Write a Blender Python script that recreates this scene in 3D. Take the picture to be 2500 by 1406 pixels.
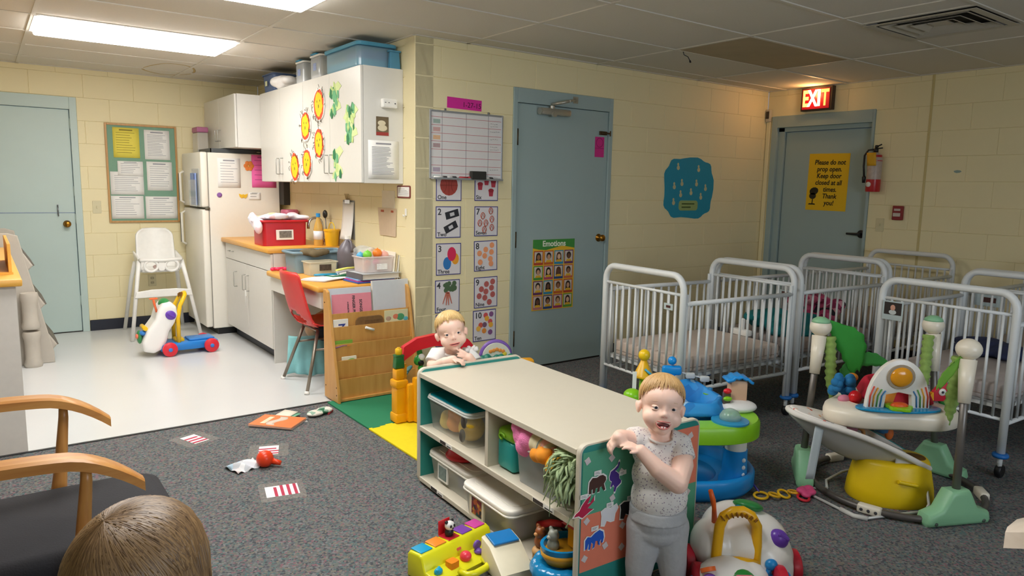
import bpy, bmesh, math, random
from mathutils import Vector, Matrix, Euler, noise
random.seed(7)
for _o in list(bpy.data.objects): bpy.data.objects.remove(_o)
S = bpy.context.scene
C = S.collection
PI = math.pi
# ---------------------------------------------------------------- camera
CAM = Vector((-2.366, -4.3055, 1.3984)); YAW, PITCH, ROLL, FPX = 0.63896, -0.13849, 0.01972, 1745.03
_f = Vector((math.sin(YAW)*math.cos(PITCH), math.cos(YAW)*math.cos(PITCH), math.sin(PITCH)))
_r = Vector((math.cos(YAW), -math.sin(YAW), 0)); _u = _r.cross(_f)
_r2 = _r*math.cos(ROLL)+_u*math.sin(ROLL); _u2 = _u*math.cos(ROLL)-_r*math.sin(ROLL)
cd = bpy.data.cameras.new('camera'); cam = bpy.data.objects.new('camera', cd); C.objects.link(cam)
cam.matrix_world = Matrix(((_r2.x,_u2.x,-_f.x,CAM.x),(_r2.y,_u2.y,-_f.y,CAM.y),(_r2.z,_u2.z,-_f.z,CAM.z),(0,0,0,1)))
cd.sensor_width = 36; cd.lens = FPX*36/2500; cd.clip_start = .02
S.camera = cam
# ---------------------------------------------------------------- world, exposure
W = bpy.data.worlds.new('world'); S.world = W; W.use_nodes = True
W.node_tree.nodes['Background'].inputs[0].default_value = (.62,.74,1,1)
W.node_tree.nodes['Background'].inputs[1].default_value = 0.3
S.view_settings.view_transform = 'Standard'; S.view_settings.look = 'None'
S.view_settings.exposure = 0.22; S.view_settings.gamma = 1; S.view_settings.use_curve_mapping = False
LAMP_W = 15.8          # emission of the ceiling lamp diffusers
# daylight through the window behind the camera
def area(name, loc, rot, sx, sy, power, col):
    l = bpy.data.lights.new(name, 'AREA'); l.shape = 'RECTANGLE'; l.size = sx; l.size_y = sy; l.energy = power; l.color = col
    o = bpy.data.objects.new(name, l); C.objects.link(o); o.location = loc; o.rotation_euler = rot
    return o
WINX, WINY, WINZ, WINW, WINH = -.3, -6.2, 1.5, 2.4, 1.2
area('window_daylight', (WINX, WINY-.35, WINZ), (PI/2, 0, 0), WINW, WINH, 66, (.78,.88,1))
# ---------------------------------------------------------------- materials
_m = {}
def lin(c):
    return c/12.92 if c <= .04045 else ((c+.055)/1.055)**2.4
def rgb(h):
    if isinstance(h, str):
        h = h.lstrip('#'); return tuple(lin(int(h[i:i+2],16)/255) for i in (0,2,4))
    return h
def mat(h, rough=.5, metal=0, noise_amt=.05, scale=30, bump=0, bscale=200, trans=0, alpha=1, spec=.5, coat=0, emit=0, sheen=0, sss=0, key=None):
    k = key or (h, rough, metal, noise_amt, scale, bump, bscale, trans, alpha, spec, coat, emit, sheen, sss)
    if k in _m: return _m[k]
    m = bpy.data.materials.new('surface'); m.use_nodes = True
    nt = m.node_tree; b = nt.nodes['Principled BSDF']; c = rgb(h)
    b.inputs['Roughness'].default_value = rough; b.inputs['Metallic'].default_value = metal
    b.inputs['Specular IOR Level'].default_value = spec
    tc = nt.nodes.new('ShaderNodeTexCoord')
    if noise_amt:
        n = nt.nodes.new('ShaderNodeTexNoise'); n.inputs['Scale'].default_value = scale; n.inputs['Detail'].default_value = 3
        r = nt.nodes.new('ShaderNodeMix'); r.data_type = 'RGBA'
        nt.links.new(tc.outputs['Object'], n.inputs['Vector']); nt.links.new(n.outputs['Fac'], r.inputs['Factor'])
        r.inputs['A'].default_value = tuple(max(0,x*(1-noise_amt)) for x in c)+(1,)
        r.inputs['B'].default_value = tuple(min(1,x*(1+noise_amt)) for x in c)+(1,)
        nt.links.new(r.outputs['Result'], b.inputs['Base Color'])
    else: b.inputs['Base Color'].default_value = c+(1,)
    if bump:
        n2 = nt.nodes.new('ShaderNodeTexNoise'); n2.inputs['Scale'].default_value = bscale; n2.inputs['Detail'].default_value = 2
        bp = nt.nodes.new('ShaderNodeBump'); bp.inputs['Strength'].default_value = bump; bp.inputs['Distance'].default_value = .004
        nt.links.new(tc.outputs['Object'], n2.inputs['Vector']); nt.links.new(n2.outputs['Fac'], bp.inputs['Height']); nt.links.new(bp.outputs['Normal'], b.inputs['Normal'])
    if trans: b.inputs['Transmission Weight'].default_value = trans; b.inputs['IOR'].default_value = 1.2
    if alpha < 1: b.inputs['Alpha'].default_value = alpha
    if coat: b.inputs['Coat Weight'].default_value = coat
    if sheen: b.inputs['Sheen Weight'].default_value = sheen
    if sss:
        b.inputs['Subsurface Weight'].default_value = sss; b.inputs['Subsurface Radius'].default_value = (.012,.005,.003); b.inputs['Subsurface Scale'].default_value = .6
    if emit: b.inputs['Emission Color'].default_value = c+(1,); b.inputs['Emission Strength'].default_value = emit
    _m[k] = m; return m
def wood(h1, h2, axis=0, scale=14, rough=.4, key=None):
    k = ('wood', h1, h2, axis, scale)
    if k in _m: return _m[k]
    m = mat(h1, rough, noise_amt=0, key=k); nt = m.node_tree; b = nt.nodes['Principled BSDF']
    tc = nt.nodes.new('ShaderNodeTexCoord'); mp = nt.nodes.new('ShaderNodeMapping')
    s = [1,1,1]; s[axis] = .08; mp.inputs['Scale'].default_value = s
    n = nt.nodes.new('ShaderNodeTexNoise'); n.inputs['Scale'].default_value = scale*4; n.inputs['Detail'].default_value = 5
    cr = nt.nodes.new('ShaderNodeValToRGB'); cr.color_ramp.elements[0].position = .3; cr.color_ramp.elements[1].position = .7
    cr.color_ramp.elements[0].color = rgb(h1)+(1,); cr.color_ramp.elements[1].color = rgb(h2)+(1,)
    nt.links.new(tc.outputs['Object'], mp.inputs['Vector']); nt.links.new(mp.outputs['Vector'], n.inputs['Vector'])
    nt.links.new(n.outputs['Fac'], cr.inputs['Fac']); nt.links.new(cr.outputs['Color'], b.inputs['Base Color'])
    return m
def speckle(cols, scale=300, rough=.9, bump=.4, key=None, big=None):
    "many-coloured flecks: carpet, printed cloth"
    k = ('speck', tuple(cols), scale, rough)
    if k in _m: return _m[k]
    m = mat(cols[0], rough, noise_amt=0, key=k); nt = m.node_tree; b = nt.nodes['Principled BSDF']
    tc = nt.nodes.new('ShaderNodeTexCoord'); v = nt.nodes.new('ShaderNodeTexVoronoi'); v.inputs['Scale'].default_value = scale
    sx = nt.nodes.new('ShaderNodeSeparateColor'); cr = nt.nodes.new('ShaderNodeValToRGB'); cr.color_ramp.interpolation = 'CONSTANT'
    nt.links.new(tc.outputs['Object'], v.inputs['Vector']); nt.links.new(v.outputs['Color'], sx.inputs['Color']); nt.links.new(sx.outputs['Red'], cr.inputs['Fac'])
    el = cr.color_ramp.elements
    while len(el) < len(cols): el.new(.5)
    for i, c in enumerate(cols): el[i].position = i/len(cols); el[i].color = rgb(c)+(1,)
    nt.links.new(cr.outputs['Color'], b.inputs['Base Color'])
    if bump:
        bp = nt.nodes.new('ShaderNodeBump'); bp.inputs['Strength'].default_value = bump; bp.inputs['Distance'].default_value = .003
        nt.links.new(v.outputs['Distance'], bp.inputs['Height']); nt.links.new(bp.outputs['Normal'], b.inputs['Normal'])
    return m
def dots(base, cols, scale=60, rough=.9, r=.22, key=None):
    "small scattered dots on a plain ground"
    k = ('dots', base, tuple(cols), scale, r)
    if k in _m: return _m[k]
    m = mat(base, rough, noise_amt=0, key=k); nt = m.node_tree; b = nt.nodes['Principled BSDF']
    tc = nt.nodes.new('ShaderNodeTexCoord'); v = nt.nodes.new('ShaderNodeTexVoronoi'); v.inputs['Scale'].default_value = scale
    cr = nt.nodes.new('ShaderNodeValToRGB'); cr.color_ramp.interpolation = 'CONSTANT'
    sx = nt.nodes.new('ShaderNodeSeparateColor'); lt = nt.nodes.new('ShaderNodeMath'); lt.operation = 'LESS_THAN'; lt.inputs[1].default_value = r
    mx = nt.nodes.new('ShaderNodeMix'); mx.data_type = 'RGBA'
    nt.links.new(tc.outputs['Object'], v.inputs['Vector']); nt.links.new(v.outputs['Color'], sx.inputs['Color']); nt.links.new(sx.outputs['Green'], cr.inputs['Fac'])
    el = cr.color_ramp.elements
    while len(el) < len(cols): el.new(.5)
    for i, c in enumerate(cols): el[i].position = i/len(cols); el[i].color = rgb(c)+(1,)
    nt.links.new(v.outputs['Distance'], lt.inputs[0]); nt.links.new(lt.outputs[0], mx.inputs['Factor'])
    mx.inputs['A'].default_value = rgb(base)+(1,); nt.links.new(cr.outputs['Color'], mx.inputs['B']); nt.links.new(mx.outputs['Result'], b.inputs['Base Color'])
    return m
def clear(h='#e8eef0', a=.3, rough=.15):
    return mat(h, rough, noise_amt=0, alpha=a, spec=.6)
# ---------------------------------------------------------------- mesh builder
class G:
    def __init__(s): s.b = bmesh.new()
    def _mx(s, vs, c=(0,0,0), rot=None):
        M = Matrix.Translation(Vector(c)) @ (Euler(rot).to_matrix().to_4x4() if rot else Matrix())
        bmesh.ops.transform(s.b, matrix=M, verts=vs)
    def box(s, c, d, bev=0, seg=2, rot=None, taper=None):
        t = bmesh.new(); bmesh.ops.create_cube(t, size=1)
        for v in t.verts:
            v.co = Vector((v.co.x*d[0], v.co.y*d[1], v.co.z*d[2]))
            if taper and v.co.z < 0: v.co.x *= taper[0]; v.co.y *= taper[1]
        if bev: bmesh.ops.bevel(t, geom=list(t.edges), offset=min(bev, min(d)*.49), segments=seg, profile=.5, affect='EDGES')
        return s._join(t, c, rot)
    def _join(s, t, c=(0,0,0), rot=None):
        M = Matrix.Translation(Vector(c)) @ (Euler(rot).to_matrix().to_4x4() if rot else Matrix())
        mp = {}
        for v in t.verts: mp[v] = s.b.verts.new(M @ v.co)
        for f in t.faces:
            try: nf = s.b.faces.new([mp[v] for v in f.verts]); nf.smooth = f.smooth; nf.material_index = f.material_index
            except ValueError: pass
        t.free(); return s
    def bb(s, x0, x1, y0, y1, z0, z1, bev=0, seg=2):
        return s.box(((x0+x1)/2,(y0+y1)/2,(z0+z1)/2), (abs(x1-x0),abs(y1-y0),abs(z1-z0)), bev, seg)
    def ball(s, c, r, rot=None, seg=20, ring=12):
        if not hasattr(r, '__len__'): r = (r,r,r)
        t = bmesh.new(); bmesh.ops.create_uvsphere(t, u_segments=seg, v_segments=ring, radius=1)
        for v in t.verts: v.co = Vector((v.co.x*r[0], v.co.y*r[1], v.co.z*r[2]))
        for f in t.faces: f.smooth = True
        return s._join(t, c, rot)
    def tube(s, pts, r, n=10, closed=False, cap=True, flat=1.0):
        pts = [Vector(p) for p in pts]; m = len(pts)
        rr = r if hasattr(r,'__len__') else [r]*m
        rings = []; prev = None
        for i, p in enumerate(pts):
            if closed: t = pts[(i+1)%m]-pts[i-1]
            else: t = pts[min(i+1,m-1)]-pts[max(i-1,0)]
            if t.length < 1e-9: t = Vector((0,0,1))
            t.normalize()
            if prev is None:
                a = Vector((0,0,1)) if abs(t.z) < .9 else Vector((1,0,0))
                u = t.cross(a).normalized()
            else:
                u = prev - t*prev.dot(t)
                if u.length < 1e-6: u = t.orthogonal()
                u.normalize()
            prev = u; w = t.cross(u)
            rings.append([s.b.verts.new(p + (u*math.cos(2*PI*k/n) + w*math.sin(2*PI*k/n)*flat)*rr[i]) for k in range(n)])
        for i in range(m if closed else m-1):
            A, B = rings[i], rings[(i+1)%m]
            for k in range(n):
                try: s.b.faces.new((A[k],A[(k+1)%n],B[(k+1)%n],B[k])).smooth = True
                except ValueError: pass
        if cap and not closed:
            s.b.faces.new(rings[0][::-1]); s.b.faces.new(rings[-1])
        return s
    def cyl(s, a, b, r, r2=None, n=16): return s.tube([a,b], [r, r if r2 is None else r2], n)
    def lathe(s, prof, c=(0,0,0), n=24, rot=None, sx=1, sy=1):
        t = bmesh.new(); rings = []
        for (r, z) in prof:
            rings.append([t.verts.new((max(r,1e-5)*math.cos(2*PI*k/n)*sx, max(r,1e-5)*math.sin(2*PI*k/n)*sy, z)) for k in range(n)])
        for A, B in zip(rings, rings[1:]):
            for k in range(n): t.faces.new((A[k],A[(k+1)%n],B[(k+1)%n],B[k])).smooth = True
        t.faces.new(rings[0][::-1]); t.faces.new(rings[-1])
        return s._join(t, c, rot)
    def prism(s, poly, h0, h1, plane='xy', bev=0, rot=None, c=(0,0,0)):
        "closed outline extruded along the remaining axis"
        t = bmesh.new()
        def P(a, b, h): return {'xy':(a,b,h),'xz':(a,h,b),'yz':(h,a,b)}[plane]
        A = [t.verts.new(P(a,b,h0)) for a,b in poly]; B = [t.verts.new(P(a,b,h1)) for a,b in poly]
        n = len(poly); t.faces.new(A[::-1]); t.faces.new(B)
        for k in range(n): t.faces.new((A[k],A[(k+1)%n],B[(k+1)%n],B[k]))
        bmesh.ops.recalc_face_normals(t, faces=list(t.faces))
        if bev:
            es = [e for e in t.edges if all(len(f.verts) == n for f in e.link_faces) or any(len(f.verts) == n for f in e.link_faces)]
            try: bmesh.ops.bevel(t, geom=es, offset=bev, segments=2, profile=.5, affect='EDGES')
            except Exception: pass
        return s._join(t, c, rot)
    def sheet(s, fn, nu, nv, thick=0):
        vs = [[s.b.verts.new(fn(i/nu, j/nv)) for j in range(nv+1)] for i in range(nu+1)]
        fs = []
        for i in range(nu):
            for j in range(nv):
                f = s.b.faces.new((vs[i][j],vs[i+1][j],vs[i+1][j+1],vs[i][j+1])); f.smooth = True; fs.append(f)
        if thick:
            bmesh.ops.recalc_face_normals(s.b, faces=fs)
            nm = {}
            for f in fs:
                f.normal_update()
                for v in f.verts: nm[v] = nm.get(v, Vector())+f.normal
            lo = [[s.b.verts.new(v.co-(nm[v].normalized() if nm[v].length > 1e-9 else Vector((0,0,1)))*thick) for v in row] for row in vs]
            def q(*a):
                try: s.b.faces.new(a).smooth = True
                except ValueError: pass
            for i in range(nu):
                for j in range(nv): q(lo[i][j+1],lo[i+1][j+1],lo[i+1][j],lo[i][j])
                q(vs[i][0],lo[i][0],lo[i+1][0],vs[i+1][0]); q(vs[i+1][nv],lo[i+1][nv],lo[i][nv],vs[i][nv])
            for j in range(nv): q(vs[0][j+1],lo[0][j+1],lo[0][j],vs[0][j]); q(vs[nu][j],lo[nu][j],lo[nu][j+1],vs[nu][j+1])
        return s
    def xf(s, M):
        bmesh.ops.transform(s.b, matrix=M, verts=list(s.b.verts)); return s
    def obj(s, name, m, parent=None, loc=None, rot=None, smooth=False, auto=None, **tags):
        me = bpy.data.meshes.new(name)
        bmesh.ops.recalc_face_normals(s.b, faces=list(s.b.faces))
        if smooth:
            for f in s.b.faces: f.smooth = True
        if auto is not None or smooth == 'auto':
            a = math.radians(auto or 40)
            for f in s.b.faces: f.smooth = True
            for e in s.b.edges:
                if len(e.link_faces) == 2 and e.calc_face_angle(0) > a: e.smooth = False
        s.b.to_mesh(me); s.b.free()
        if m is not None: me.materials.append(m)
        o = bpy.data.objects.new(name, me); C.objects.link(o)
        if parent is not None: o.parent = parent
        if loc is not None: o.location = loc
        if rot is not None: o.rotation_euler = rot
        for k, v in tags.items(): o[k] = v
        return o
def thing(name, label, cat, loc=(0,0,0), rot=(0,0,0), group=None, kind=None):
    o = bpy.data.objects.new(name, None); C.objects.link(o); o.empty_display_size = .05
    o.location = loc; o.rotation_euler = rot if hasattr(rot,'__len__') else (0,0,rot)
    if label: o['label'] = label
    if cat: o['category'] = cat
    if group: o['group'] = group
    if kind: o['kind'] = kind
    return o
def tag(o, label, cat, group=None):
    o['label'] = label; o['category'] = cat
    if group: o['group'] = group
    return o
def dup(root, label=None, parent=None):
    r = root.copy(); C.objects.link(r)
    if label: r['label'] = label
    if parent is not None: r.parent = parent
    for ch in root.children: dup(ch, None, r)
    return r
def at(x, y, P):
    "point seen at pixel x,y at the same depth as P"
    d = (Vector(P)-CAM).dot(_f); ray = _f+_r2*((x-1250)/FPX)-_u2*((y-703)/FPX)
    return CAM+ray*d
def on(x, y, ax, v):
    "point seen at pixel x,y on the plane axis=v"
    ray = _f+_r2*((x-1250)/FPX)-_u2*((y-703)/FPX); return CAM+ray*((v-CAM[ax])/ray[ax])
def arc(c, r, a0, a1, n, plane='xz', ry=None):
    ry = r if ry is None else ry; out = []
    for i in range(n+1):
        a = a0+(a1-a0)*i/n; p, q = r*math.cos(a), ry*math.sin(a)
        out.append({'xy':(c[0]+p,c[1]+q,c[2]),'xz':(c[0]+p,c[1],c[2]+q),'yz':(c[0],c[1]+p,c[2]+q)}[plane])
    return out
def rpoly(w, h, r, n=4, cx=0, cy=0):
    out = []
    for sx, sy, a in ((1,1,0),(-1,1,PI/2),(-1,-1,PI),(1,-1,1.5*PI)):
        for i in range(n+1):
            t = a+PI/2*i/n; out.append((cx+sx*(w/2-r)+r*math.cos(t), cy+sy*(h/2-r)+r*math.sin(t)))
    return out
def text(body, size, m, parent, loc, rot=(0,0,0), name='lettering', align='CENTER', depth=.0006, sx=1, bold=0, shear=0):
    cu = bpy.data.curves.new(name, 'FONT'); cu.body = body; cu.size = size; cu.align_x = align; cu.align_y = 'CENTER'
    cu.extrude = depth; cu.offset = bold; cu.resolution_u = 3; cu.shear = shear
    to = bpy.data.objects.new(name, cu); C.objects.link(to)
    bpy.context.view_layer.update()
    me = bpy.data.meshes.new_from_object(to); bpy.data.objects.remove(to); bpy.data.curves.remove(cu)
    me.materials.append(m); me.name = name
    o = bpy.data.objects.new(name, me); C.objects.link(o); o.parent = parent; o.location = loc; o.rotation_euler = rot; o.scale = (sx,1,1)
    return o
def solid(parts, name, m, parent, voxel=.004, smooth=6, fac=.5, zhead=None, extra=0):
    "one continuous organic skin over overlapping shapes (voxel remesh + smoothing)"
    o = parts.obj(name+'_raw', None)
    a = o.modifiers.new('r', 'REMESH'); a.mode = 'VOXEL'; a.voxel_size = voxel; a.use_smooth_shade = True
    if smooth:
        b = o.modifiers.new('s', 'SMOOTH'); b.iterations = smooth; b.factor = fac
    dg = bpy.context.evaluated_depsgraph_get(); me = bpy.data.meshes.new_from_object(o.evaluated_get(dg))
    if zhead is not None:
        bm = bmesh.new(); bm.from_mesh(me); vv = [v for v in bm.verts if v.co.z > zhead]
        for _ in range(extra): bmesh.ops.smooth_vert(bm, verts=vv, factor=.5, use_axis_x=True, use_axis_y=True, use_axis_z=True)
        bm.to_mesh(me); bm.free()
    for p in me.polygons: p.use_smooth = True
    old = o.data; bpy.data.objects.remove(o); bpy.data.meshes.remove(old)
    me.name = name; me.materials.clear()
    if m is not None: me.materials.append(m)
    r = bpy.data.objects.new(name, me); C.objects.link(r)
    if parent is not None: r.parent = parent
    return r
WFY = (PI/2, 0, 0); WFX = (PI/2, 0, -PI/2)     # frames of wall-mounted things: x right, y up, z out of the wall
XE, YD, CEIL = 3.923, 3.315, 2.379
white_pl = mat('#f2f1ec', .35); black_pl = mat('#17181b', .45); chrome = mat('#c9ccd0', .18, 1, noise_amt=0); steel = mat('#8d8f92', .35, 1)
paper_m = mat('#f3f2ee', .8, noise_amt=.02); ink = mat('#3a3b40', .8, noise_amt=0); grey_ink = mat('#9a9aa2', .8, noise_amt=0)
red_pl = mat('#d8202c', .3); yel_pl = mat('#f5c518', .3); blue_pl = mat('#1a8fe0', .3)
# ================================================================ room shell
wall_paint = mat('#efe3b8', .55, noise_amt=.015, scale=3, bump=.25, bscale=260)
blue_paint = mat('#bccfca', .45, noise_amt=.03, scale=4)
blue_paint2 = mat('#9fb3b4', .45, noise_amt=.03, scale=4)
tile_white = mat('#d6d8d8', .22, noise_amt=.03, scale=2)
carpet_m = speckle(['#585b5c','#6a6d6e','#45484c','#767778','#5c6466','#7c5c64','#4c6668','#6a6864','#41464c','#757066','#5c5c62','#636a66'], 120, .95, .5)
navy = mat('#1c2130', .45)
ceil_m = mat('#d8d3c8', .9, noise_amt=.05, scale=90, bump=.3, bscale=500)
grid_m = mat('#d4cfc4', .5)
X0, Y0 = -4.4, -6.2
def struct(g, name, m, **k):
    o = g.obj(name, m, **k); o['kind'] = 'structure'; return o
fl = struct(G().bb(X0, 0, .006, YD, -.06, 0), 'floor', tile_white)
fl['label'] = 'white vinyl floor of the kitchen area'
fc = struct(G().bb(X0, XE, Y0, .006, -.06, 0), 'floor_carpet', carpet_m)
fc['label'] = 'dark grey flecked carpet of the play area'
G().bb(X0, -.62, -.004, .016, 0, .004).obj('edge_strip', mat('#2a2a2c',.5), fl)
# walls of painted concrete block: backing slab + one object per block
_blk = {}
def block_mesh(w, h):
    k = (round(w,3), round(h,3))
    if k not in _blk:
        g = G(); e = .003; d = .004
        v = [g.b.verts.new(p) for p in ((0,0,-d),(w,0,-d),(w,h,-d),(0,h,-d),(e,e,0),(w-e,e,0),(w-e,h-e,0),(e,h-e,0))]
        g.b.faces.new(v[4:8])
        for a in range(4): g.b.faces.new((v[a],v[(a+1)%4],v[4+(a+1)%4],v[4+a]))
        me = bpy.data.meshes.new('block'); g.b.to_mesh(me); g.b.free(); me.materials.append(wall_paint); _blk[k] = me
    return _blk[k]
def block_wall(name, label, origin, rot, length, openings=(), phase=0, zmin=0, umin=0, umax=None, ends=()):
    w = thing(name, label, None, origin, rot, kind='structure')
    # backing slab split round the openings
    us = sorted({0, length, *[o[0] for o in openings], *[o[1] for o in openings]})
    g = G()
    for a, b in zip(us, us[1:]):
        top = [o for o in openings if o[0] <= a+1e-4 and o[1] >= b-1e-4]
        z0 = top[0][2] if top else 0
        g.bb(a, b, z0, CEIL+.12, -.14, -.004)
    g.obj('wall_core', wall_paint, w)
    zs = [0]+[.0985+.2032*k for k in range(12)]+[CEIL+.02]
    umax = length if umax is None else umax
    for ci, (za, zb) in enumerate(zip(zs, zs[1:])):
        if zb < zmin: continue
        k = ci-1; off = .2032 if (k+phase) % 2 == 0 else 0
        u = umin-.4064+((off-umin) % .4064) if umin else off-.4064
        while u < umax:
            a, b = max(u, umin), min(u+.4064, umax); u += .4064
            segs = [(a,b)]
            for o0, o1, ot in openings:
                if zb <= ot+.02:
                    ns = []
                    for s0, s1 in segs:
                        if s1 <= o0 or s0 >= o1: ns.append((s0,s1)); continue
                        if s0 < o0: ns.append((s0,o0))
                        if s1 > o1: ns.append((o1,s1))
                    segs = ns
            for s0, s1 in segs:
                if s1-s0 < .02: continue
                b_ = bpy.data.objects.new('block', block_mesh(s1-s0, zb-za)); C.objects.link(b_); b_.parent = w; b_.location = (s0, za, 0)
    return w
wc = block_wall('wall_center', 'cream block wall with number cards and blue door', (0,0,0), WFY, XE, [(.812,1.818,2.13)], 0)
we = block_wall('wall_right', 'dim cream block wall with the exit door', (XE,0,0), WFX, 6.2, [(.065,1.075,2.14)], 1, umax=4.2)
wb = block_wall('wall_back', 'pale yellow block wall with bulletin board', (-4.4,YD,0), WFY, 4.4, [(1.72,2.784,2.127)], 1, umin=1.2)
wk = block_wall('wall_kitchen', 'yellow block wall behind the kitchen counter', (0,YD,0), WFX, YD, [], 1, zmin=.6)
G().bb(-.002,.16,-.004,.0,0,CEIL).obj('corner_bead', wall_paint, wc, rot=(-PI/2,0,0)) if False else None
lw = struct(G().bb(X0-.12, X0, Y0, YD, -.05, CEIL+.1), 'wall_left', wall_paint)
g = G(); wx0, wx1, wz0, wz1 = WINX-WINW/2, WINX+WINW/2, WINZ-WINH/2, WINZ+WINH/2
g.bb(X0,wx0,Y0-.12,Y0,-.05,CEIL+.1); g.bb(wx1,XE+.14,Y0-.12,Y0,-.05,CEIL+.1); g.bb(wx0,wx1,Y0-.12,Y0,-.05,wz0); g.bb(wx0,wx1,Y0-.12,Y0,wz1,CEIL+.1)
struct(g, 'wall_front', wall_paint)
wn = thing('window_1', 'daylight window behind the camera', None, (WINX,WINY-.06,WINZ), kind='structure')
g = G()
for sx in (-1,0,1): g.box((sx*(WINW/2-.03),0,0),(.06,.08,WINH))
for sz in (-1,1): g.box((0,0,sz*(WINH/2-.03)),(WINW,.08,.06))
g.obj('window_frame', white_pl, wn)
for sx in (-1,1): G().box((sx*WINW/4,0,0),(WINW/2-.06,.006,WINH-.1)).obj('pane', clear('#eef4f6',.06,.02), wn)
# baseboards
def bb_obj(name, x0,x1,y0,y1): return struct(G().bb(x0,x1,y0,y1,0,.1,.003,1), name, navy)
bb_obj('baseboard_back', -1.612,-.70,YD-.012,YD); bb_obj('baseboard_center', 1.822,XE,-.012,0); bb_obj('baseboard_wall', .0,.81,-.012,0)
bb_obj('baseboard_right', XE-.012,XE,-4.4,-1.08)
# ---------------------------------------------------------------- ceiling: T-bar grid and lay-in panels
GX, GY = .405, -.80
cl = thing('ceiling', 'suspended ceiling of off-white panels', None, (0,0,0), kind='structure')
G().bb(X0-.1,XE+.15,Y0-.1,YD+.15,CEIL+.09,CEIL+.12).obj('ceiling_deck', mat('#555049',.9), cl)
xs = [X0]+[GX+1.2192*i for i in range(-3,3)]+[XE]; ys = [Y0]+[GY+.6096*j for j in range(-8,7)]+[YD]
bar = G()
for x in xs[1:-1]: G().bb(x-.012,x+.012,Y0,YD,CEIL-.001,CEIL+.03).obj('grid_bar', grid_m, cl)
for y in ys[1:-1]: G().bb(X0,XE,y-.012,y+.012,CEIL-.0005,CEIL+.03).obj('grid_bar', grid_m, cl)
for a in ((X0,X0+.02,Y0,YD),(XE-.02,XE,Y0,0),(0,XE,-.02,0),(-.02,0,0,YD),(X0,0,YD-.02,YD)): G().bb(*a,CEIL-.001,CEIL+.03).obj('wall_angle', grid_m, cl)
bar.b.free()
LAMPS = [(-2.033,1.029),(-2.033,-.80),(-2.033,-2.629)]
stain = mat('#b3a385', .9, noise_amt=.12, scale=6, bump=.3, bscale=500)
pan = {}
for x0, x1 in zip(xs, xs[1:]):
    for y0, y1 in zip(ys, ys[1:]):
        if x0 > -.05 and y0 > .0: continue
        if any(abs(x0-a) < .02 and abs(y0-b) < .02 for a, b in LAMPS): continue
        if abs(x0-1.624) < .02 and abs(y0+2.629) < .02: continue
        st = abs(x0-1.624) < .02 and abs(y0+1.41) < .02
        if st:
            G().bb(x0+.01,x1-.01,y0+.01,y1-.01,CEIL+.002,CEIL+.016).obj('ceiling_panel', stain, cl, label='stained brownish ceiling panel'); continue
        k = (round(x1-x0,3), round(y1-y0,3))
        if k not in pan: 
            gg = G().bb(0,x1-x0-.02,0,y1-y0-.02,0,.014); me = bpy.data.meshes.new('ceiling_panel'); gg.b.to_mesh(me); gg.b.free(); me.materials.append(ceil_m); pan[k] = me
        o = bpy.data.objects.new('ceiling_panel', pan[k]); C.objects.link(o); o.parent = cl; o.location = (x0+.01,y0+.01,CEIL+.004+.0015*random.random())
        o.rotation_euler = (random.uniform(-.002,.002),random.uniform(-.001,.001),0)
g = G(); g.tube([(-.93+.2*math.cos(a)*(1+.08*math.sin(3*a)),2.78+.36*math.sin(a)*(1+.06*math.sin(2*a)),CEIL+.0045) for a in [2*PI*i/30 for i in range(30)]],.011,5,closed=True,flat=.12); g.obj('water_stain', mat('#bda676',.9,noise_amt=.2), cl)
def lamp(x, y, label):
    t = thing('ceiling_light', label, 'light', (x+.6096, y+.3048, CEIL), group='ceiling lights')
    g = G(); L, Wd = 1.2192, .6096
    for sy in (-1,1): g.box((0,sy*(Wd/2-.0145),.012),(L-.03,.025,.03),.003)
    for sx in (-1,1): g.box((sx*(L/2-.0145),0,.012),(.025,Wd-.03,.03),.003)
    g.obj('frame', white_pl, t)
    G().bb(-L/2+.02,L/2-.02,-Wd/2+.02,Wd/2-.02,.075,.085).obj('housing', white_pl, t)
    G().bb(-L/2+.026,L/2-.026,-Wd/2+.026,Wd/2-.026,-.028,.012,.012).obj('diffuser', mat('#f9f6f2',.5,noise_amt=0,emit=LAMP_W,key='lampdiff'), t)
    return t
lamp(*LAMPS[0], 'glowing ceiling light over the kitchen floor near blue half door')
lamp(*LAMPS[1], 'glowing ceiling light cut by the top edge of the picture')
lamp(*LAMPS[2], 'ceiling light over the grey carpet, above the top edge of the view')
# air diffuser
v = thing('ceiling_vent', 'square louvred air vent set into the ceiling', 'vent', (2.13,-2.324,CEIL))
for i, h in enumerate((.297,.235,.175,.115)):
    g = G(); w = .045
    for k in range(4):
        a = k*PI/2
        M = Matrix.Rotation(a,4,'Z')
        q = G(); q.prism([(-h,-h),(h,-h),(h-w,-h+w),(-h+w,-h+w)],0,.002); 
        for vv in q.b.verts: vv.co.z += (vv.co.y+h)*.45*(1 if i else .05)
        q.xf(M); g._join(q.b)
    g.obj('louvre', mat('#b9b4a8',.5), v, loc=(0,0,-.012+.0*i))
G().bb(-.28,.28,-.28,.28,.03,.04).obj('duct_opening', mat('#151512',.8), v)
G().bb(-.05,.05,-.05,.05,.0,.006).obj('centre_plate', mat('#b9b4a8',.5), v)
for x0,x1 in ((1.634,1.82),(2.44,2.833)): G().bb(x0,x1,-2.617,-2.03,CEIL+.004,CEIL+.018).obj('ceiling_panel', ceil_m, cl)
for x in (1.826,2.434): G().bb(x-.012,x+.012,-2.629,-2.019,CEIL-.001,CEIL+.03).obj('grid_bar', grid_m, cl)
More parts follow.
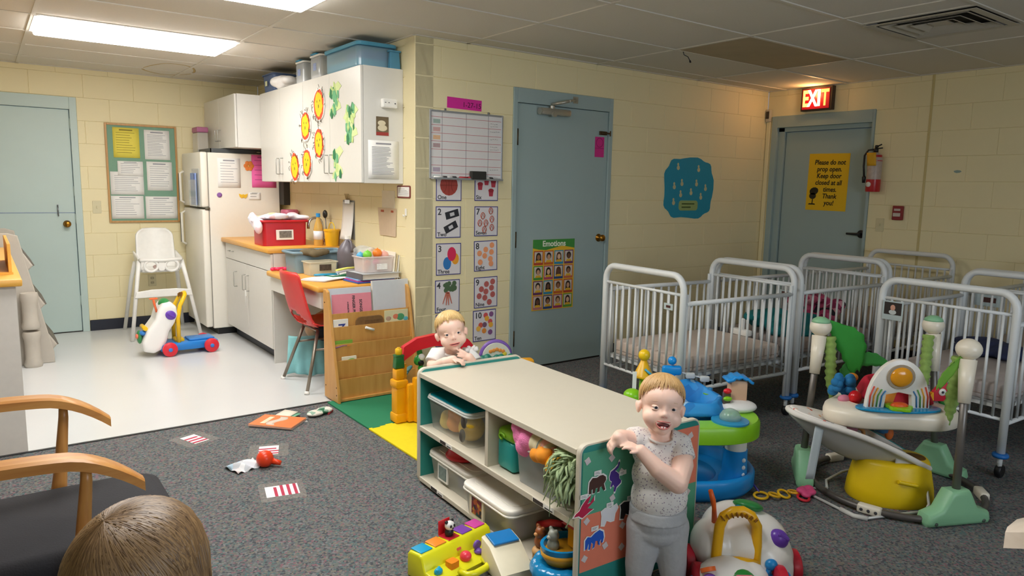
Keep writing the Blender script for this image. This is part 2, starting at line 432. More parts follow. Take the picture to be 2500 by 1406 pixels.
# wire hanging from the ceiling grid
p0 = on(1668,126,2,CEIL); tag(G().tube([p0, p0+Vector((.01,.0,-.02)), p0+Vector((.03,-.02,-.035)), p0+Vector((.04,-.03,-.06))], .003, 6).tube([p0+Vector((.04,-.03,-.06)), p0+Vector((.045,-.034,-.075))], .007, 6).obj('ceiling_wire', black_pl), 'short black wire hanging from the ceiling grid by the stained panel', 'wire')
# ---------------------------------------------------------------- doors
brass = mat('#a8772e', .3, 1); bronze = mat('#5a4a34', .4, .8)
def knob(parent, loc, m):
    g = G(); g.lathe([(0,0),(.032,.001),(.032,.006),(.012,.01),(.011,.03),(.02,.034),(.028,.045),(.026,.058),(.015,.064),(0,.065)], n=20)
    return g.obj('door_knob', m, parent, loc=loc, smooth=True)
# back half door (Dutch door)
d = thing('door_1', 'pale blue split half door at the back left', None, (-4.4,YD,0), WFY, kind='structure')
g = G(); g.bb(1.72,1.776,0,2.127,-.12,.012,.003); g.bb(2.728,2.784,0,2.127,-.12,.012,.003); g.bb(1.776,2.728,2.02,2.127,-.12,.012,.003)
g.obj('door_frame', blue_paint, d)
G().bb(1.776,2.728,-.05,.01,-.14,-.012).obj('leak_blocker', mat('#3a3834',.6), d)  # dark block added to stop light leaking in under the half door
lo = G().bb(1.78,2.724,.008,1.097,-.05,-.008,.003).obj('lower_leaf', blue_paint, d)
up = G().bb(1.78,2.724,1.103,2.016,-.05,-.008,.003).obj('upper_leaf', blue_paint, d)
knob(lo, (2.658,1.0,-.008), brass)
g = G(); g.bb(2.588,2.6,1.085,1.175,-.008,.0); g.cyl((2.594,1.07,.006),(2.594,1.17,.006),.005); g.obj('slide_bolt', steel, up)
for z in (.25,1.0,1.25,1.85): G().cyl((2.728,z,-.002),(2.728,z+.09,-.002),.006).obj('hinge', blue_paint, d)
# middle door
d = thing('door_2', 'blue flush door with closer and poster in the block wall', None, (0,0,0), WFY, kind='structure')
g = G(); g.bb(.812,.85,0,2.13,-.12,.008,.003); g.bb(1.78,1.818,0,2.13,-.12,.008,.003); g.bb(.85,1.78,2.025,2.13,-.12,.008,.003)
g.obj('door_frame', blue_paint2, d)
lf = G().bb(.853,1.777,.012,2.022,-.05,-.006,.003).obj('door_leaf', blue_paint2, d)
G().bb(.85,1.78,-.05,.014,-.14,-.012).obj('leak_blocker', mat('#2a2622',.6), d)  # added block that keeps world light out of the gap below the leaf
for z in (.195,.955,1.716): 
    g = G(); g.bb(.838,.866,z,z+.12,-.006,-.001); g.cyl((.852,z,.003),(.852,z+.12,.003),.007); g.obj('hinge', bronze, d)
knob(lf, (1.712,1.01,-.006), brass)
g = G(); g.bb(1.68,1.76,1.838,1.868,-.006,.006,.002); g.bb(1.783,1.795,1.832,1.874,.0,.014,.002); g.cyl((1.69,1.853,.008),(1.79,1.853,.008),.006); g.obj('slide_bolt', bronze, lf)
dc = G(); dc.box((1.185,1.975,.028),(.29,.05,.055),.012); dc.cyl((1.09,1.975,.03),(1.035,1.975,.03),.026); dc.cyl((1.155,1.975,.03),(1.155,2.02,.03),.018); dc.lathe([(0,0),(.02,0),(.02,.02),(0,.02)],(1.15,1.955,.055))
co = dc.obj('door_closer', mat('#b6b3a8',.35,.7), lf, auto=40)
g = G(); g.tube([(1.155,2.03,.03),(1.25,2.055,.12)],.011); g.tube([(1.25,2.055,.12),(1.40,2.085,.01)],.010); g.bb(1.38,1.43,2.06,2.11,.0,.012); g.obj('closer_arm', mat('#b6b3a8',.35,.7), co)
# exit door
d = thing('door_3', 'grey blue exit door deep in its frame', None, (XE,0,0), WFX, kind='structure')
g = G(); g.bb(.065,.125,0,2.14,-.14,.012,.003); g.bb(.125,.19,0,2.03,-.12,-.02,.003); g.bb(1.052,1.075,0,2.14,-.14,.012,.003); g.bb(.125,1.052,2.03,2.14,-.14,.012,.003); g.bb(.125,1.052,1.99,2.03,-.12,-.02,.003)
g.obj('door_frame', blue_paint2, d)
G().bb(.12,1.06,-.05,.012,-.14,-.05).obj('leak_blocker', mat('#2a2622',.6), d)  # added block closing the gap under the exit door against light
lf = G().bb(.195,1.05,.01,1.985,-.10,-.045,.003).obj('door_leaf', blue_paint2, d)
g = G(); g.lathe([(0,0),(.036,0),(.036,.012),(.014,.018),(.013,.05),(0,.05)],(1.015,1.053,-.045),n=20); g.tube([(1.015,1.053,0),(.99,1.053,.008),(.90,1.053,.004)],[.013,.012,.009])
g.obj('door_lever', black_pl, lf, auto=40)
# surface raceway and small box beside the exit door
rw = thing('cable_raceway', 'slim cream cable duct running down beside the exit door', 'cable duct', (XE,0,0), WFX)
G().bb(.008,.048,.1,2.09,0,.018,.004).obj('duct', wall_paint, rw); 
bx = thing('sensor_box', 'small white and dark junction box high in the corner', 'junction box', (XE,0,0), WFX)
G().bb(-.0+.004,.052,2.09,2.21,0,.04,.006).obj('box', mat('#c9c2b0',.5), bx); G().bb(.012,.045,2.12,2.19,.04,.046,.003).obj('cover', mat('#3b352f',.5), bx)
g = G(); g.bb(1.515,1.535,0,CEIL,-.001,.004,.002); g.obj('control_joint', mat('#cdbd86',.7), we)
# ================================================================ kitchen
lam = mat('#dedcd5', .35, noise_amt=.02); counter_m = mat('#e6a94a', .35, noise_amt=.05, scale=60)
wire_m = mat('#b9b9b4', .35, .6)
def lines(parent, x0, x1, y0, y1, n, m=grey_ink, z=.0012, h=.0025, ragged=.4, name='printed_lines'):
    g = G()
    for i in range(n):
        y = y1-(y1-y0)*(i+.5)/n; g.bb(x0, x1-random.random()*ragged*(x1-x0), y-h/2, y+h/2, z-.0006, z+.0004)
    return g.obj(name, m, parent)
def paper(label, loc, rot, w, h, m=None, n=8, cat='paper', name='paper_sheet', tilt=0, pr=ink, head=True, group=None, lm=.12):
    t = thing(name, label, cat, loc, rot, group)
    if tilt: t.rotation_euler.rotate_axis('Z', tilt)
    g = G(); g.sheet(lambda u,v: Vector(((u-.5)*w,(v-.5)*h,.0012+.002*(u-.5)**2+.0015*max(0,.25-v))),4,4,-.0008); g.obj('sheet', m or paper_m, t)
    if n:
        g = G()
        if head: g.bb(-w*.25,w*.25,h*.40,h*.44,.0025,.0032)
        for i in range(n):
            y = h*.33-h*.74*i/n; g.bb(-w*(.5-lm), w*(.5-lm)-random.random()*w*.3, y-.0018, y+.0018, .0025, .0032)
        g.obj('printed_text', pr, t)
    return t
def pull(parent, loc, L=.1, axis='z', out=(-1,0,0), m=None):
    a = Vector((0,0,1)) if axis == 'z' else Vector((0,1,0)); o = Vector(out)*.028
    p = Vector(loc); g = G(); g.tube([p-a*L/2, p-a*L/2+o*.9, p-a*L/2*.92+o, p+a*L/2*.92+o, p+a*L/2+o*.9, p+a*L/2], .004, 8)
    return g.obj('handle', m or wire_m, parent)
# upper cabinets: two double-door units and one deep unit over the fridge
def upper(label, y0, y1, hy):
    t = thing('wall_cabinet', label, 'cabinet', (0,(y0+y1)/2,1.415), group='white wall cabinets over the counter')
    h = (y1-y0)/2; H = .765
    g = G(); g.bb(-.292,-.002,-h,-h+.016,0,H); g.bb(-.292,-.002,h-.016,h,0,H); g.bb(-.292,-.002,-h+.016,h-.016,0,.016); g.bb(-.292,-.002,-h+.016,h-.016,H-.016,H); g.bb(-.012,-.002,-h+.016,h-.016,.016,H-.016)
    g.obj('body', lam, t)
    for s in (-1,1):
        d = G().bb(-.312,-.294,min(0,s*h)+.0015,max(0,s*h)-.0015,.002,H-.002,.002).obj('door', lam, t)
        pull(d, (-.312, s*.045, .13), .13)
    return t
upper('white wall cabinet with collage art on its doors', .165, 1.215, .7)
upper('white wall cabinet beside the fridge cabinet', 1.217, 2.262, 1.75)
t = thing('fridge_cabinet', 'short deep white cabinet above the fridge', 'cabinet', (0,2.79,1.71))
g = G(); g.bb(-.51,-.002,-.525,-.509,0,.46); g.bb(-.51,-.002,.505,.521,0,.46); g.bb(-.51,-.002,-.509,.505,0,.016); g.bb(-.51,-.002,-.509,.505,.444,.46); g.bb(-.012,-.002,-.509,.505,.016,.444); g.obj('body', lam, t)
for s in (-1,1):
    d = G().bb(-.53,-.512,min(0,s*.52)+.0015,max(0,s*.52)-.0015,.002,.458,.002).obj('door', lam, t); pull(d, (-.53,s*.045,.12), .1)
# things on the side of the wall cabinet (faces the camera)
SY = .1645
sm = thing('smoke_detector', 'small white alarm sensor on the cabinet side', 'detector', (-.115,SY,1.945), WFY)
G().box((0,0,.018),(.115,.062,.036),.01).obj('body', white_pl, sm); g = G(); g.lathe([(0,0),(.004,0),(.004,.003),(0,.003)],(.035,0,.036)); g.bb(-.04,-.03,.002,.006,.036,.037); g.bb(-.015,-.005,.002,.006,.036,.037); g.obj('indicator', ink, sm)
pc = thing('picture_card', 'small brown photo card with red bottom strip on cabinet side', 'card', (-.157,SY,1.795), WFY)
G().bb(-.046,.046,-.062,.062,0,.0012).obj('card', mat('#6e5f46',.6,noise_amt=.4,scale=25), pc)
g = G(); g.bb(-.046,.046,-.062,-.04,.0012,.0016); g.obj('red_strip', mat('#a03a34',.6), pc)
g = G(); g.ball((-.005,.02,.001),(.03,.018,.001)); g.ball((0,-.012,.001),(.036,.022,.001)); g.obj('picture', mat('#d8cdb0',.7), pc)
paper('white typed notice in a clear sleeve on the cabinet side', (-.15,SY,1.572), WFY, .226, .255, n=20, pr=grey_ink)
# collage art on the doors: five lion plates and three green plants
FX = -.3125
def lion(label, y, z, w, h, tilt, half=False):
    t = thing('lion_plate', label, 'artwork', (FX,y,z), WFX, 'lion faces made from paper plates'); t.rotation_euler.rotate_axis('Z', tilt)
    def ring(rx, ry, j, n=26): return [(rx*(1+random.uniform(-j,j))*math.cos(2*PI*i/n), ry*(1+random.uniform(-j,j))*math.sin(2*PI*i/n)) for i in range(n)]
    G().prism(ring(w/2,h/2,.03),.0005,.008).obj('paper_plate', paper_m, t)
    G().prism(ring(w*.46,h*.46,.07),.008,.0095).obj('red_mane', mat('#e8512c',.8,noise_amt=.3,scale=60), t)
    G().prism(ring(w*.36,h*.36,.1),.0095,.011).obj('yellow_face', mat('#f7c61a',.8,noise_amt=.15,scale=40), t)
    for ex in (-.13,.13): G().ball((ex*w,h*.1,.011),(.006,.009,.001)).obj('drawn_eye', mat('#6b6420',.8), t)
    G().ball((0,-.06*h,.011),(.008,.014,.001)).obj('drawn_nose', mat('#6b6420',.8), t)
    g = G()
    for i in range(20):
        a = random.uniform(0,2*PI); r = random.uniform(.38,.52); L = random.uniform(.1,.2); x, y_ = w*r*math.cos(a), h*r*math.sin(a)
        b = a+random.uniform(-1,1); g.tube([(x,y_,.012),(x+L*w*math.cos(b)*.6,y_+L*h*math.sin(b)*.6,.016),(x+L*w*math.cos(b+.6),y_+L*h*math.sin(b+.6),.013)],.0018,4)
    g.obj('yarn', mat('#5c4a2c',.9), t)['kind']='stuff'
lion('lion plate at the top with a pale face', .868, 1.98, .21, .235, .05)
lion('lion plate with a bristly tuft, left of the others at mid height', 1.145, 1.84, .20, .23, -.05)
lion('lion plate in the middle overlapping the tufted one', .878, 1.70, .19, .235, .1)
lion('lion plate at the bottom left with pale patches', 1.395, 1.535, .2, .24, .15)
lion('lion plate at the bottom right of the pair', 1.13, 1.562, .19, .225, -.1)
def plant(label, y, z, w, h, n, dark):
    t = thing('leaf_collage', label, 'artwork', (FX,y,z), WFX, 'green torn-paper plants')
    G().prism([(w*.3*math.sin(i*1.7)*(1)+w*.32*(1 if i < 6 else -1), h*(.48-.16*i) if i < 6 else h*(-.48+.16*(i-6))) for i in range(12)],.0005,.0018).obj('backing', mat('#d5e4a4',.8), t)
    for cname, col, nn in (('light_scraps','#c3d98c',n//3),('mid_scraps','#6db381',n//2),('dark_scraps','#2f7a4c',dark)):
        g = G()
        for i in range(nn):
            cx, cy = random.uniform(-.35,.35)*w, random.uniform(-.46,.46)*h; r = random.uniform(.016,.034); a0 = random.uniform(0,6)
            k = random.choice((4,5)); g.prism([(cx+r*math.cos(a0+2*PI*i_/k)*.8, cy+r*1.3*math.sin(a0+2*PI*i_/k)) for i_ in range(k)],.0018,.0018+random.uniform(.0006,.003))
        g.obj(cname, mat(col,.8,noise_amt=.1), t)['kind']='stuff'
plant('tall bushy green paper plant at the top of the cabinet door', .587, 2.0, .19, .23, 26, 6)
plant('green paper plant with a pale stem near the cabinet edge', .325, 1.815, .2, .25, 24, 7)
plant('pale green paper plant with few dark scraps at the bottom', .56, 1.555, .17, .24, 8, 3)
# things on top of the wall cabinets
TZ = 2.1805
def tub(name, label, cat, loc, size, rotz, m, taper=.86, rim=.012, lid=None, th=.003, group=None, rimm=None):
    "open moulded plastic box with rim"
    t = thing(name, label, cat, loc, (0,0,rotz), group); w, d, h = size
    g = G(); n = 5
    P0 = rpoly(w*taper, d*taper, min(w,d)*.1, n); P1 = rpoly(w-2*rim, d-2*rim, min(w,d)*.1, n)
    N = len(P0); A = [g.b.verts.new((x,y,.0)) for x,y in P0]; B = [g.b.verts.new((x,y,h)) for x,y in P1]
    A2 = [g.b.verts.new((x*.985,y*.985,th)) for x,y in P0]; B2 = [g.b.verts.new((x*.985,y*.985,h)) for x,y in P1]
    g.b.faces.new(A[::-1]); g.b.faces.new(A2)
    for k in range(N):
        j = (k+1) % N
        for q in ((A[k],A[j],B[j],B[k]),(A2[j],A2[k],B2[k],B2[j]),(B[k],B[j],B2[j],B2[k])): g.b.faces.new(q).smooth = True
    g.obj('body', m, t, auto=40)
    g = G(); g.tube([(x,y,h-.004) for x,y in rpoly(w-rim,d-rim,min(w,d)*.1,n)], rim/2, 8, closed=True); g.obj('rim', rimm or m, t)
    if lid:
        g = G(); g.prism(rpoly(w,d,min(w,d)*.1,n),h,h+.012,bev=.004); g.prism(rpoly(w*.86,d*.86,min(w,d)*.1,n),h+.012,h+.02,bev=.004); g.obj('lid', lid, t)
    return t
b = tub('blue_bin', 'slate blue plastic bin on the far end of the cabinets', 'bin', (-.17,2.07,TZ), (.28,.30,.15), 0, mat('#53688f',.5)); G().bb(-.143,-.141,-.02,.03,.05,.09).obj('sticker', mat('#d9dcb0',.7), b)
bag = G()
for i in range(16): bag.ball((random.uniform(-.1,.08),random.uniform(-.13,.13),random.uniform(.03,.07)),(random.uniform(.05,.08),random.uniform(.05,.09),random.uniform(.03,.05)))
bo = solid(bag,'plastic_bag',mat('#ece9e6',.35,noise_amt=.1,bump=.6,bscale=40),None,.008,3); bo.location=(-.2,1.72,TZ); tag(bo,'crumpled white plastic bag lying between bins on the cabinets','bag')
def jar(label, y, x, w, h):
    t = thing('storage_jar', label, 'jar', (x,y,TZ), group='clear jars with blue lids on the cabinets')
    g = G(); g.prism(rpoly(w*.86,w*1.0,.03),0,h*.2,bev=.006); g.obj('contents', mat('#d8d4d0',.6,noise_amt=.25,scale=40), t)
    g = G(); g.prism(rpoly(w*.9,w*1.1,.035),0.001,h*.86,bev=.012); g.obj('body', clear('#dfe6ea',.42,.08), t)
    g = G(); g.prism(rpoly(w*.95,w*1.15,.035),h*.86,h*.93,bev=.006); g.obj('lid', white_pl, t)
    g = G(); g.bb(-w*.52,w*.1,-w*.25,w*.3,h*.93,h*.985,.006); g.obj('lid_clip', mat('#2f93bb',.35), t)
    g = G(); g.bb(-w*.46,-w*.455,-.03,.03,h*.35,h*.62); g.obj('label', mat('#8e9cc0',.7,noise_amt=.5,scale=90), t)
jar('clear jar with blue clip lid, left of the pair', 1.40, -.19, .17, .19)
jar('clear jar with blue clip lid next to the big tote', 1.06, -.18, .2, .195)
t = thing('storage_tote', 'big clear tote with blue lid on the cabinet end', 'tote', (-.155,.52,TZ))
g = G(); g.prism(rpoly(.28,.56,.04),.002,.14,bev=.012); g.obj('body', clear('#a9cfe0',.5,.08), t)
g = G(); g.prism(rpoly(.26,.5,.03),.004,.06); g.obj('blankets', mat('#5fa8c4',.8,noise_amt=.3), t); g = G(); g.prism(rpoly(.2,.3,.03),.06,.12,c=(.02,-.08,0)); g.obj('purple_folder', mat('#6a5a98',.6), t)
g = G(); g.prism(rpoly(.3,.6,.045),.14,.165,bev=.006); g.obj('lid', mat('#58a7c9',.3,alpha=.85,noise_amt=0), t)
bx = tub('teal_box', 'dark teal box squeezed in behind the tote', 'box', (-.05,.2,TZ), (.09,.05,.12), 0, mat('#4f8fae',.5))
# ---------------------------------------------------------------- fridge
fr_m = mat('#f0ece0', .3, noise_amt=.02)
t = thing('refrigerator', 'cream top-freezer refrigerator covered in papers and magnets', 'refrigerator', (0,2.9,0))
g = G(); g.bb(-.70,-.06,-.355,.36,.06,1.665,.008); g.obj('body', fr_m, t)
G().bb(-.66,-.10,-.34,.34,0,.06).obj('base_grille', black_pl, t)
fd = G().bb(-.765,-.705,-.358,.36,1.175,1.668,.014,3).obj('freezer_door', fr_m, t, auto=40)
rd = G().bb(-.765,-.705,-.358,.36,.075,1.155,.014,3).obj('fridge_door', fr_m, t, auto=40)
G().bb(-.708,-.70,-.35,.35,.07,1.66).obj('gasket', mat('#8b8880',.6), t)
for d, z0, z1 in ((fd,1.2,1.5),(rd,.80,1.12)):
    g = G(); g.tube([(-.766,.30,z0),(-.80,.30,z0+.02),(-.80,.30,z1-.02),(-.766,.30,z1)],.012,8); g.obj('handle', fr_m, d)
    g = G(); g.bb(-.815,-.811,.295,.305,z0+.02,z1-.02); g.obj('handle_trim', mat('#5a5a4c',.5), d)
G().tube([(-.74,-.362,1.165),(-.70,-.362,1.165)],.012).obj('hinge', mat('#6e6a5c',.5,.5), t)
FRZ = 2.5435
# clear pockets on the freezer door
t = thing('file_pocket', 'clear acrylic pocket with blue folder on the freezer door', 'file holder', (-.767,2.72,1.38), WFX)
G().bb(-.13,.13,-.2,.14,.0,.004).obj('back_plate', clear('#dfe3e0',.35), t); G().bb(-.13,.13,-.2,.04,.03,.034).obj('front_plate', clear('#dfe3e0',.35), t); G().bb(-.11,.06,-.19,.1,.008,.024,.003).obj('blue_folder', mat('#8ea4d4',.6), t); G().bb(.05,.06,-.17,.09,.024,.029).obj('pen', mat('#394a8f',.5), t)
t = thing('cereal_box', 'tall clear canister with dark pink lid above the fridge', 'canister', (-.62,3.12,1.668))
G().box((0,0,.1),(.1,.2,.2),.012).obj('body', clear('#e6e2da',.45), t); G().box((0,0,.225),(.105,.205,.05),.01).obj('lid', mat('#b0688c',.5), t)
t = thing('dish_tray', 'dark grey tray lying on top of the fridge', 'tray', (-.36,2.85,1.669)); g = G(); g.bb(-.3,.3,-.24,.24,0,.006,.003); g.bb(-.3,-.29,-.24,.24,0,.036); g.bb(-.3,.3,-.24,-.23,0,.036); g.bb(.29,.3,-.24,.24,0,.03); g.obj('tray', mat('#4f5254',.45), t)
t = thing('wooden_spoon', 'pale spoon sticking out over the fridge edge', 'spoon', (-.33,2.70,1.69)); g = G(); g.tube([(-.12,.08,.0),(.08,-.07,-.002)],.005,8); g.ball((.1,-.085,-.004),(.022,.016,.005),(0,0,-.6)); g.obj('spoon', mat('#cfc6a4',.5), t)
paper('white menu sheet with a logo on the fridge side', (-.52,FRZ,1.487), WFY, .2, .265, n=8, pr=grey_ink)
paper('bright pink notice on the fridge side', (-.205,FRZ,1.51), WFY, .225, .3, mat('#f46db4',.75,noise_amt=.02), n=5, pr=mat('#a03a74',.8))
paper('small white card low on the fridge side', (-.295,FRZ,1.278), WFY, .11, .068, n=2)
def magnet(name, label, loc, parts):
    t = thing(name, label, 'magnet', loc, WFY)
    for pn, g, m in parts: g.obj(pn, m, t)
g = G()
for i in range(6): g.ball((.028*math.cos(i*PI/3),.028*math.sin(i*PI/3),.004),(.02,.02,.004))
magnet('flower_magnet','orange flower magnet at the edge of the pink notice',(-.342,FRZ,1.556),[('petals',g,mat('#f08a3c',.5)),('centre',G().ball((0,0,.007),(.012,.012,.004)),mat('#e8a04a',.5))])
g = G().lathe([(.008,0),(.022,0),(.022,.006),(.008,.006)]); magnet('disc_magnet','purple ring magnet on the fridge side',(-.611,FRZ,1.287),[('ring',g,mat('#8d5fa8',.5))])
g = G(); g.prism([(-.04,.02),(-.012,.01),(0,.016),(.012,.01),(.04,.02),(.034,-.008),(.016,-.024),(0,-.014),(-.016,-.024),(-.034,-.008)],0,.006,bev=.002); magnet('butterfly_magnet','yellow butterfly magnet on the fridge side',(-.4,FRZ,1.281),[('wings',g,mat('#f2c230',.5))])
# ---------------------------------------------------------------- base cabinet, counter, desk
t = thing('base_cabinet', 'white base cabinet with drawer and two doors by the fridge', 'cabinet', (0,1.865,0))
h = .635
g = G(); g.bb(-.565,-.02,-h,h,.1,.862); g.obj('body', lam, t)
G().bb(-.51,-.02,-h+.005,h,0,.1).obj('toe_kick', navy, t)
dr = G().bb(-.585,-.567,-h+.003,h-.003,.722,.856,.002).obj('drawer', lam, t); pull(dr, (-.585,.43,.795), .1, 'y')
for s in (-1,1):
    d = G().bb(-.585,-.567,min(0,s*h)+.002,max(0,s*h)-.002,.105,.716,.002).obj('door', lam, t)
    pull(d, (-.585, -.045 if s < 0 else .3, .56), .13)
    if s > 0: pull(d, (-.585,.045,.56),.13)
    else: 
        kt = G().tube([(-.615,-.045,.5),(-.618,-.045,.46),(-.612,-.04,.36)],.0025,6).box((-.615,-.045,.48),(.008,.03,.05),.003).obj('child_lock', white_pl, d)
ct = thing('kitchen_counter', 'orange laminate kitchen counter top', 'counter', (0,1.875,.864))
g = G(); g.bb(-.615,-.002,-.66,.655,0,.04,.008); g.obj('worktop', counter_m, ct, auto=40)
dk = thing('desk_counter', 'low orange desk top with white apron built against the wall', 'desk', (0,.70,0))
G().bb(-.63,-.002,-.535,.51,.695,.735,.012,3).obj('desk_top', counter_m, dk, auto=40)
g = G(); g.bb(-.60,-.58,-.52,.50,.585,.694); g.bb(-.58,-.02,-.52,-.502,.585,.694); g.obj('apron', lam, dk)
G().bb(-.56,-.02,-.50,-.482,0,.585).obj('end_panel', lam, dk); G().bb(-.56,-.54,-.482,.5,0,.0).b.free()
G().bb(-.585,-.02,.492,.508,.0,.694).obj('side_panel', lam, dk)
# ---------------------------------------------------------------- on the counter
CZ = .9045
t = tub('red_bin', 'red plastic bin with photo label on the kitchen counter', 'bin', (-.40,1.55,CZ), (.40,.30,.2), 0, mat('#c8202c',.35), .88, .02)
lb = G().bb(-.08,.06,-.1515,-.148,.04,.12).obj('photo_label', paper_m, t, rot=(-.06,0,0)); G().bb(-.055,.045,-.1535,-.1515,.055,.11).obj('photo', mat('#7a7670',.7,noise_amt=.8,scale=60), lb)
cg = G()
for i in range(26): cg.ball((random.uniform(-.2,.17),random.uniform(-.13,.13),random.uniform(.2,.235)),(random.uniform(.05,.09),random.uniform(.03,.06),random.uniform(.016,.03)),(0,0,random.uniform(-.5,.5)))
for i in range(4): cg.ball((-.2,-.12+i*.05,.15+.02*i),(.03,.05,.055))
o = solid(cg,'towels',speckle(['#f3e6ec','#ece8f2','#f4cfd4','#dfe0ee','#f6d9a8','#f3eef0'],14,.95,0),None,.008,10); o.location=(-.41,1.55,CZ); tag(o,'pale pink and lilac towels piled on the red bin','towels')
def bottle(name,label,cat,loc,prof,m,cap=None,capm=None,n=20):
    t = thing(name,label,cat,loc); G().lathe(prof,n=n).obj('body',m,t,auto=50)
    if cap: G().lathe(cap,n=n).obj('cap',capm,t,auto=50)
    return t
t = bottle('juice_bottle','clear bottle of amber liquid with blue cap behind the red bin','bottle',(-.16,1.33,CZ),[(.034,0),(.038,.01),(.038,.13),(.03,.17),(.016,.21),(.014,.235)],mat('#e0b45c',.1,noise_amt=0,alpha=.75),[(.017,.232),(.017,.262),(0,.263)],mat('#2a8fd0',.4))
G().lathe([(.0385,.05),(.0388,.05),(.0388,.12),(.0385,.12)],n=20).obj('paper_label',mat('#e6eaf2',.7),t)
t = thing('yellow_tub','yellow plastic tub with handle beside the juice bottle','tub',(-.07,1.27,CZ)); G().lathe([(.05,0),(.062,.12),(.066,.12),(.066,.135),(0,.136)],n=24).obj('body',mat('#f0b41c',.4),t,auto=50); G().tube(arc((0,0,.13),.06,0,PI,10,'yz'),.004,6).obj('handle',mat('#f5d020',.4),t)
t = thing('sink_faucet','chrome faucet with tall gooseneck by the wall','faucet',(-.07,1.47,CZ)); G().lathe([(.03,0),(.03,.01),(.016,.03),(.014,.05),(0,.05)]).obj('base',chrome,t,auto=50); G().tube([(0,0,.04),(0,0,.16)]+[(-.06+.06*math.cos(a),0,.16+.06*math.sin(a)) for a in [PI*i/8 for i in range(1,9)]]+[(-.12,0,.13)],.011).obj('spout',chrome,t)
for s in (-1,1): g=G(); g.lathe([(.018,0),(.02,.03),(.012,.05),(0,.05)],(0,s*.07,0)); g.tube([(0,s*.07,.045),(-.03,s*.085,.05)],.007); g.obj('tap_handle',chrome,t)
t = thing('cooking_pot','steel pot with black handle behind the red bin','pot',(-.2,1.85,CZ)); G().lathe([(.0,0),(.085,0),(.09,.01),(.09,.14),(.087,.14),(.085,.012),(0,.01)],n=28).obj('pot_body',steel,t,auto=50); G().tube([(.05,-.07,.16),(-.03,-.16,.19)],[.008,.013]).obj('handle',black_pl,t); G().lathe([(.09,.14),(.06,.16),(.0,.165)],n=28).obj('pot_lid',steel,t,auto=60)
t = thing('ladle','dark ladle standing in a holder on the counter','ladle',(-.05,1.42,CZ)); G().lathe([(.035,0),(.04,.11),(.037,.11),(.033,.005),(0,.005)]).obj('holder',mat('#8a8f90',.3,.6),t,auto=50); G().tube([(0,0,.02),(-.0,.02,.16),(0,.03,.22)],.004).obj('stem',steel,t); G().ball((0,.035,.25),(.02,.026,.034)).obj('bowl',mat('#3a3a38',.3,.5),t)
t = thing('pink_canister','round tin with dusty pink lid at the back of the counter','canister',(-.09,2.2,CZ)); G().lathe([(.075,0),(.075,.2),(0,.2)],n=28).obj('tin',mat('#d8c8c4',.4),t,auto=50); G().lathe([(.079,.2),(.079,.25),(.07,.262),(0,.264)],n=28).obj('lid',mat('#c0607c',.4),t,auto=50)
t = thing('water_filter','black water filter box mounted between the fridge and cabinet','water filter',(-.0,2.47,1.2),WFX); G().bb(-.08,.04,.0,.215,0,.06,.004).obj('case',mat('#2b2a26',.5),t)
# ---------------------------------------------------------------- on the desk
DZ = .7365
tub('grey_tub','blue grey plastic wash tub at the back of the desk','tub',(-.30,1.035,DZ),(.46,.28,.155),0,mat('#7d98a6',.45),.86,.022)
t = tub('clear_container','small clear food container with printed label on the desk','container',(-.36,.80,DZ),(.24,.16,.1),.02,clear('#e4dfc8',.5,.2),.85,.01)
lb = G().bb(-.035,.055,-.081,-.077,.035,.08).obj('label',mat('#4a3c30',.6,noise_amt=.8,scale=80),t)
g = G(); [g.ball((random.uniform(-.07,.07),random.uniform(-.04,.04),.09+random.uniform(0,.02)),(.05,.04,.025)) for i in range(9)]
o = solid(g,'brown_cloth',mat('#6d6046',.9,noise_amt=.3),None,.008,4); o.location=(-.35,.92,DZ+.055); o.rotation_euler=(.15,0,0); tag(o,'olive brown cloth heaped behind the clear container','cloth')
t = thing('dark_jug','large grey handled jug with white cap on the desk','jug',(-.15,.775,DZ))
g = G(); g.lathe([(.07,0),(.078,.008),(.078,.15),(.07,.185),(.045,.225),(.022,.25),(.018,.262),(0,.262)],n=28); g.obj('body',mat('#6f6a72',.35,noise_amt=.1),t,auto=60)
G().tube([(-.0,-.02,.252),(-.0,-.06,.245),(-.0,-.082,.2),(-.0,-.076,.165)],.009).obj('handle',mat('#6f6a72',.35),t); G().lathe([(.021,.258),(.021,.284),(0,.285)]).obj('cap',white_pl,t,auto=50)
t = thing('pencil_tin','round tin with dark floral pattern on the desk','tin',(-.08,.57,DZ)); G().lathe([(.06,0),(.062,.1),(.058,.1),(.056,.01),(0,.01)],n=26).obj('tin_body',speckle(['#e8e2d8','#3b3a38','#cfc6be','#2e4a38','#e8e0d8','#8a8078'],130,.4,0),t,auto=50); G().lathe([(.0628,.078),(.0632,.078),(.0632,.098),(.0628,.098)],n=26).obj('rim_band',speckle(['#3a7a5a','#c8a030','#2c3a34','#d05a3a'],90,.4,0),t)
g = G()
for i in range(6): a=i*1.1; g.tube([(.03*math.cos(a),.03*math.sin(a),.02),(.045*math.cos(a),.045*math.sin(a),.14)],.004,6)
g.obj('pencils',mat('#e6e6e2',.6),t); G().tube([(0,-.01,.02),(.0,-.03,.17)],[.007,.009],6).obj('green_marker',mat('#3aa55c',.5),t)
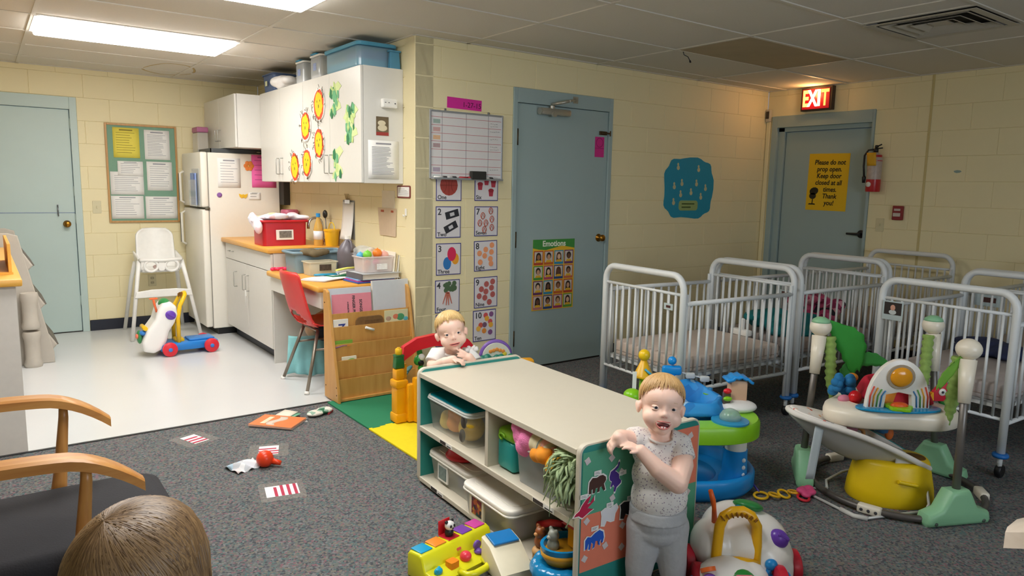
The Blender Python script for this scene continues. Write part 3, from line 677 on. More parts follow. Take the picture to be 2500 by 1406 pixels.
# books, binders, papers
bk = thing('grey_binder','grey binder lying flat under the toy bin','binder',(-.165,.30,DZ+.022),(0,0,.04)); G().bb(-.15,.15,-.12,.12,.0,.003).obj('back_cover',mat('#b8bcc0',.6),bk); G().bb(-.15,.15,-.12,.12,.037,.04).obj('front_cover',mat('#b8bcc0',.6),bk); G().bb(-.15,-.146,-.12,.12,.0,.04).obj('spine',mat('#5d6066',.6),bk); G().bb(-.14,.14,-.11,.11,.003,.037).obj('pages',mat('#d8cfc0',.8,noise_amt=.1,scale=300),bk)
for i,(c,l) in enumerate((('#3f62b8','blue thin folder at the bottom of the desk stack'),('#b84a8c','magenta thin folder in the middle of the desk stack'),('#8ab4e0','light blue thin folder right under the grey binder'))):
    o = G().bb(-.14,.14,-.11,.11,0,.006,.001).obj('folder',mat(c,.6)); o.location=(-.21+.012*i,.29+.01*i,DZ+.0005+.0071*i); o.rotation_euler=(0,0,.06-.04*i); tag(o,l,'folder')
FB = DZ+.064
t = tub('toy_food_bin','clear bin full of coloured plastic play food on the desk','bin',(-.16,.31,FB),(.26,.19,.11),.02,clear('#efe6e4',.42,.2),.86,.01)
G().bb(-.02,.06,-.0945,-.09,.02,.06).obj('barcode_label',mat('#f0eee8',.6,noise_amt=.3,scale=120),t)
for i,(x,y,z,r,c,l) in enumerate(((-.06,-.03,.12,.032,'#7ed348','green play food ball heaped on the bin'),(.015,-.03,.13,.034,'#f5862c','orange play food ball on top of the bin'),(.07,-.02,.11,.036,'#e9b0a4','pale pink play food lump on the bin'),(-.09,.02,.11,.028,'#5ab0e0','blue play food piece at the left of the bin'),(.0,-.045,.065,.026,'#d8387c','pink play food ball inside the bin front'),(.01,-.05,.025,.024,'#f0a020','amber play food ball at the bin bottom'),(-.07,-.05,.06,.026,'#f0926a','peach play food ball inside the bin left'),(-.08,-.045,.025,.024,'#f2b060','light orange play food at the bin bottom left'),(-.035,-.04,.04,.024,'#d8e4dc','white play food piece in the middle of the bin'),(.05,.03,.1,.034,'#c83a50','red play food ball at the back of the bin'))):
    g = G(); g.ball((0,0,0),(r,r*.9,r*.92)); g.tube([(0,0,r*.85),(.004,0,r*1.05)],.004,6); o = g.obj('play_food',mat(c,.35),smooth=True); o.location=(-.16+x,.31+y,FB+z); tag(o,l,'play food','play food in the clear bin')
pb = G().sheet(lambda u,v: Vector((-.1+.2*u+.01*math.sin(9*v),.02*math.sin(7*u)-.01,.1+.06*v+.02*math.sin(5*u+6*v)*v)),14,8,.0012).obj('plastic_bag',clear('#f4f4f4',.35,.1)); pb.location=(-.2,.36,FB); tag(pb,'clear plastic bag sticking up behind the play food','bag')
for i,(c,l) in enumerate((('#efe9d8','cream folder standing behind the play food bin'),('#e2d2ac','manila folder standing against the wall'),('#f2efe6','white pad standing nearest the wall'))):
    o = G().bb(-.004,.004,-.11,.11,0,.2-.012*i,.001).obj('standing_folder',mat(c,.7)); o.location=(-.052+.016*i,.33,DZ+.001); o.rotation_euler=(0,.1,0); o['label']=l; o['category']='folder'
gt = thing('green_tray','dark green tray with pale strips on the desk','tray',(-.29,.60,DZ),(0,0,.25)); g=G(); g.bb(-.12,.12,-.08,.08,0,.004); [g.bb(*a) for a in ((-.12,.12,-.08,-.075,0,.02),(-.12,.12,.075,.08,0,.02),(-.12,-.115,-.08,.08,0,.02),(.115,.12,-.08,.08,0,.02))]; g.obj('tray_body',mat('#1f7a52',.45),gt)
for i,(c,l,dz) in enumerate((('#f4f2ec','white foam strip lying on the green tray',.022),('#b9b6c0','grey foam strip lying on the green tray',.036),('#e6e878','yellow foam strip on top of the green tray',.05))):
    o = G().tube([(-.11,0,0),(0,.015,.004),(.13,.03,.0)],[.012,.014,.012],8,flat=.7).obj('foam_strip',mat(c,.7)); o.location=(-.22,.585+.012*i,DZ+dz); o.rotation_euler=(0,0,.2+.06*i); tag(o,l,'foam strip','foam strips on the tray')
o = G().box((0,0,.004),(.2,.09,.008),.003).obj('brown_envelope',mat('#c9b08a',.7)); o.location=(-.2,.49,DZ); o.rotation_euler=(0,0,.2); tag(o,'brown paper folded on the desk edge','paper')
for i in range(3):
    o = G().sheet(lambda u,v: Vector(((u-.5)*.28,(v-.5)*.21,.001+.004*math.sin(u*3))),6,4,.0012).obj('paper_sheet',paper_m); o.location=(-.44+.008*i,.505-.006*i,DZ+.001+.0035*i); o.rotation_euler=(0,0,.5-.07*i); tag(o,('white sheet at the bottom of the desk pile','white sheet in the middle of the desk pile','white sheet on top of the desk pile')[i],'paper','sheets on the desk')
o = G().tube([(-.09,0,.012),(-.03,.008,.012),(.09,.0,.012)],[.012,.014,.009],8,flat=.6).obj('blue_pen_case',mat('#2b9ac0',.4)); o.location=(-.4,.57,DZ+.012); o.rotation_euler=(0,0,-.1); tag(o,'teal blue pen case lying on the white sheets','pen case')
g=G()
for i in range(7): g.ball((-.06+.02*i,.006*math.sin(i*2),.014),(.018,.016,.014))
o = solid(g,'pink_toy',mat('#ea2c5c',.4),None,.003,4); o.location=(-.54,1.15,DZ); tag(o,'bright pink rubber toy on the desk corner','toy')
# ---------------------------------------------------------------- on the kitchen wall
def wx(y,z): return (-.001,y,z)
t = thing('clipboard','silver clipboard of papers hanging on the kitchen wall','clipboard',wx(1.08,1.12),WFX)
G().bb(-.11,.11,-.15,.16,0,.004,.002).obj('board',mat('#8d8f90',.4,.4),t); g=G(); g.sheet(lambda u,v: Vector(((u-.5)*.21,-.155+.3*v,.008+.03*(1-v)**2)),5,8,.003); g.obj('papers',paper_m,t); g=G(); g.bb(-.05,.05,.13,.165,.006,.016,.004); g.obj('clip',chrome,t); g=G(); [g.tube([(-.03+.02*i,.165,.008),(-.035+.024*i,.21,.02)],.003,6) for i in range(4)]; g.obj('keys',mat('#b09a6a',.3,.8),t)
t = thing('wall_pocket','pale brown paper pocket with a list on the kitchen wall','paper pocket',wx(.40,1.14),WFX)
G().prism([(-.15,.1),(.14,.1),(.13,-.1),(-.12,-.1)],.002,.006).obj('pocket',mat('#cdb79a',.75,noise_amt=.06),t); G().bb(-.09,.11,.05,.225,.0,.002).obj('list',mat('#e2dac6',.8),t)
g=G(); g.bb(-.1,-.05,.07,.085,.006,.0065); g.bb(.06,.1,.07,.085,.006,.0065); g.obj('red_print',mat('#b0583c',.8),t)
t = thing('framed_notice','small notice with dark red frame near the wall corner','frame',wx(.15,1.36),WFX); G().prism(rpoly(.19,.085,.012),.0,.006).obj('frame',mat('#7d3a34',.5),t); G().prism(rpoly(.168,.066,.006),.006,.007).obj('paper',paper_m,t); lines(t,-.07,.07,-.025,.025,5,z=.008)
t = thing('wall_hook','small white hook on the kitchen wall','hook',wx(.12,1.22),WFX); g=G(); g.box((0,0,.004),(.02,.05,.008),.003); g.tube([(0,-.02,.006),(0,-.03,.02),(0,-.015,.026)],.004,6); g.obj('hook',white_pl,t)
# back-wall switch and outlet, bulletin board
plate_m = mat('#d8cfa8',.4)
def plate(label,loc,rot,sw=True,m=None,w=.07,h=.115):
    t = thing('switch_plate' if sw else 'wall_outlet',label,'switch' if sw else 'outlet',loc,rot); G().prism(rpoly(w,h,.006),0,.005,bev=.002).obj('plate',m or plate_m,t)
    if sw: G().box((0,.0,.008),(.01,.022,.012),.002).obj('toggle',m or plate_m,t)
    else:
        for s in (-1,1):
            f=G().prism(rpoly(.034,.03,.012,cy=s*.022),.005,.007).obj('socket',mat('#bdb38e',.4),t)
            g=G(); g.bb(-.009,-.006,s*.022-.006,s*.022+.006,.007,.0075); g.bb(.006,.009,s*.022-.006,s*.022+.006,.007,.0075); g.obj('slots',ink,f)
    return t
plate('beige light switch beside the blue half door',(-1.5,YD-.001,1.152),WFY); plate('beige wall outlet behind the high chair',(-1.068,YD-.001,.445),WFY,False)
t = thing('bulletin_board','green bulletin board with a wooden frame','board',(-1.1,YD-.001,1.465),WFY)
G().bb(-.29,.29,-.44,.44,.002,.01).obj('green_felt',mat('#7fa58e',.9,noise_amt=.06),t)
for a in ((-.305,-.287,-.458,.458),(.287,.305,-.458,.458),(-.287,.287,.44,.458),(-.287,.287,-.458,-.44)): G().bb(*a,0,.018,.003).obj('frame_rail',wood('#b98a4e','#c99a5e',1),t)
BY = YD-.012
paper('yellow notice pinned at the top left of the board',(-1.231,BY,1.749),WFY,.22,.276,mat('#eadb5a',.75,noise_amt=.02),n=9,pr=mat('#8a7a30',.8))
paper('white typed sheet at the top right of the board',(-.969,BY,1.741),WFY,.22,.276,n=14,pr=grey_ink)
paper('white half sheet pinned over another in the middle left',(-1.208,BY-.003,1.512),WFY,.214,.136,n=6,pr=grey_ink)
paper('white sheet with a small logo in the middle right',(-.959,BY,1.447),WFY,.222,.273,n=10,pr=grey_ink)
paper('wide white table sheet under the half sheet',(-1.24,BY,1.375),WFY,.279,.212,n=9,pr=grey_ink,head=False)
paper('white calendar sheet at the bottom left of the board',(-1.246,BY,1.151),WFY,.272,.215,n=8,pr=grey_ink)
paper('white calendar sheet at the bottom right of the board',(-.955,BY,1.148),WFY,.277,.213,n=8,pr=grey_ink)
# ================================================================ things on the walls
def disc(g, x, y, r, z, ry=None, n=16, rot=0):
    ry = ry or r; c, s = math.cos(rot), math.sin(rot)
    g.prism([(x+r*math.cos(2*PI*i/n)*c-ry*math.sin(2*PI*i/n)*s, y+r*math.cos(2*PI*i/n)*s+ry*math.sin(2*PI*i/n)*c) for i in range(n)], z, z+.0005); return g
navy_line = mat('#3d3f86',.7)
def card(num, word, x0, x1, z1, z0, art, tilt=0, label=None, words=True):
    w, h = x1-x0, z1-z0
    t = thing('number_card', label, 'card', ((x0+x1)/2,-.0015,(z0+z1)/2), WFY, 'number cards in two columns'); t.rotation_euler.rotate_axis('Z', tilt)
    G().bb(-w/2,w/2,-h/2,h/2,0,.0012).obj('border', navy_line, t); G().bb(-w/2+.006,w/2-.006,-h/2+.006,h/2-.006,.0012,.0016).obj('sheet', mat('#dfdce0',.7,noise_amt=.02), t)
    for i, (nm, fn, m) in enumerate(art(w,h)): g = G(); fn(g); g.obj(nm, m, t)
    if words:
        if num: text(num, .062, ink, t, (-w/2+.014,h/2-.04,.002), align='LEFT', bold=.001)
        text(word, .04, ink, t, (-w/2+.012,-h/2+.024,.002), align='LEFT', bold=.0006)
Z = .0018
def a_ball(w,h): return [('basketball', lambda g: disc(g,.0,-.0,.072,Z), mat('#a8443a',.6,noise_amt=.15)), ('seams', lambda g: [g.bb(-.001,.001,-.07,.07,Z+.0005,Z+.001),g.bb(-.07,.07,-.001,.001,Z+.0005,Z+.001),g.tube(arc((-.09,0,Z+.0006),.07,-.8,.8,8,'xy'),.001,4),g.tube(arc((.09,0,Z+.0006),.07,PI-.8,PI+.8,8,'xy'),.001,4)], mat('#6a2620',.7))]
def a_cups(w,h):
    P=[(-.055,.0),(.0,.035),(.06,.02),(.04,-.045),(.055,.06),(-.02,.065)]
    return [('cups', lambda g:[g.prism([(x-.022,y+.012),(x+.022,y+.012),(x+.016,y-.03),(x-.016,y-.03)],Z,Z+.0005) for x,y in P], mat('#b83a4c',.6)),('cup_tops', lambda g:[disc(g,x,y+.012,.024,Z+.0006,.014) for x,y in P], mat('#a02a38',.6))]
def a_tapes(w,h):
    def bx(g,x,y,a,ww,hh,z): 
        c,s=math.cos(a),math.sin(a); g.prism([(x+px*c-py*s,y+px*s+py*c) for px,py in ((-ww,-hh),(ww,-hh),(ww,hh),(-ww,hh))],z,z+.0005)
    P=[(.03,.055,.25),(.02,-.035,.45)]
    return [('tapes', lambda g:[bx(g,x,y,a,.055,.026,Z) for x,y,a in P], mat('#2a2b33',.5)),('tape_windows', lambda g:[bx(g,x,y,a,.018,.012,Z+.0006) for x,y,a in P], mat('#c9c9cf',.5))]
def a_pretz(w,h):
    P=[(.04,.075),(-.03,.04),(.05,.015),(-.055,-.012),(-.002,-.012),(.05,-.045),(-.015,-.06)]
    return [('pretzels', lambda g:[g.tube([(x+.022*math.sin(t_)*(1+.2*math.cos(2*t_)),y+.018*math.cos(t_)+.006*math.cos(3*t_),Z) for t_ in [2*PI*i/14 for i in range(14)]],.0035,4,closed=True) for x,y in P]+[g.tube([(x-.012,y-.012,Z),(x,y+.014,Z),(x+.012,y-.012,Z)],.003,4) for x,y in P], mat('#b8604c',.7))]
def a_ballo(w,h): return [('blue_balloon', lambda g: disc(g,-.012,-.03,.033,Z,.045), mat('#2f7ac0',.5)),('yellow_balloon', lambda g: disc(g,.055,-.0,.03,Z,.04), mat('#f0a62c',.5)),('red_balloon', lambda g: disc(g,.025,.035,.036,Z+.0006,.05), mat('#d82a58',.5))]
def a_or(P,r,c): return lambda w,h: [('fruit', lambda g:[disc(g,x,y,r,Z+.0003*i) for i,(x,y) in enumerate(P)], mat(c,.6,noise_amt=.12,scale=60))]
def a_car(w,h):
    return [('carrot_tops', lambda g:[disc(g,random.uniform(-.035,.05)+.01,random.uniform(.03,.09),random.uniform(.012,.022),Z+.0001*i) for i in range(16)], mat('#4f6a4a',.7)),('carrots', lambda g:[g.prism([(.0+dx*.2-.006,.03),(.0+dx*.2+.008,.03),(dx+.003,-.07+abs(dx)*.4),(dx-.003,-.07+abs(dx)*.4)],Z+.002,Z+.0025) for dx in (-.04,-.012,.01,.035)], mat('#c8705c',.7))]
def a_ten(w,h):
    P=[(.01,.075),(.06,.08),(.02,.05),(-.035,.005),(.0,.005),(.05,.025),(-.055,-.02),(.055,.0),(-.005,-.04),(.05,-.055)]; c=['#d85a5c','#8a5a8e','#f0b440','#d8604c','#7a5a74','#d85a5c','#eebb50','#f0b440','#e89440','#8a5a8e']
    return [('candy', (lambda q: lambda g: disc(g,P[q][0],P[q][1],.02,Z+.0003*q))(q), mat(c[q],.6)) for q in range(10)]
P8=[(.055,.075),(.0,.045),(-.055,.02),(.05,.025),(-.01,.0),(.04,-.025),(-.05,-.045),(.045,-.06)]
P9=[(.06,.075),(.005,.06),(-.04,.025),(.05,.03),(.0,.005),(-.06,-.025),(.06,-.02),(-.01,-.04),(.03,-.075)]
def a_none(w,h): return [('print', lambda g: disc(g,.02,.0,.04,Z), mat('#8a8fb0',.6))]
card(None,'One',.163,.370,1.52,1.303,a_ball,label='card reading One with a basketball under the whiteboard')
card(None,'Six',.481,.685,1.52,1.305,a_cups,label='card reading Six with red cups under the whiteboard')
card('2','Two',.162,.366,1.265,1.045,a_tapes,label='card 2 Two with black video tapes')
card('7','Seven',.482,.687,1.265,1.05,a_pretz,label='card 7 Seven with brown pretzels')
card('3','Three',.166,.370,1.007,.783,a_ballo,label='card 3 Three with three balloons')
card('8','Eight',.483,.687,1.017,.796,a_or(P8,.021,'#f0a070'),.02,label='card 8 Eight with orange fruit')
card('4','Four',.159,.362,.748,.515,a_car,label='card 4 Four with a bunch of carrots')
card('9','Nine',.487,.694,.750,.523,a_or(P9,.022,'#b8605c'),.01,label='card 9 Nine with red brown cookies')
card('10','Ten',.481,.685,.505,.272,a_ten,.01,label='card 10 Ten with coloured candies')
card('5','Five',.166,.370,.503,.27,a_none,label='card 5 mostly hidden behind the baby in white',words=False)
# whiteboard
t = thing('whiteboard','whiteboard with red ruled rows and a marker tray','whiteboard',(.41,-.001,1.685),WFY)
G().bb(-.295,.295,-.22,.222,.0,.008).obj('panel',mat('#e2e0e0',.3,noise_amt=.02),t)
for a in ((-.304,-.292,-.23,.23),(.292,.304,-.23,.23),(-.292,.292,.218,.23),(-.292,.292,-.23,-.218)): G().bb(*a,0,.014,.002).obj('frame_rail',mat('#a9adb2',.35,.5),t)
for i in range(8): G().bb(-.29,.29,.185-.054*i-.0015,.185-.054*i+.0015,.008,.0086).obj('red_line',mat('#c06a72',.7),t)
for x in (-.205,-.01,.178): G().bb(x-.0015,x+.0015,-.218,.218,.008,.0086).obj('column_line',mat('#7d8288',.7),t)
for i,c in enumerate(('#9fb4ac','#cfa8a4','#e0b890','#b49a9c',None,None,'#b0a4b4','#a9bcb4')):
    if c: G().bb(-.275,-.22,.155-.054*i-.013,.155-.054*i+.015,.008,.009).obj('name_tag',mat(c,.7,noise_amt=.1,scale=80),t)
g=G()
for i in range(8):
    if i in (4,5): continue
    for k in range(random.randint(1,2)):
        y=.165-.054*i-.018*k; x=.195
        while x<.26: L=random.uniform(.006,.018); g.tube([(x,y,.009),(x+L*.5,y+random.uniform(-.004,.004),.009),(x+L,y,.009)],.0009,4); x+=L+.006
g.obj('handwriting',mat('#4a4a50',.8),t)['kind']='stuff'
G().bb(-.29,.29,-.236,-.222,.008,.045,.002).obj('marker_tray',mat('#a9adb2',.35,.5),t)
for s in (-.18,.18): G().box((s,.236,.006),(.012,.018,.012),.002).obj('mounting_clip',steel,t)
er=thing('board_eraser','black felt eraser on the whiteboard tray','eraser',(.485,-.038,1.484),WFY); G().box((0,0,0),(.125,.058,.03),.004).obj('felt',mat('#35332f',.9),er); G().box((0,.0,.017),(.12,.05,.004),.001).obj('grip',mat('#2a2926',.6),er)
for x,c,l in ((.18,'#2a2a2c','black marker at the left end of the tray'),(.255,'#26262a','black marker beside the left one on the tray'),(.385,'#b0242c','red marker left of the eraser'),(.565,'#1e1e22','black marker right of the eraser')):
    t=thing('marker_pen',l,'marker',(x,-.03,1.465),(0,PI/2,0),'marker pens on the tray'); G().lathe([(.0,-.05),(.008,-.05),(.008,.02),(0,.02)],n=10).obj('barrel',white_pl if c!='#b0242c' else mat(c,.4),t); G().lathe([(.009,.02),(.009,.05),(.005,.056),(0,.056)],n=10).obj('cap',mat(c,.4),t)
t=thing('date_sign','magenta paper strip with a handwritten date above the whiteboard','sign',(.39,-.001,1.972),WFY); t.rotation_euler.rotate_axis('Z',-.02); G().bb(-.142,.142,-.037,.037,0,.0012).obj('strip',mat('#d8289a',.7,noise_amt=.03),t); text('1-27-15',.05,mat('#5a1040',.8),t,(.06,-.006,.0016)); 
# door 2 poster + pink tag
DY = .006-.0125+.006
t=thing('emotions_poster','Emotions poster with sixteen portrait tiles on the blue door','poster',(1.24,.0045,.732),WFY)
G().bb(-.212,.212,-.278,.278,0,.001).obj('sheet',mat('#e8b92c',.6,noise_amt=.03),t)
G().prism([(-.212,.278),(.212,.278),(.212,.205),(.15,.215),(.08,.225),(.0,.21),(-.08,.195),(-.15,.2),(-.212,.212)][::-1],.001,.0014).obj('green_header',mat('#3f8f3e',.6),t)
text('Emotions',.062,mat('#e8ecd8',.7),t,(.0,.243,.0016),bold=.0016)
fc=['#b8482c','#c8642c','#2f8fb8','#6a3a6a','#4a9a3a','#b84a6a','#2a4a86','#c86a4a','#6a3a6a','#2f8fb8','#c8642c','#b8482c','#c07a7a','#2a4a86','#a83a6a','#5a9a3a']; hair=['#2a1a14','#33211a','#5a3a24','#1c1410']; skin_t=['#9a6a4a','#c89a78','#e0b898','#6a4430']
for i in range(16):
    cx,cy=-.155+.103*(i%4),.135-.117*(i//4); tl=G().bb(cx-.047,cx+.047,cy-.055,cy+.055,.001,.0015).obj('portrait_tile',mat(fc[i],.6),t)
    G().bb(cx-.039,cx+.039,cy-.036,cy+.047,.0015,.0018).obj('photo_ground',mat('#cfc4b8',.6),tl)
    h=hair[(i*3)%4]; sk=skin_t[(i*5+i//4)%4]; long=i in (0,2,5,6,9,11,12,15)
    g=G(); disc(g,cx,cy+.014,.024,.0018,.028,12); (g.prism([(cx-.024,cy+.02),(cx+.024,cy+.02),(cx+.028,cy-.028),(cx-.028,cy-.028)],.0018,.0022) if long else None); g.obj('hair',mat(h,.7),tl)
    g=G(); disc(g,cx,cy+.005,.016,.0024,.021,12); g.obj('face',mat(sk,.6),tl)
    g=G(); g.prism([(cx-.03,cy-.036),(cx+.03,cy-.036),(cx+.02,cy-.018),(cx-.02,cy-.018)],.0024,.0028); g.obj('shirt',mat('#e0b030',.6),tl)
t=thing('pink_tag','magenta door hanger card with a circle','card',(1.688,.0045,1.742),WFY); G().bb(-.05,.05,-.08,.08,0,.001).obj('sheet',mat('#cf2a86',.7),t); g=G(); g.tube(arc((0,.035,.0014),.036,0,2*PI,20,'xy')[:-1],.002,4,closed=True); g.bb(-.05,.05,-.012,-.009,.001,.0016); g.obj('printed_circle',mat('#8a1658',.7),t)
# blue paper cut-out with small figures
t=thing('blue_cutout','wavy turquoise paper cloud with tiny cut-out figures on the wall','wall decoration',(2.805,-.0015,1.43),WFY)
pl=[]
for i in range(48):
    a=2*PI*i/48; rx,ry=.335,.27; k=abs(math.cos(a))**.6; r=1+.035*math.sin(a*9+1)
    sx=math.copysign(abs(math.cos(a))**.62,math.cos(a)); sy=math.copysign(abs(math.sin(a))**.62,math.sin(a)); pl.append((rx*sx*r,ry*sy*r))
G().prism(pl,0,.0015).obj('cloud',mat('#1f93b4',.7,noise_amt=.05),t)
for x,y in ((-.16,.19),(.12,.18),(-.2,.02),(-.1,.05),(.1,.05),(.23,.01),(-.11,-.05),(.03,-.03),(.17,-.07),(-.2,-.12)):
    f=G(); disc(f,x,y-.012,.02,.0015,.02,10); disc(f,x-.004,y+.018,.012,.0016,.014,10); f.obj('figure',mat('#c9c49a',.7,noise_amt=.2,scale=60),t)
G().prism(rpoly(.26,.09,.03,cx=-.0,cy=-.155),.0015,.0025).obj('caption_plate',mat('#9ab070',.7),t); lines(t,-.09,.09,-.185,-.125,2,mat('#4a6030',.8),z=.0032,h=.012)
# ---------------------------------------------------------------- exit wall
t=thing('exit_sign','lit red EXIT sign above the exit door','sign',(XE,0,0),WFX)
G().bb(.385,.69,2.162,2.374,0,.055,.004).obj('housing',mat('#4a3a30',.5,.3),t)
G().bb(.4,.668,2.176,2.356,.055,.06,.002).obj('red_face',mat('#b01020',.4,noise_amt=0,emit=.35),t)
for i,(ch,x,e) in enumerate((('E',.434,5),('X',.503,14),('I',.566,10),('T',.624,2.2))):
    text(ch,.2,mat(('#ffb040','#ffe0b0','#ffd480','#e09048')[i],.5,noise_amt=0,emit=e),t,(x,2.266,.0605),name='letter',sx=.62 if ch!='I' else .8,bold=.006)
_l=bpy.data.lights.new('exit_bulb','POINT'); _l.energy=1.6; _l.color=(1,.5,.16); _l.shadow_soft_size=.03; _o=bpy.data.objects.new('exit_bulb',_l); C.objects.link(_o); _o.parent=t; _o.location=(.52,2.31,.11)
t=thing('door_notice','yellow notice asking to keep the door closed','sign',(XE+.044,-.652,1.512),WFX); t.rotation_euler.rotate_axis('Z',-.012)
G().bb(-.198,.198,-.262,.262,0,.0012).obj('sheet',mat('#e8bc10',.65,noise_amt=.02),t)
for i,l in enumerate(('Please do not','prop open.','Keep door','closed at all','times.','Thank','you!')): text(l,.062,mat('#1d1a10',.8),t,(.01 if i<4 else .03,.18-.062*i,.0016),bold=.0012,sx=.88,shear=.12)
g=G(); disc(g,-.125,-.085,.045,.0014,.035,12,.3); disc(g,-.135,-.13,.035,.0014,.03,12); g.prism([(-.137,-.16),(-.127,-.16),(-.13,-.205),(-.14,-.205)],.0014,.0019); g.prism([(-.175,-.212),(-.1,-.212),(-.11,-.2),(-.165,-.2)],.0014,.0019); g.obj('drawing',mat('#2a2612',.8),t)
t=thing('fire_extinguisher','red and silver fire extinguisher with yellow tag on the wall','extinguisher',(XE-.075,-1.14,1.43))
G().lathe([(.0,0),(.055,0),(.058,.01),(.058,.105),(.0581,.105),(.0581,.1)],n=24).obj('lower_body',mat('#b81824',.3),t,auto=50)
G().lathe([(.0579,.105),(.0579,.28),(.05,.31),(.03,.33),(.02,.335),(0,.335)],n=24).obj('label_wrap',mat('#b9a9a0',.35,noise_amt=.25,scale=40),t,auto=50)
G().lathe([(.0583,.26),(.0585,.262),(.052,.312),(.05,.312)],n=24).obj('red_shoulder',mat('#b81824',.3),t,auto=50)
g=G(); g.lathe([(.02,.333),(.02,.36),(.012,.37),(.012,.385),(0,.385)]); g.box((-.01,-.01,.385),(.03,.02,.02),.004); g.tube([(0,0,.38),(-.01,-.05,.40)],.006,6); g.tube([(0,0,.365),(-.01,-.06,.37)],.006,6); g.obj('valve',mat('#2c2a28',.4,.3),t)
G().tube([(0,.01,.36),(-.01,.06,.355),(-.02,.085,.31),(-.02,.085,.22),(-.02,.075,.13)],.008).obj('hose',black_pl,t); G().lathe([(.012,0),(.016,.05),(.01,.06),(0,.06)],(-.02,.075,.075)).obj('nozzle',black_pl,t)
g=G(); g.sheet(lambda u,v: Vector((-.064-.004*math.sin(u*3),.045-.08*u-.01*v,.33-.11*v)),4,4,.0015); g.obj('inspection_tag',mat('#e0a818',.6),t); G().lathe([(0,0),(.022,0),(.022,.002),(0,.002)],(-.0585,.012,.062),rot=(0,-PI/2,0)).obj('seal',mat('#e6e0da',.6),t)
t=thing('fire_alarm_pull','dark red fire alarm pull station by the extinguisher','fire alarm',(XE-.001,-1.345,1.255),WFX); G().bb(-.042,.042,-.06,.06,0,.035,.006).obj('case',mat('#8c1c26',.4),t); G().bb(-.03,.03,-.03,.0,.035,.045,.003).obj('handle',mat('#c8c0b8',.4),t); g=G(); g.bb(-.026,.026,.018,.036,.035,.036); g.obj('white_panel',mat('#c8bcb4',.5),t)
plate('beige light switch below the fire extinguisher',(XE-.001,-1.193,1.146),WFX)
o=G().prism([(.03*math.cos(i*.9)*(1+.2*math.sin(i*3)),.012*math.sin(i*.9)) for i in range(7)],0,.0006).obj('tape_scrap',mat('#8fa49c',.7)); o.location=(XE-.001,-1.77,1.6); o.rotation_euler=WFX; tag(o,'small greenish scrap of tape on the right wall','tape')
# ================================================================ book rack, chairs, toys at the back
rackwood = wood('#c8924a','#d6a35c',2,8)
RX0,RX1=-.612,-.015
t=thing('book_rack','slanted wooden book display rack against the desk end','book rack',(0,0,.0125))
prof=[(.115,.0),(.115,.715),(.075,.715),(.05,.70),(-.105,.06),(-.11,.0)]
for x in (RX0,RX1-.02):
    s=G().prism(prof,x,x+.02,'yz',bev=.004).obj('side_panel',rackwood,t)
    for y,z in ((.09,.08),(-.085,.05),(-.085,.1),(.09,.63)): G().lathe([(0,0),(.005,0),(.004,.002),(0,.002)],(x,y,z),n=10,rot=(0,-PI/2,0)).obj('screw',mat('#4a3420',.5,.4),s) if x==RX0 else None
fy=lambda z: -.102+.15*z/.7
for z0,z1,off in ((.0,.145,-.004),(.12,.262,.012),(.235,.365,.03),(.34,.475,.048),(.445,.56,.066)):
    y0=fy(z0)+.034; y1=fy(z1)
    G().prism([(y0,z0+.004),(y0+.008,z0+.004),(y1+.008,z1),(y1,z1)],RX0+.02,RX1-.02,'yz').obj('pocket_front',rackwood,t)
G().bb(RX0+.02,RX1-.02,.104,.112,.02,.70).obj('back_board',rackwood,t); G().bb(RX0+.02,RX1-.02,-.09,.11,.004,.018).obj('bottom_board',rackwood,t)
def book(label,x,z,w,h,y,tilt,col,th=.007,name='picture_book',cat='book',roll=0):
    b=thing(name,label,cat,(x,y,z),(-tilt,0,0)); b.rotation_euler.rotate_axis('Y',roll)
    G().bb(-w/2,w/2,-.001,.001,0,h,.0008,1).obj('front_cover',col,b); G().bb(-w/2,w/2,th,th+.002,0,h).obj('back_cover',col,b); G().bb(-w/2+.003,w/2-.003,.001,th,.003,h-.003).obj('pages',mat('#e8e2d2',.8),b); return b
b=book('grey folder with pink songs cover in the top rack pocket',-.44,.475,.30,.255,.088-.03,.10,mat('#c9ced6',.5),.012,'song_folder','folder')
G().bb(-.13,.148,-.0025,-.001,.0,.215).obj('pink_cover',mat('#e08a98',.7),b)
for s,x,sz in (('SONGS &',.07,.026),('FINGER PLAYS',.02,.026),('A COLLECTION',-.02,.012)): text(s,sz,ink,b,(x,-.003,.12),(PI/2,PI/2,0),bold=.0006)
book('large light grey binder standing in the top rack pocket',-.145,.475,.27,.29,.085-.03,.1,mat('#c6cace',.5),.02,'grey_binder','binder')
b=book('small white book with a blue letter Z in the rack',-.535,.43,.1,.105,fy(.43)+.0215,.0,mat('#eceae4',.5)); text('Z',.075,mat('#2a3f94',.6),b,(.005,-.0015,.045),(PI/2,0,0),bold=.002)
b=thing('bear_book','brown furry animal-shaped board book in the rack','book',(-.33,fy(.43)+.0225,.43),(0,0,0)); g=G(); g.prism([(x,y) for x,y in rpoly(.2,.11,.035,cy=.055)],-.002,.012,'xz',bev=.003); g.obj('cover',mat('#7a5a34',.95,noise_amt=.3,scale=40),b); g=G(); g.bb(-.035,.085,-.0035,-.002,.01,.085,.001); g.obj('cover_picture',mat('#6a4c28',.8,noise_amt=.5,scale=60),b)
b=book('colourful animal picture book in the rack',-.135,.43,.175,.135,fy(.43)+.0215,.0,mat('#d8d2a8',.5)); 
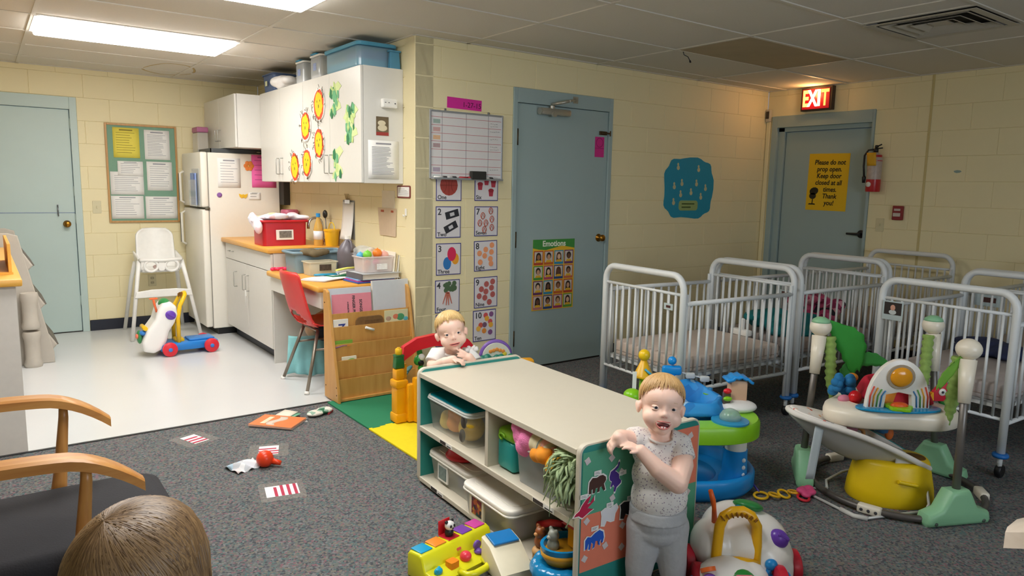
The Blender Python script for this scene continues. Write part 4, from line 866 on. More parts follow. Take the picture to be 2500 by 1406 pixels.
for x,z,r,c in ((-.06,.08,.02,'#b89a84'),(-.04,.03,.022,'#b05a4a'),(.0,.025,.02,'#3a5ab0'),(.045,.03,.024,'#2f56b0'),(.03,.085,.03,'#4f9a6a'),(-.005,.09,.022,'#d87a5a'),(.07,.07,.018,'#5ab0c0'),(-.075,.015,.014,'#d8b84a')): G().ball((x,-.001,z),(r,.0012,r*.8)).obj('cover_picture',mat(c,.6,noise_amt=.2,scale=50),b)
lines(b,-.035,.04,.05,.07,2,z=0).location=(0,-.0015,0)
b=book('book with purple and orange art low in the rack',-.53,.315,.125,.085,fy(.315)+.0215,.0,mat('#7aa83a',.5)); G().tube([(-.06,-.002,.045),(0,-.003,.055),(.03,-.003,.05)],[.016,.012,.008],8,flat=.2).obj('cover_picture',mat('#7a4a9a',.6),b); G().tube([(.02,-.003,.05),(.055,-.003,.05)],[.012,.008],8,flat=.2).obj('cover_picture',mat('#f08a2c',.6),b)
b=book('small white and green book in the lower rack pocket',-.5,.215,.1,.08,fy(.215)+.0215,.0,mat('#e8ead8',.5)); G().ball((.015,-.002,.05),(.03,.0012,.016)).obj('cover_picture',mat('#6aa84a',.6),b)
g=G(); g.tube([(-.03,0,.012),(.0,.0,.0),(.03,0,-.01)],.009,8); o=g.obj('chalk_piece',white_pl); o.location=(-.35,-.026,.462); tag(o,'white plastic peg clipped on the rack pocket edge','peg')
# sandals hanging by the play gym
g=G(); g.ball((0,0,0),(.045,.016,.012)); g.ball((.04,0,.01),(.03,.018,.012)); o=solid(g,'toy_shoe',mat('#6a86b4',.6,noise_amt=.15),None,.003,3); o.location=(-.2,-.14,.15); o.rotation_euler=(0,-.4,.3); tag(o,'blue grey doll shoe hanging on the rack front','toy')
g=G(); g.ball((0,0,0),(.045,.014,.012)); g.ball((.045,0,.012),(.035,.016,.014)); o=solid(g,'toy_shoe',mat('#5a8a8c',.6,noise_amt=.15),None,.003,3); o.location=(-.17,-.175,.16); o.rotation_euler=(0,-.5,.25); tag(o,'teal doll shoe overlapping the blue grey one','toy')
# ---------------------------------------------------------------- red shell chair
t=thing('red_chair','red plastic shell chair with metal legs at the desk','chair',(-.47,.48,0))
redsh=mat('#dd3a36',.32,noise_amt=.04)
def shell(u,v):    # u across 0..1, v along: front lip -> seat -> back top
    pts=[(.235,.41),(.225,.432),(.15,.43),(.02,.418),(-.1,.42),(-.165,.445),(-.2,.5),(-.225,.58),(-.25,.68),(-.27,.76),(-.275,.80),(-.27,.815)]
    f=v*(len(pts)-1); i=min(int(f),len(pts)-2); a=f-i; x=pts[i][0]*(1-a)+pts[i+1][0]*a; z=pts[i][1]*(1-a)+pts[i+1][1]*a
    wd=.21-.02*max(0,v-.6)/.4; e=2*u-1
    if v>.85: wd*=math.sqrt(max(.05,1-((v-.85)/.16)**2*.6))
    cup=.035*e*e; 
    if v<.42: z+=cup*.9
    else: x+=cup*1.1
    return Vector((x,e*wd,z))
g=G(); nu,nv=18,44
vs=[[g.b.verts.new(shell(i/nu,j/nv)) for j in range(nv+1)] for i in range(nu+1)]; fs=[]
for i in range(nu):
    for j in range(nv):
        cu,cv=(i+.5)/nu*2-1,(j+.5)/nv
        if (cu/.62)**2+((cv-.52)/.062)**2<1: continue
        f=g.b.faces.new((vs[i][j],vs[i+1][j],vs[i+1][j+1],vs[i][j+1])); f.smooth=True; fs.append(f)
bmesh.ops.recalc_face_normals(g.b,faces=fs); bmesh.ops.solidify(g.b,geom=fs,thickness=.007)
for v in [v for v in g.b.verts if not v.link_faces]: g.b.verts.remove(v)
g.obj('seat_shell',redsh,t,smooth=True)
legm=mat('#8c8478',.35,.7)
for sx,x0,x1 in ((-1,-.10,-.215),(1,.10,.2)):
    for sy in (-1,1):
        l=G().tube([(x0*.9,sy*.13,.405),(x1,sy*.235,.0)],.0115,10).obj('leg',legm,t); G().tube([(x1+(x0-x1)*.03,sy*.232,.02),(x1,sy*.236,.0)],[.015,.017],10).obj('foot_cap',white_pl,l)
for sy in (-1,1): G().tube([(-.135,sy*.165,.28),(.135,sy*.165,.28)],.008,8).obj('stretcher',legm,t)
for x in (-.09,.09): G().tube([(x,-.13,.404),(x,.13,.404)],.009,8).obj('seat_support',legm,t)
# diaper pail and clothes under the desk
t=thing('waste_bin','dark plastic waste bin under the desk','bin',(-.28,.82,0)); G().lathe([(.10,0),(.105,.004),(.13,.27),(.135,.28),(.128,.28),(.1,.012),(0,.01)],n=26).obj('bin_body',mat('#3a4440',.5),t,auto=50)
g=G()
for i in range(12): g.ball((random.uniform(-.08,.08),random.uniform(-.06,.06),random.uniform(.28,.4)),(random.uniform(.06,.1),random.uniform(.05,.08),random.uniform(.04,.08)))
o=solid(g,'tan_coat',mat('#c9a586',.95,noise_amt=.25,scale=20,bump=.4,bscale=60),None,.01,4); o.location=(-.33,.8,.0); tag(o,'tan fleece garment heaped on the bin under the desk','clothing')
g=G()
for i in range(5): g.ball((random.uniform(-.03,.05),-.02,.3+.025*i),(.07,.05,.03))
o=solid(g,'navy_garment',mat('#23242c',.95,bump=.3,bscale=60),None,.01,3); o.location=(-.36,.70,-.02); tag(o,'dark navy garment over the tan fleece','clothing')
def drape(u,v):
    a=-2.9+2.3*u; r=.135+.02*v+.014*math.sin(u*26)*v+.006*math.sin(u*9); z=.30-.29*v+.02*math.sin(u*7)*v
    return Vector((r*math.cos(a)*1.1,r*math.sin(a),max(.008,z)))
o=G().sheet(drape,40,16,.004).obj('turquoise_blanket',mat('#8fcfd4',.95,noise_amt=.18,scale=14)); o.location=(-.47,.82,0); tag(o,'turquoise tie-dye blanket hanging to the floor under the desk','blanket')
# ---------------------------------------------------------------- high chair
t=thing('high_chair','white plastic high chair against the back wall','high chair',(-1.085,2.92,0)); hw=white_pl
def hback(u,v):
    e=2*u-1; w=.17-.012*v; 
    if v>.8: w*=math.sqrt(max(.12,1-((v-.8)/.22)**2*.75))
    return Vector((e*w,.09+.05*v-.05*e*e,.60+.37*v))
G().sheet(hback,16,18,.014).obj('backrest',hw,t,smooth=True)
def hside(s): return lambda u,v: Vector((s*(.165+.02*v),-.16+.27*u,.60+v*(.11+.05*u)))
for s in (-1,1): G().sheet(hside(s),8,4,.014).obj('arm_side',hw,t,smooth=True)
G().prism(rpoly(.33,.27,.05,cy=-.03),.585,.605,bev=.006).obj('seat',hw,t)
g=G(); g.tube([(-.17,-.165,.70),(-.165,-.185,.70),(0,-.2,.695),(.165,-.185,.70),(.17,-.165,.70)],.016,10); g.obj('front_rail',hw,t)
G().prism(rpoly(.05,.1,.02,cy=.65),-.2,-.185,'xz').obj('crotch_post',hw,t)
for s in (-1,1): g=G(); g.tube([(s*.085+.055*math.cos(a),-.19,.645+.05*math.sin(a)) for a in [2*PI*i/16 for i in range(16)]],.012,8,closed=True); g.obj('leg_hole',hw,t)
for s in (-1,1):
    G().tube([(s*.175,-.15,.69),(s*.20,-.19,.55),(s*.285,-.31,.0)],[.019,.018,.016],12).obj('leg',hw,t); G().tube([(s*.17,.09,.66),(s*.2,.15,.5),(s*.255,.30,.0)],[.019,.018,.016],12).obj('leg',hw,t)
g=G(); g.prism([(-.24,.37),(.24,.37),(.225,.425),(.1,.44),(-.1,.44),(-.225,.425)],-.255,-.232,'xz',bev=.006); g.obj('footrest',hw,t)
g=G()
for i in range(5): g.ball((-.03+.015*i,-.12,.63),(.03,.03,.02))
g.obj('harness',mat('#e2c9c4',.8),t,smooth=True)
# ---------------------------------------------------------------- push walker toy by the high chair
def walker_toy(label,loc,rz,sc):
    t=thing('push_walker',label,'toy',loc,(0,0,rz),'push walker toys'); t.scale=(sc,sc,sc)
    wp=mat('#f4f3f0',.25,noise_amt=.01); yp=mat('#f4c414',.3); 
    # local: +x rear, -x front; wheels on y=+-.13
    g=G(); g.bb(-.14,.30,-.115,.115,.035,.10,.015); g.obj('chassis',mat('#1f7fd2',.3),t,auto=40)
    G().bb(.08,.28,-.08,.08,.10,.115,.006).obj('chassis_top',mat('#1f7fd2',.3),t,auto=40)
    for x in (-.08,.24):
        for s in (-1,1):
            w=G().lathe([(0,-.02),(.045,-.02),(.056,-.014),(.058,0),(.056,.014),(.045,.02),(0,.02)],n=26).obj('wheel',mat('#e02838',.35),t,loc=(x,s*.135,.058),rot=(PI/2,0,0),auto=40); G().lathe([(0,-.0),(.016,0),(.016,.024),(.01,.027),(0,.027)],n=16).obj('hub',mat('#3b7fd0',.3),w,rot=(PI if s>0 else 0,0,0))
    # white body panel: leaning activity board
    body=G(); out=[(-.26,.05),(-.27,.12),(-.23,.22),(-.17,.30),(-.145,.38),(-.11,.43),(-.05,.44),(-.01,.40),(-.0,.33),(-.03,.26),(-.07,.20),(-.09,.12),(-.12,.06),(-.19,.03)]
    body.prism(out,-.115,.115,'xz',bev=.03)
    bo=solid(body,'activity_body',wp,t,.007,8)
    arch=[(-.0,-.085,.10),(.0,-.085,.30),(.02,-.08,.40),(.05,-.07,.455),(.07,-.04,.485),(.075,0,.495),(.07,.04,.485),(.05,.07,.455),(.02,.08,.40),(.0,.085,.30),(.0,.085,.10)]
    g=G(); g.tube(arch,.0165,12); h=g.obj('handle',yp,t)
    g=G(); 
    for i in range(9): 
        a=-.9+.225*i; g.box((.06-.012*abs(a),a*.06,.485-.02*a*a),(.028,.004,.03)); 
    g.obj('grip_ribs',mat('#8a5a10',.5),h)
    G().bb(-.02,.05,-.06,.06,.095,.125,.01).obj('yellow_base',yp,t,auto=40)
    g=G(); g.ball((-.08,0,.41),(.045,.09,.05)); g.obj('green_top',mat('#2f8f4a',.35),t)
    for s in (-1,1): g=G(); g.ball((-.06,s*.118,.335),(.042,.012,.036),(0,.6,0)); g.box((-.06,s*.13,.335),(.06,.01,.016),.005,rot=(0,.6,0)); g.obj('purple_dial',mat('#6a3fb0',.35),t)
    g=G(); g.tube([(-.15,-.06,.36),(-.165,-.06,.43),(-.17,-.06,.46)],.009,8); g.tube([(-.17+.028*math.cos(a),-.06+.028*math.sin(a),.47) for a in [2*PI*i/14 for i in range(14)]],.005,6,closed=True); g.obj('orange_key',mat('#f0703c',.35),t)
    g=G(); g.tube([(-.24,-.075,.235),(-.24,.075,.235)],.017,10); g.obj('yellow_roller',yp,t)
    g=G(); g.ball((-.275,0,.16),(.02,.05,.055)); g.obj('green_nose',mat('#3a8a50',.4),t); g=G(); g.ball((-.255,-.03,.195),(.025,.04,.02)); g.obj('blue_cap',mat('#2f7fd0',.4),t); g=G(); g.ball((-.295,-.02,.17),(.012,.02,.02)); g.obj('orange_spinner',mat('#e8785c',.4),t)
    return t
walker_toy('white and yellow push walker on the kitchen floor by the high chair',(-1.135,1.985,0),.02,1.0)
# ---------------------------------------------------------------- left counter island, organiser, puzzle holder
t=thing('island_counter','grey-sided counter with orange top at the left edge','counter',(0,0,0))
G().bb(-3.6,-2.25,.02,2.04,.0,.862).obj('cabinet_body',mat('#ded8d0',.5),t); G().bb(-3.62,-2.222,-.005,2.06,.864,.902,.008).obj('worktop',mat('#e8ae4c',.35,noise_amt=.04),t,auto=40)
t=thing('puzzle_holder','orange wooden puzzle rack on the left counter','rack',(-2.36,.42,.9025)); 
yw=wood('#e8a63c','#f0b450',2,8)
G().bb(-.1,.11,-.2,.5,.0,.012).obj('base_board',yw,t)
for x in (.09,.02): G().bb(x,x+.015,-.2,.5,.012,.16 if x>.05 else .13,.002).obj('upright_board',yw,t)
g=G()
for i in range(5): g.bb(.06,.068,-.15+.12*i,-.06+.12*i,.013,.12)
for i in range(5): G().bb(.045,.053,-.15+.12*i,-.06+.12*i,.0125,.12,.001).obj('puzzle_board',mat(('#b8483c','#d8c49a','#8a5a3a','#b04a6a','#c8a05a')[i],.6),t)
g.b.free()
t=thing('bin_organizer','tall grey tiered toy bin organiser behind the left counter','organiser',(-2.1,2.45,0)); gm=mat('#b9b2a6',.6); gd=mat('#6a655c',.6)
for y in (-.34,.30):
    G().prism([(-.42,0),(.12,0),(.12,.08),(-.06,.98),(-.12,1.0),(-.42,1.0)],y,y+.03,'xz',bev=.006).obj('side_frame',gm,t)
for z,x in ((.1,.0),(.42,-.06),(.72,-.12)):
    b=G().prism([(x-.25,z),(x+.1,z-.02),(x+.145,z+.03),(x+.04,z+.21),(x-.25,z+.16)],-.30,.29,'xz',bev=.01).obj('bin',gm,t)
    G().prism([(x+.03,z+.19),(x+.055,z+.2),(x+.155,z+.03),(x+.135,z+.02)],-.28,.27,'xz').obj('bin_opening',gd,b)
for z0,z1 in ((.0,.27),(.29,.56)): G().lathe([(0,z0),(.055,z0),(.062,z0+.02),(.05,z0+.06),(.05,z1-.07),(.062,z1-.03),(.055,z1),(0,z1)],(-.02,-.41,0),n=20).obj('front_post',gm,t,auto=60)
# ================================================================ low toy shelf and its contents
TH = math.atan2(-1.171,-.048); F0 = Vector((-.775,-1.43,0)); EU = Vector((math.cos(TH),math.sin(TH),0)); EV = Vector((-math.sin(TH),math.cos(TH),0))
def sl(u,v,z): return F0+EU*u+EV*v+Vector((0,0,z))
cream = mat('#d1cab8',.4,noise_amt=.02); teal = mat('#2c8f88',.4); felt_g = mat('#5aa888',.85,noise_amt=.05); felt_o = mat('#ea8468',.85,noise_amt=.05)
t = thing('toy_shelf','low cream toy shelf with teal end panels in the middle of the room','shelf',F0,(0,0,TH))
for u0,u1,nm in ((0,.022,'end_panel'),(1.175,1.197,'end_panel')):
    p=[(y,z) for y,z in rpoly(.585,.56,.035,5,.2925,.28)]; e=G().prism(p,u0,u1,'yz',bev=.004).obj(nm,cream,t,auto=40)
    for du in ((u0-.0012,u0),(u1,u1+.0012)): G().prism(rpoly(.568,.545,.03,5,.2925,.281),du[0],du[1],'yz').obj('teal_facing',teal,e)
for z0,z1,nm in ((.518,.541,'top_board'),(.262,.286,'middle_shelf'),(.014,.036,'bottom_shelf')): G().bb(.0222,1.1748,.002,.583,z0,z1,.003).obj(nm,cream,t)
G().bb(.597,.619,.006,.575,.2862,.5178).obj('divider',cream,t); G().bb(.0222,1.1748,.575,.583,.0362,.2618).obj('back_board',cream,t); G().bb(.0222,1.1748,.575,.583,.2862,.5178).obj('back_board',cream,t)
# felt squares on the end panel
ep = t.children[-1]
for n,v0,v1,z0,z1,m in (('green_felt',.012,.29,.31,.532,felt_g),('orange_felt',.012,.29,.107,.31,felt_o),('orange_felt',.29,.573,.31,.532,felt_o),('green_felt',.29,.573,.107,.31,felt_g)):
    G().bb(1.1985,1.2,v0,v1,z0,z1).obj(n,m,t)
for i,(v,z) in enumerate(((.031,.502),(.139,.492),(.187,.432),(.148,.346),(.035,.289),(.201,.233),(.123,.178),(.201,.152),(.031,.155),(.53,.50),(.5,.36),(.53,.28))):
    G().box((1.2012,v,z),(.002,.021,.021),rot=(.5+.2*(i%3),0,0)).obj('velcro_dot',mat('#d8cfd0',.9),t)
for (u,z,w,nm) in ((.28,.274,.11,'shelf_label'),(1.0,.274,.13,'shelf_label'),(.2,.025,.12,'shelf_label'),(.62,.025,.12,'shelf_label')):
    l=G().bb(u-w/2,u+w/2,.0012,.002,z-.009,z+.009).obj(nm,paper_m,t); G().bb(u-w/2+.004,u+.0,.0004,.0012,z-.007,z+.008).obj('label_photo',mat('#3a332e',.7,noise_amt=.6,scale=80),l); G().bb(u+.01,u+w/2-.01,.0004,.0012,z-.006,z-.001).obj('label_text',ink,l)
# animal cut-outs (paper, each with a white margin and a tab)
def animal(label,v,z,outline,col,sc,tabx=0,taby=.03,rot=0):
    a=thing('animal_cutout',label,'paper cutout',sl(1.2015,v,z),(PI/2,0,TH+PI/2),'animal cut-outs on the shelf end'); a.rotation_euler.rotate_axis('Z',rot)
    cx=sum(p[0] for p in outline)/len(outline); cy=sum(p[1] for p in outline)/len(outline)
    G().prism([((cx+(x-cx)*1.12)*sc,(cy+(y-cy)*1.14)*sc) for x,y in outline],0,.0008).obj('white_margin',paper_m,a); G().prism([(x*sc,y*sc) for x,y in outline],.0008,.0013).obj('silhouette',mat(col,.7),a)
    tb=G().bb(tabx*sc-.016,tabx*sc+.016,taby,taby+.016,0,.0008).obj('tab',paper_m,a); lines(a,tabx*sc-.012,tabx*sc+.01,taby+.004,taby+.013,2,z=.0013,h=.0015)
bear=[(-1,-.2),(-.95,.35),(-.6,.7),(-.1,.62),(.25,.75),(.6,.75),(.95,.5),(1,.2),(.85,.0),(.75,-.1),(.95,-.7),(.75,-.75),(.5,-.3),(.3,-.35),(.25,-.75),(.0,-.75),(.05,-.35),(-.2,-.35),(-.3,-.75),(-.55,-.75),(-.55,-.35),(-.75,-.4),(-.7,-.75),(-1,-.72)]
cat=[(.5,1.2),(.42,.95),(.1,.75),(-.3,.6),(-.45,.2),(-.4,-.1),(-.2,-.25),(-.35,-.6),(-.3,-.75),(-.05,-.55),(.05,-.75),(.0,-1.15),(.15,-1.2),(.3,-.85),(.75,-.6),(.8,-.4),(.6,-.2),(.55,.2),(.3,.45),(.15,.55),(.5,.75),(.65,1.1),(.62,1.25)]
bird=[(-1.1,-.5),(-.9,-.25),(-.55,-.1),(-.3,.3),(.1,.7),(.6,1.0),(.5,.7),(.25,.3),(.55,.35),(.95,.8),(.95,.4),(.5,.1),(.3,-.05),(.6,-.15),(.9,-.25),(.5,-.4),(.1,-.6),(-.2,-.75),(-.4,-.65),(-.6,-.5)]
horse=[(-1,.2),(-.75,.45),(-.4,.35),(.0,.6),(.5,.75),(.9,.5),(1,.0),(.9,-.4),(.75,-.45),(.7,-.1),(.55,-.3),(.6,-.6),(.4,-.5),(.35,-.15),(.1,-.1),(-.0,-.6),(-.2,-.7),(-.15,-.3),(-.35,-.1),(-.45,-.7),(-.65,-.65),(-.6,-.1),(-.8,-.55),(-1,-.6)]
rab=[(-.9,-.6),(-.85,.2),(-.95,.6),(-.5,.8),(.1,.7),(.7,.9),(.9,.5),(.6,.1),(.5,-.5),(.1,-.5),(-.3,-.3),(-.5,-.7)]
animal('brown bear paper cut-out on the green felt',.077,.412,bear,'#4a2a22',.038,.0,.032)
animal('purple cat paper cut-out with raised tail',.15,.418,cat,'#4a2c8c',.043,1.0,.0,.05)
animal('red bird paper cut-out at the panel edge',.024,.338,bird,'#c01e4a',.042,-.1,.034,.0)
animal('white outlined animal cut-out on the orange felt',.138,.282,rab,'#e9e9ee',.04,.0,.034)
animal('blue wolf paper cut-out on the orange felt',.073,.212,horse,'#1a5ac8',.042,.0,.034)
animal('black paper cut-out half hidden behind the toddler',.226,.285,rab,'#1c1a1e',.042,.2,.034)
def sbin(name,label,u,v,z,w,d,h,body,lidm,lidh=.018,inner=None,lidcol2=None,rz=0):
    b=thing(name,label,'bin',sl(u,v,z),(0,0,TH+rz))
    P0,P1=rpoly(w*.9,d*.9,.03),rpoly(w*.97,d*.97,.035); g=G(); N=len(P0)
    A=[g.b.verts.new((x,y,0)) for x,y in P0]; B=[g.b.verts.new((x,y,h)) for x,y in P1]; g.b.faces.new(A[::-1])
    for k in range(N): g.b.faces.new((A[k],A[(k+1)%N],B[(k+1)%N],B[k])).smooth=True
    bmesh.ops.recalc_face_normals(g.b,faces=list(g.b.faces)); g.obj('body',body,b)
    g=G(); g.tube([(x,y,h-.003) for x,y in rpoly(w*.985,d*.985,.036)],.005,6,closed=True); g.obj('rim',lidm,b)
    if lidm and lidh:
        g=G(); g.prism(rpoly(w,d,.045,6),h,h+lidh,bev=.007); L=g.obj('lid',lidm,b,auto=50)
        if lidcol2: G().prism(rpoly(w*.9,d*.97,.03,5),h+lidh,h+lidh+.004,bev=.002).obj('lid_panel',lidcol2,L)
        else: G().prism(rpoly(w*.86,d*.82,.04,5),h+lidh-.001,h+lidh+.003,bev=.002).obj('lid_panel',lidm,L)
    return b
frost = clear('#d5dcd8',.28,.3); frost2=clear('#dfe2da',.5,.3); offw=mat('#f0ede4',.35)
b=sbin('teal_lid_bin','frosted bin with teal lid on the upper shelf',.235,.225,.2865,.40,.40,.145,frost,mat('#dfe6e4',.3,noise_amt=0,alpha=.9),.012,None,mat('#0f8fa0',.25))
def plush(label,parts,u,v,z,m,spots=None,vox=.006,rz=0,name='plush_toy'):
    g=G(); [g.ball(c,r) for c,r in parts]; o=solid(g,name,m,None,vox,5); o.location=sl(u,v,z); o.rotation_euler=(0,0,TH+rz); tag(o,label,'toy'); return o
dy=mat('#e8c02c',.7,noise_amt=.1)
o=plush('yellow toy dog with grey ears inside the teal lid bin',[((0,0,.05),(.06,.06,.06)),((.04,-.03,.1),(.05,.045,.045)),((.08,-.05,.095),(.025,.025,.02)),((-.05,.02,.03),(.03,.03,.03))],.32,.11,.294,dy); G().ball((.055,-.072,.105),(.02,.012,.03)).obj('ear',mat('#4a4540',.7),o); G().ball((.02,-.06,.03),(.018,.012,.03)).obj('ear',mat('#4a4540',.7),o)
plush('orange toy inside the middle of the teal lid bin',[((0,0,.04),(.05,.05,.04)),((.02,0,.09),(.03,.03,.05)),((-.03,.0,.07),(.03,.03,.05))],.21,.1,.294,mat('#f0a040',.6,noise_amt=.15))
plush('pale yellow toy cup inside the teal lid bin',[((0,0,.035),(.035,.035,.035)),((0,0,.06),(.03,.03,.03))],.15,.08,.294,mat('#e8d070',.6))
# lower left bin, red tub on its lid
b=sbin('white_lid_bin','clear bin with rounded white lid at the shelf bottom left',.235,.24,.0365,.40,.41,.115,frost2,offw,.02); G().bb(-.1,-.01,-.1985,-.192,.02,.1).obj('photo_label',paper_m,b); G().bb(-.09,-.02,-.2,-.1985,.03,.09).obj('label_picture',mat('#7a8a86',.7,noise_amt=.5,scale=60),b)
for l,u,c in (('red and blue building blocks seen through the left bin',.33,'#c8342c'),('blue toy block seen through the left bin',.27,'#3a5ab0'),('pale toy block in the left end of the bin',.12,'#c0a878')):
    o=G().box((0,0,.03),(.07,.06,.06),.008).obj('toy_block',mat(c,.5)); o.location=sl(u,.12,.04); o.rotation_euler=(0,0,TH+.3); tag(o,l,'block')
g=G()
for k in range(4): g.lathe([(.0,0),(.085,0),(.09,.012),(.078,.02),(.066,.085),(.06,.088),(0,.088)],(.07*math.cos(k*PI/2)*.9,.07*math.sin(k*PI/2)*.9,0),n=22)
o=solid(g,'red_tub',mat('#d01c2c',.3),None,.005,3); o.location=sl(.23,.19,.1795); tag(o,'red scalloped plastic tub upside down on the white lid','tub')
b=sbin('white_lid_bin','clear bin with white lid sticking out at the shelf bottom middle',.63,.20,.0365,.37,.44,.115,frost2,offw,.022); G().bb(-.115,-.005,-.2145,-.206,.01,.105).obj('photo_label',mat('#e8dfc8',.7),b); G().bb(-.095,-.02,-.216,-.2145,.03,.1).obj('label_picture',speckle(['#3a3030','#c89030','#7a2c34','#2c4a3c','#b05a30'],60,.7,0),b)
for l,u,c in (('pink toy piece in the middle bin',.5,'#d89a94'),('purple toy piece in the right of the middle bin',.76,'#8a6aa8'),('pale toy brick in the middle bin',.7,'#c8c0a8')):
    o=G().box((0,0,.03),(.06,.05,.06),.01).obj('toy_block',mat(c,.5)); o.location=sl(u,.08,.04); o.rotation_euler=(0,0,TH+.2); tag(o,l,'block')
t=thing('toy_drum','white round toy with dark base ring behind the middle bin','toy',sl(.845,.39,.0365)); G().lathe([(0,0),(.15,0),(.15,.02),(0,.02)],n=30).obj('base_ring',mat('#3c2f4a',.5),t); G().lathe([(.15,.02),(.155,.03),(.15,.17),(.14,.185),(0,.187)],n=30).obj('drum_body',mat('#e2e0dc',.4),t,auto=50)
# suitcase toy
t=thing('toy_suitcase','teal toy case with lime green top on the upper shelf','toy',sl(.685,.13,.2865),(0,0,TH)); G().box((0,0,.062),(.115,.17,.12),.016,3).obj('case_body',mat('#1fa09c',.35),t,auto=40); G().box((0,0,.145),(.12,.175,.05),.022,4).obj('lime_top',mat('#8ac926',.3),t,auto=50)
g=G(); g.tube([(.02*math.cos(a)-.015,-.09,.138+.012*math.sin(a)) for a in [PI*2*i/12 for i in range(10)]],.005,6); g.obj('clasp',mat('#8ac926',.3),t)
o=G().lathe([(0,0),(.05,0),(.055,.03),(.03,.05),(0,.05)],n=20).obj('red_toy_pot',red_pl); o.location=sl(.72,.33,.2865); tag(o,'red toy pot behind the teal case','toy'); o.scale=(1,1,3.2)
# clear bin of soft toys
b=sbin('soft_toy_bin','frosted bin heaped with soft toys on the upper shelf right',.915,.2,.2865,.30,.36,.15,clear('#c3cdd2',.45,.3),None,0,rz=.02)
plush('pink plush toy at the left of the soft toy bin',[((0,0,0),(.06,.06,.055)),((.05,-.02,.0),(.05,.05,.05)),((-.02,-.02,.03),(.04,.04,.03)),((.03,-.03,-.03),(.045,.04,.04))],.805,.07,.465,mat('#ee84b8',.95,noise_amt=.12,scale=60,bump=.6,bscale=200))
def worm():
    o=plush('striped cream plush worm lying across the bin',[((-.05+.025*i,.005*math.sin(i*2),.006*math.sin(i)),(.024,.04,.04)) for i in range(6)],.90,.05,.462,mat('#e2d8b4',.9,noise_amt=.1))
    g=G()
    for i in range(6): g.tube([(-.045+.02*i,.037*math.cos(a),.037*math.sin(a)) for a in [2*PI*k/16 for k in range(16)]],.0022,5,closed=True)
    g.obj('stripes',mat('#8fb0b8',.8),o)
worm()
plush('orange plush giraffe head in the bin front',[((0,0,0),(.035,.03,.03)),((.045,-.005,.012),(.034,.032,.032)),((.02,.0,.03),(.014,.012,.02)),((.07,-.0,.03),(.013,.012,.018))],.93,.025,.437,mat('#f0982a',.9,noise_amt=.1))
plush('pink and peach plush doll head in the bin',[((0,0,0),(.032,.03,.03)),((-.03,0,.02),(.03,.03,.03))],.99,.045,.452,mat('#eeb0a0',.85))
plush('yellow plush duck at the right of the bin',[((0,0,0),(.05,.045,.05)),((.03,-.01,.03),(.03,.03,.03))],1.03,.04,.42,mat('#f2b01c',.85,noise_amt=.05))
plush('dark red soft block sunk in the bin',[((0,0,0),(.05,.04,.04)),((.04,.02,.0),(.04,.04,.04))],.93,.1,.40,mat('#a8302c',.9,noise_amt=.2))
plush('white plush dice at the back of the bin',[((0,0,0),(.03,.03,.03))],.96,.09,.405,mat('#d8d8d4',.9))
plush('pale green plush ball at the bottom of the bin',[((0,0,0),(.06,.06,.055))],.985,.1,.345,mat('#a9d0a4',.9))
g=G()
for i in range(260):
    a=random.uniform(0,6.28); x0=random.uniform(-.03,.03); z0=random.uniform(-.01,.09); L=random.uniform(.06,.15)
    p=[Vector((x0,random.uniform(-.01,.02),z0))]
    d=Vector((random.uniform(-.8,.8),random.uniform(-1,.2),random.uniform(-.3,.9)))
    for k in range(5): p.append(p[-1]+d*L/6); d+=Vector((random.uniform(-1.1,1.1),random.uniform(-.7,.7),random.uniform(-1.0,.25))); 
    g.tube([(max(-.06,min(.052,q.x)),max(-.09,min(.04,q.y)),min(.082,q.z)) for q in p],[.006]*5+[.003],5,flat=.4)
o=g.obj('fringe_toy',mat('#a4b98c',.9,noise_amt=.15)); o.location=sl(1.115,.05,.42); o.rotation_euler=(0,0,TH); tag(o,'pale green fleece fringe spilling over the shelf edge','fringe'); o['kind']='stuff'
# toys standing in front of and inside the lower right
t=thing('cream_toy_ramp','cream plastic toy ramp with blue square on the floor','toy',sl(.885,-.115,0),(0,0,TH-.1)); 
G().prism([(-.07,0),(.10,0),(.10,.04),(-.0,.105),(-.07,.115)],-.035,.10,'xz',bev=.01).obj('ramp_body',mat('#e4dcc0',.4),t,auto=40); G().box((-.03,.035,.114),(.075,.105,.008),.003,rot=(0,.12,0)).obj('blue_square',mat('#0f78c0',.35),t)
t=thing('toy_boat','blue toy boat with water base on the lower shelf','toy',sl(1.075,.05,.0366),(0,0,TH)); wb_=mat('#1180b8',.15)
g=G(); 
for i in range(26): a=i*2*PI/26; g.ball((.085*math.cos(a)*1.0,.105*math.sin(a),.03),(.03,.03,.03+.006*math.sin(i*3)))
g.lathe([(0,0),(.1,0),(.1,.05),(0,.05)],n=24); solid(g,'water_base',wb_,t,.006,3)
g=G(); g.lathe([(.0,.04),(.05,.045),(.07,.075),(.078,.12),(.068,.12),(.06,.09),(0,.085)],n=26,sx=1,sy=1.25); g.obj('hull',wb_,t,auto=60)
g=G(); g.lathe([(.06,.055),(.0755,.085),(.0765,.1),(.06,.1)],n=26,sx=1.01,sy=1.26); g.obj('hull_stripe',mat('#c8901c',.4),t)
G().box((.03,.03,.15),(.045,.06,.08),.006).obj('cabin',mat('#e09c10',.4),t); G().prism([(-.045,.0),(.045,.0),(0,.035)],-.01,.085,'xz',c=(.03,0,.188)).obj('cabin_roof',mat('#c02420',.4),t)
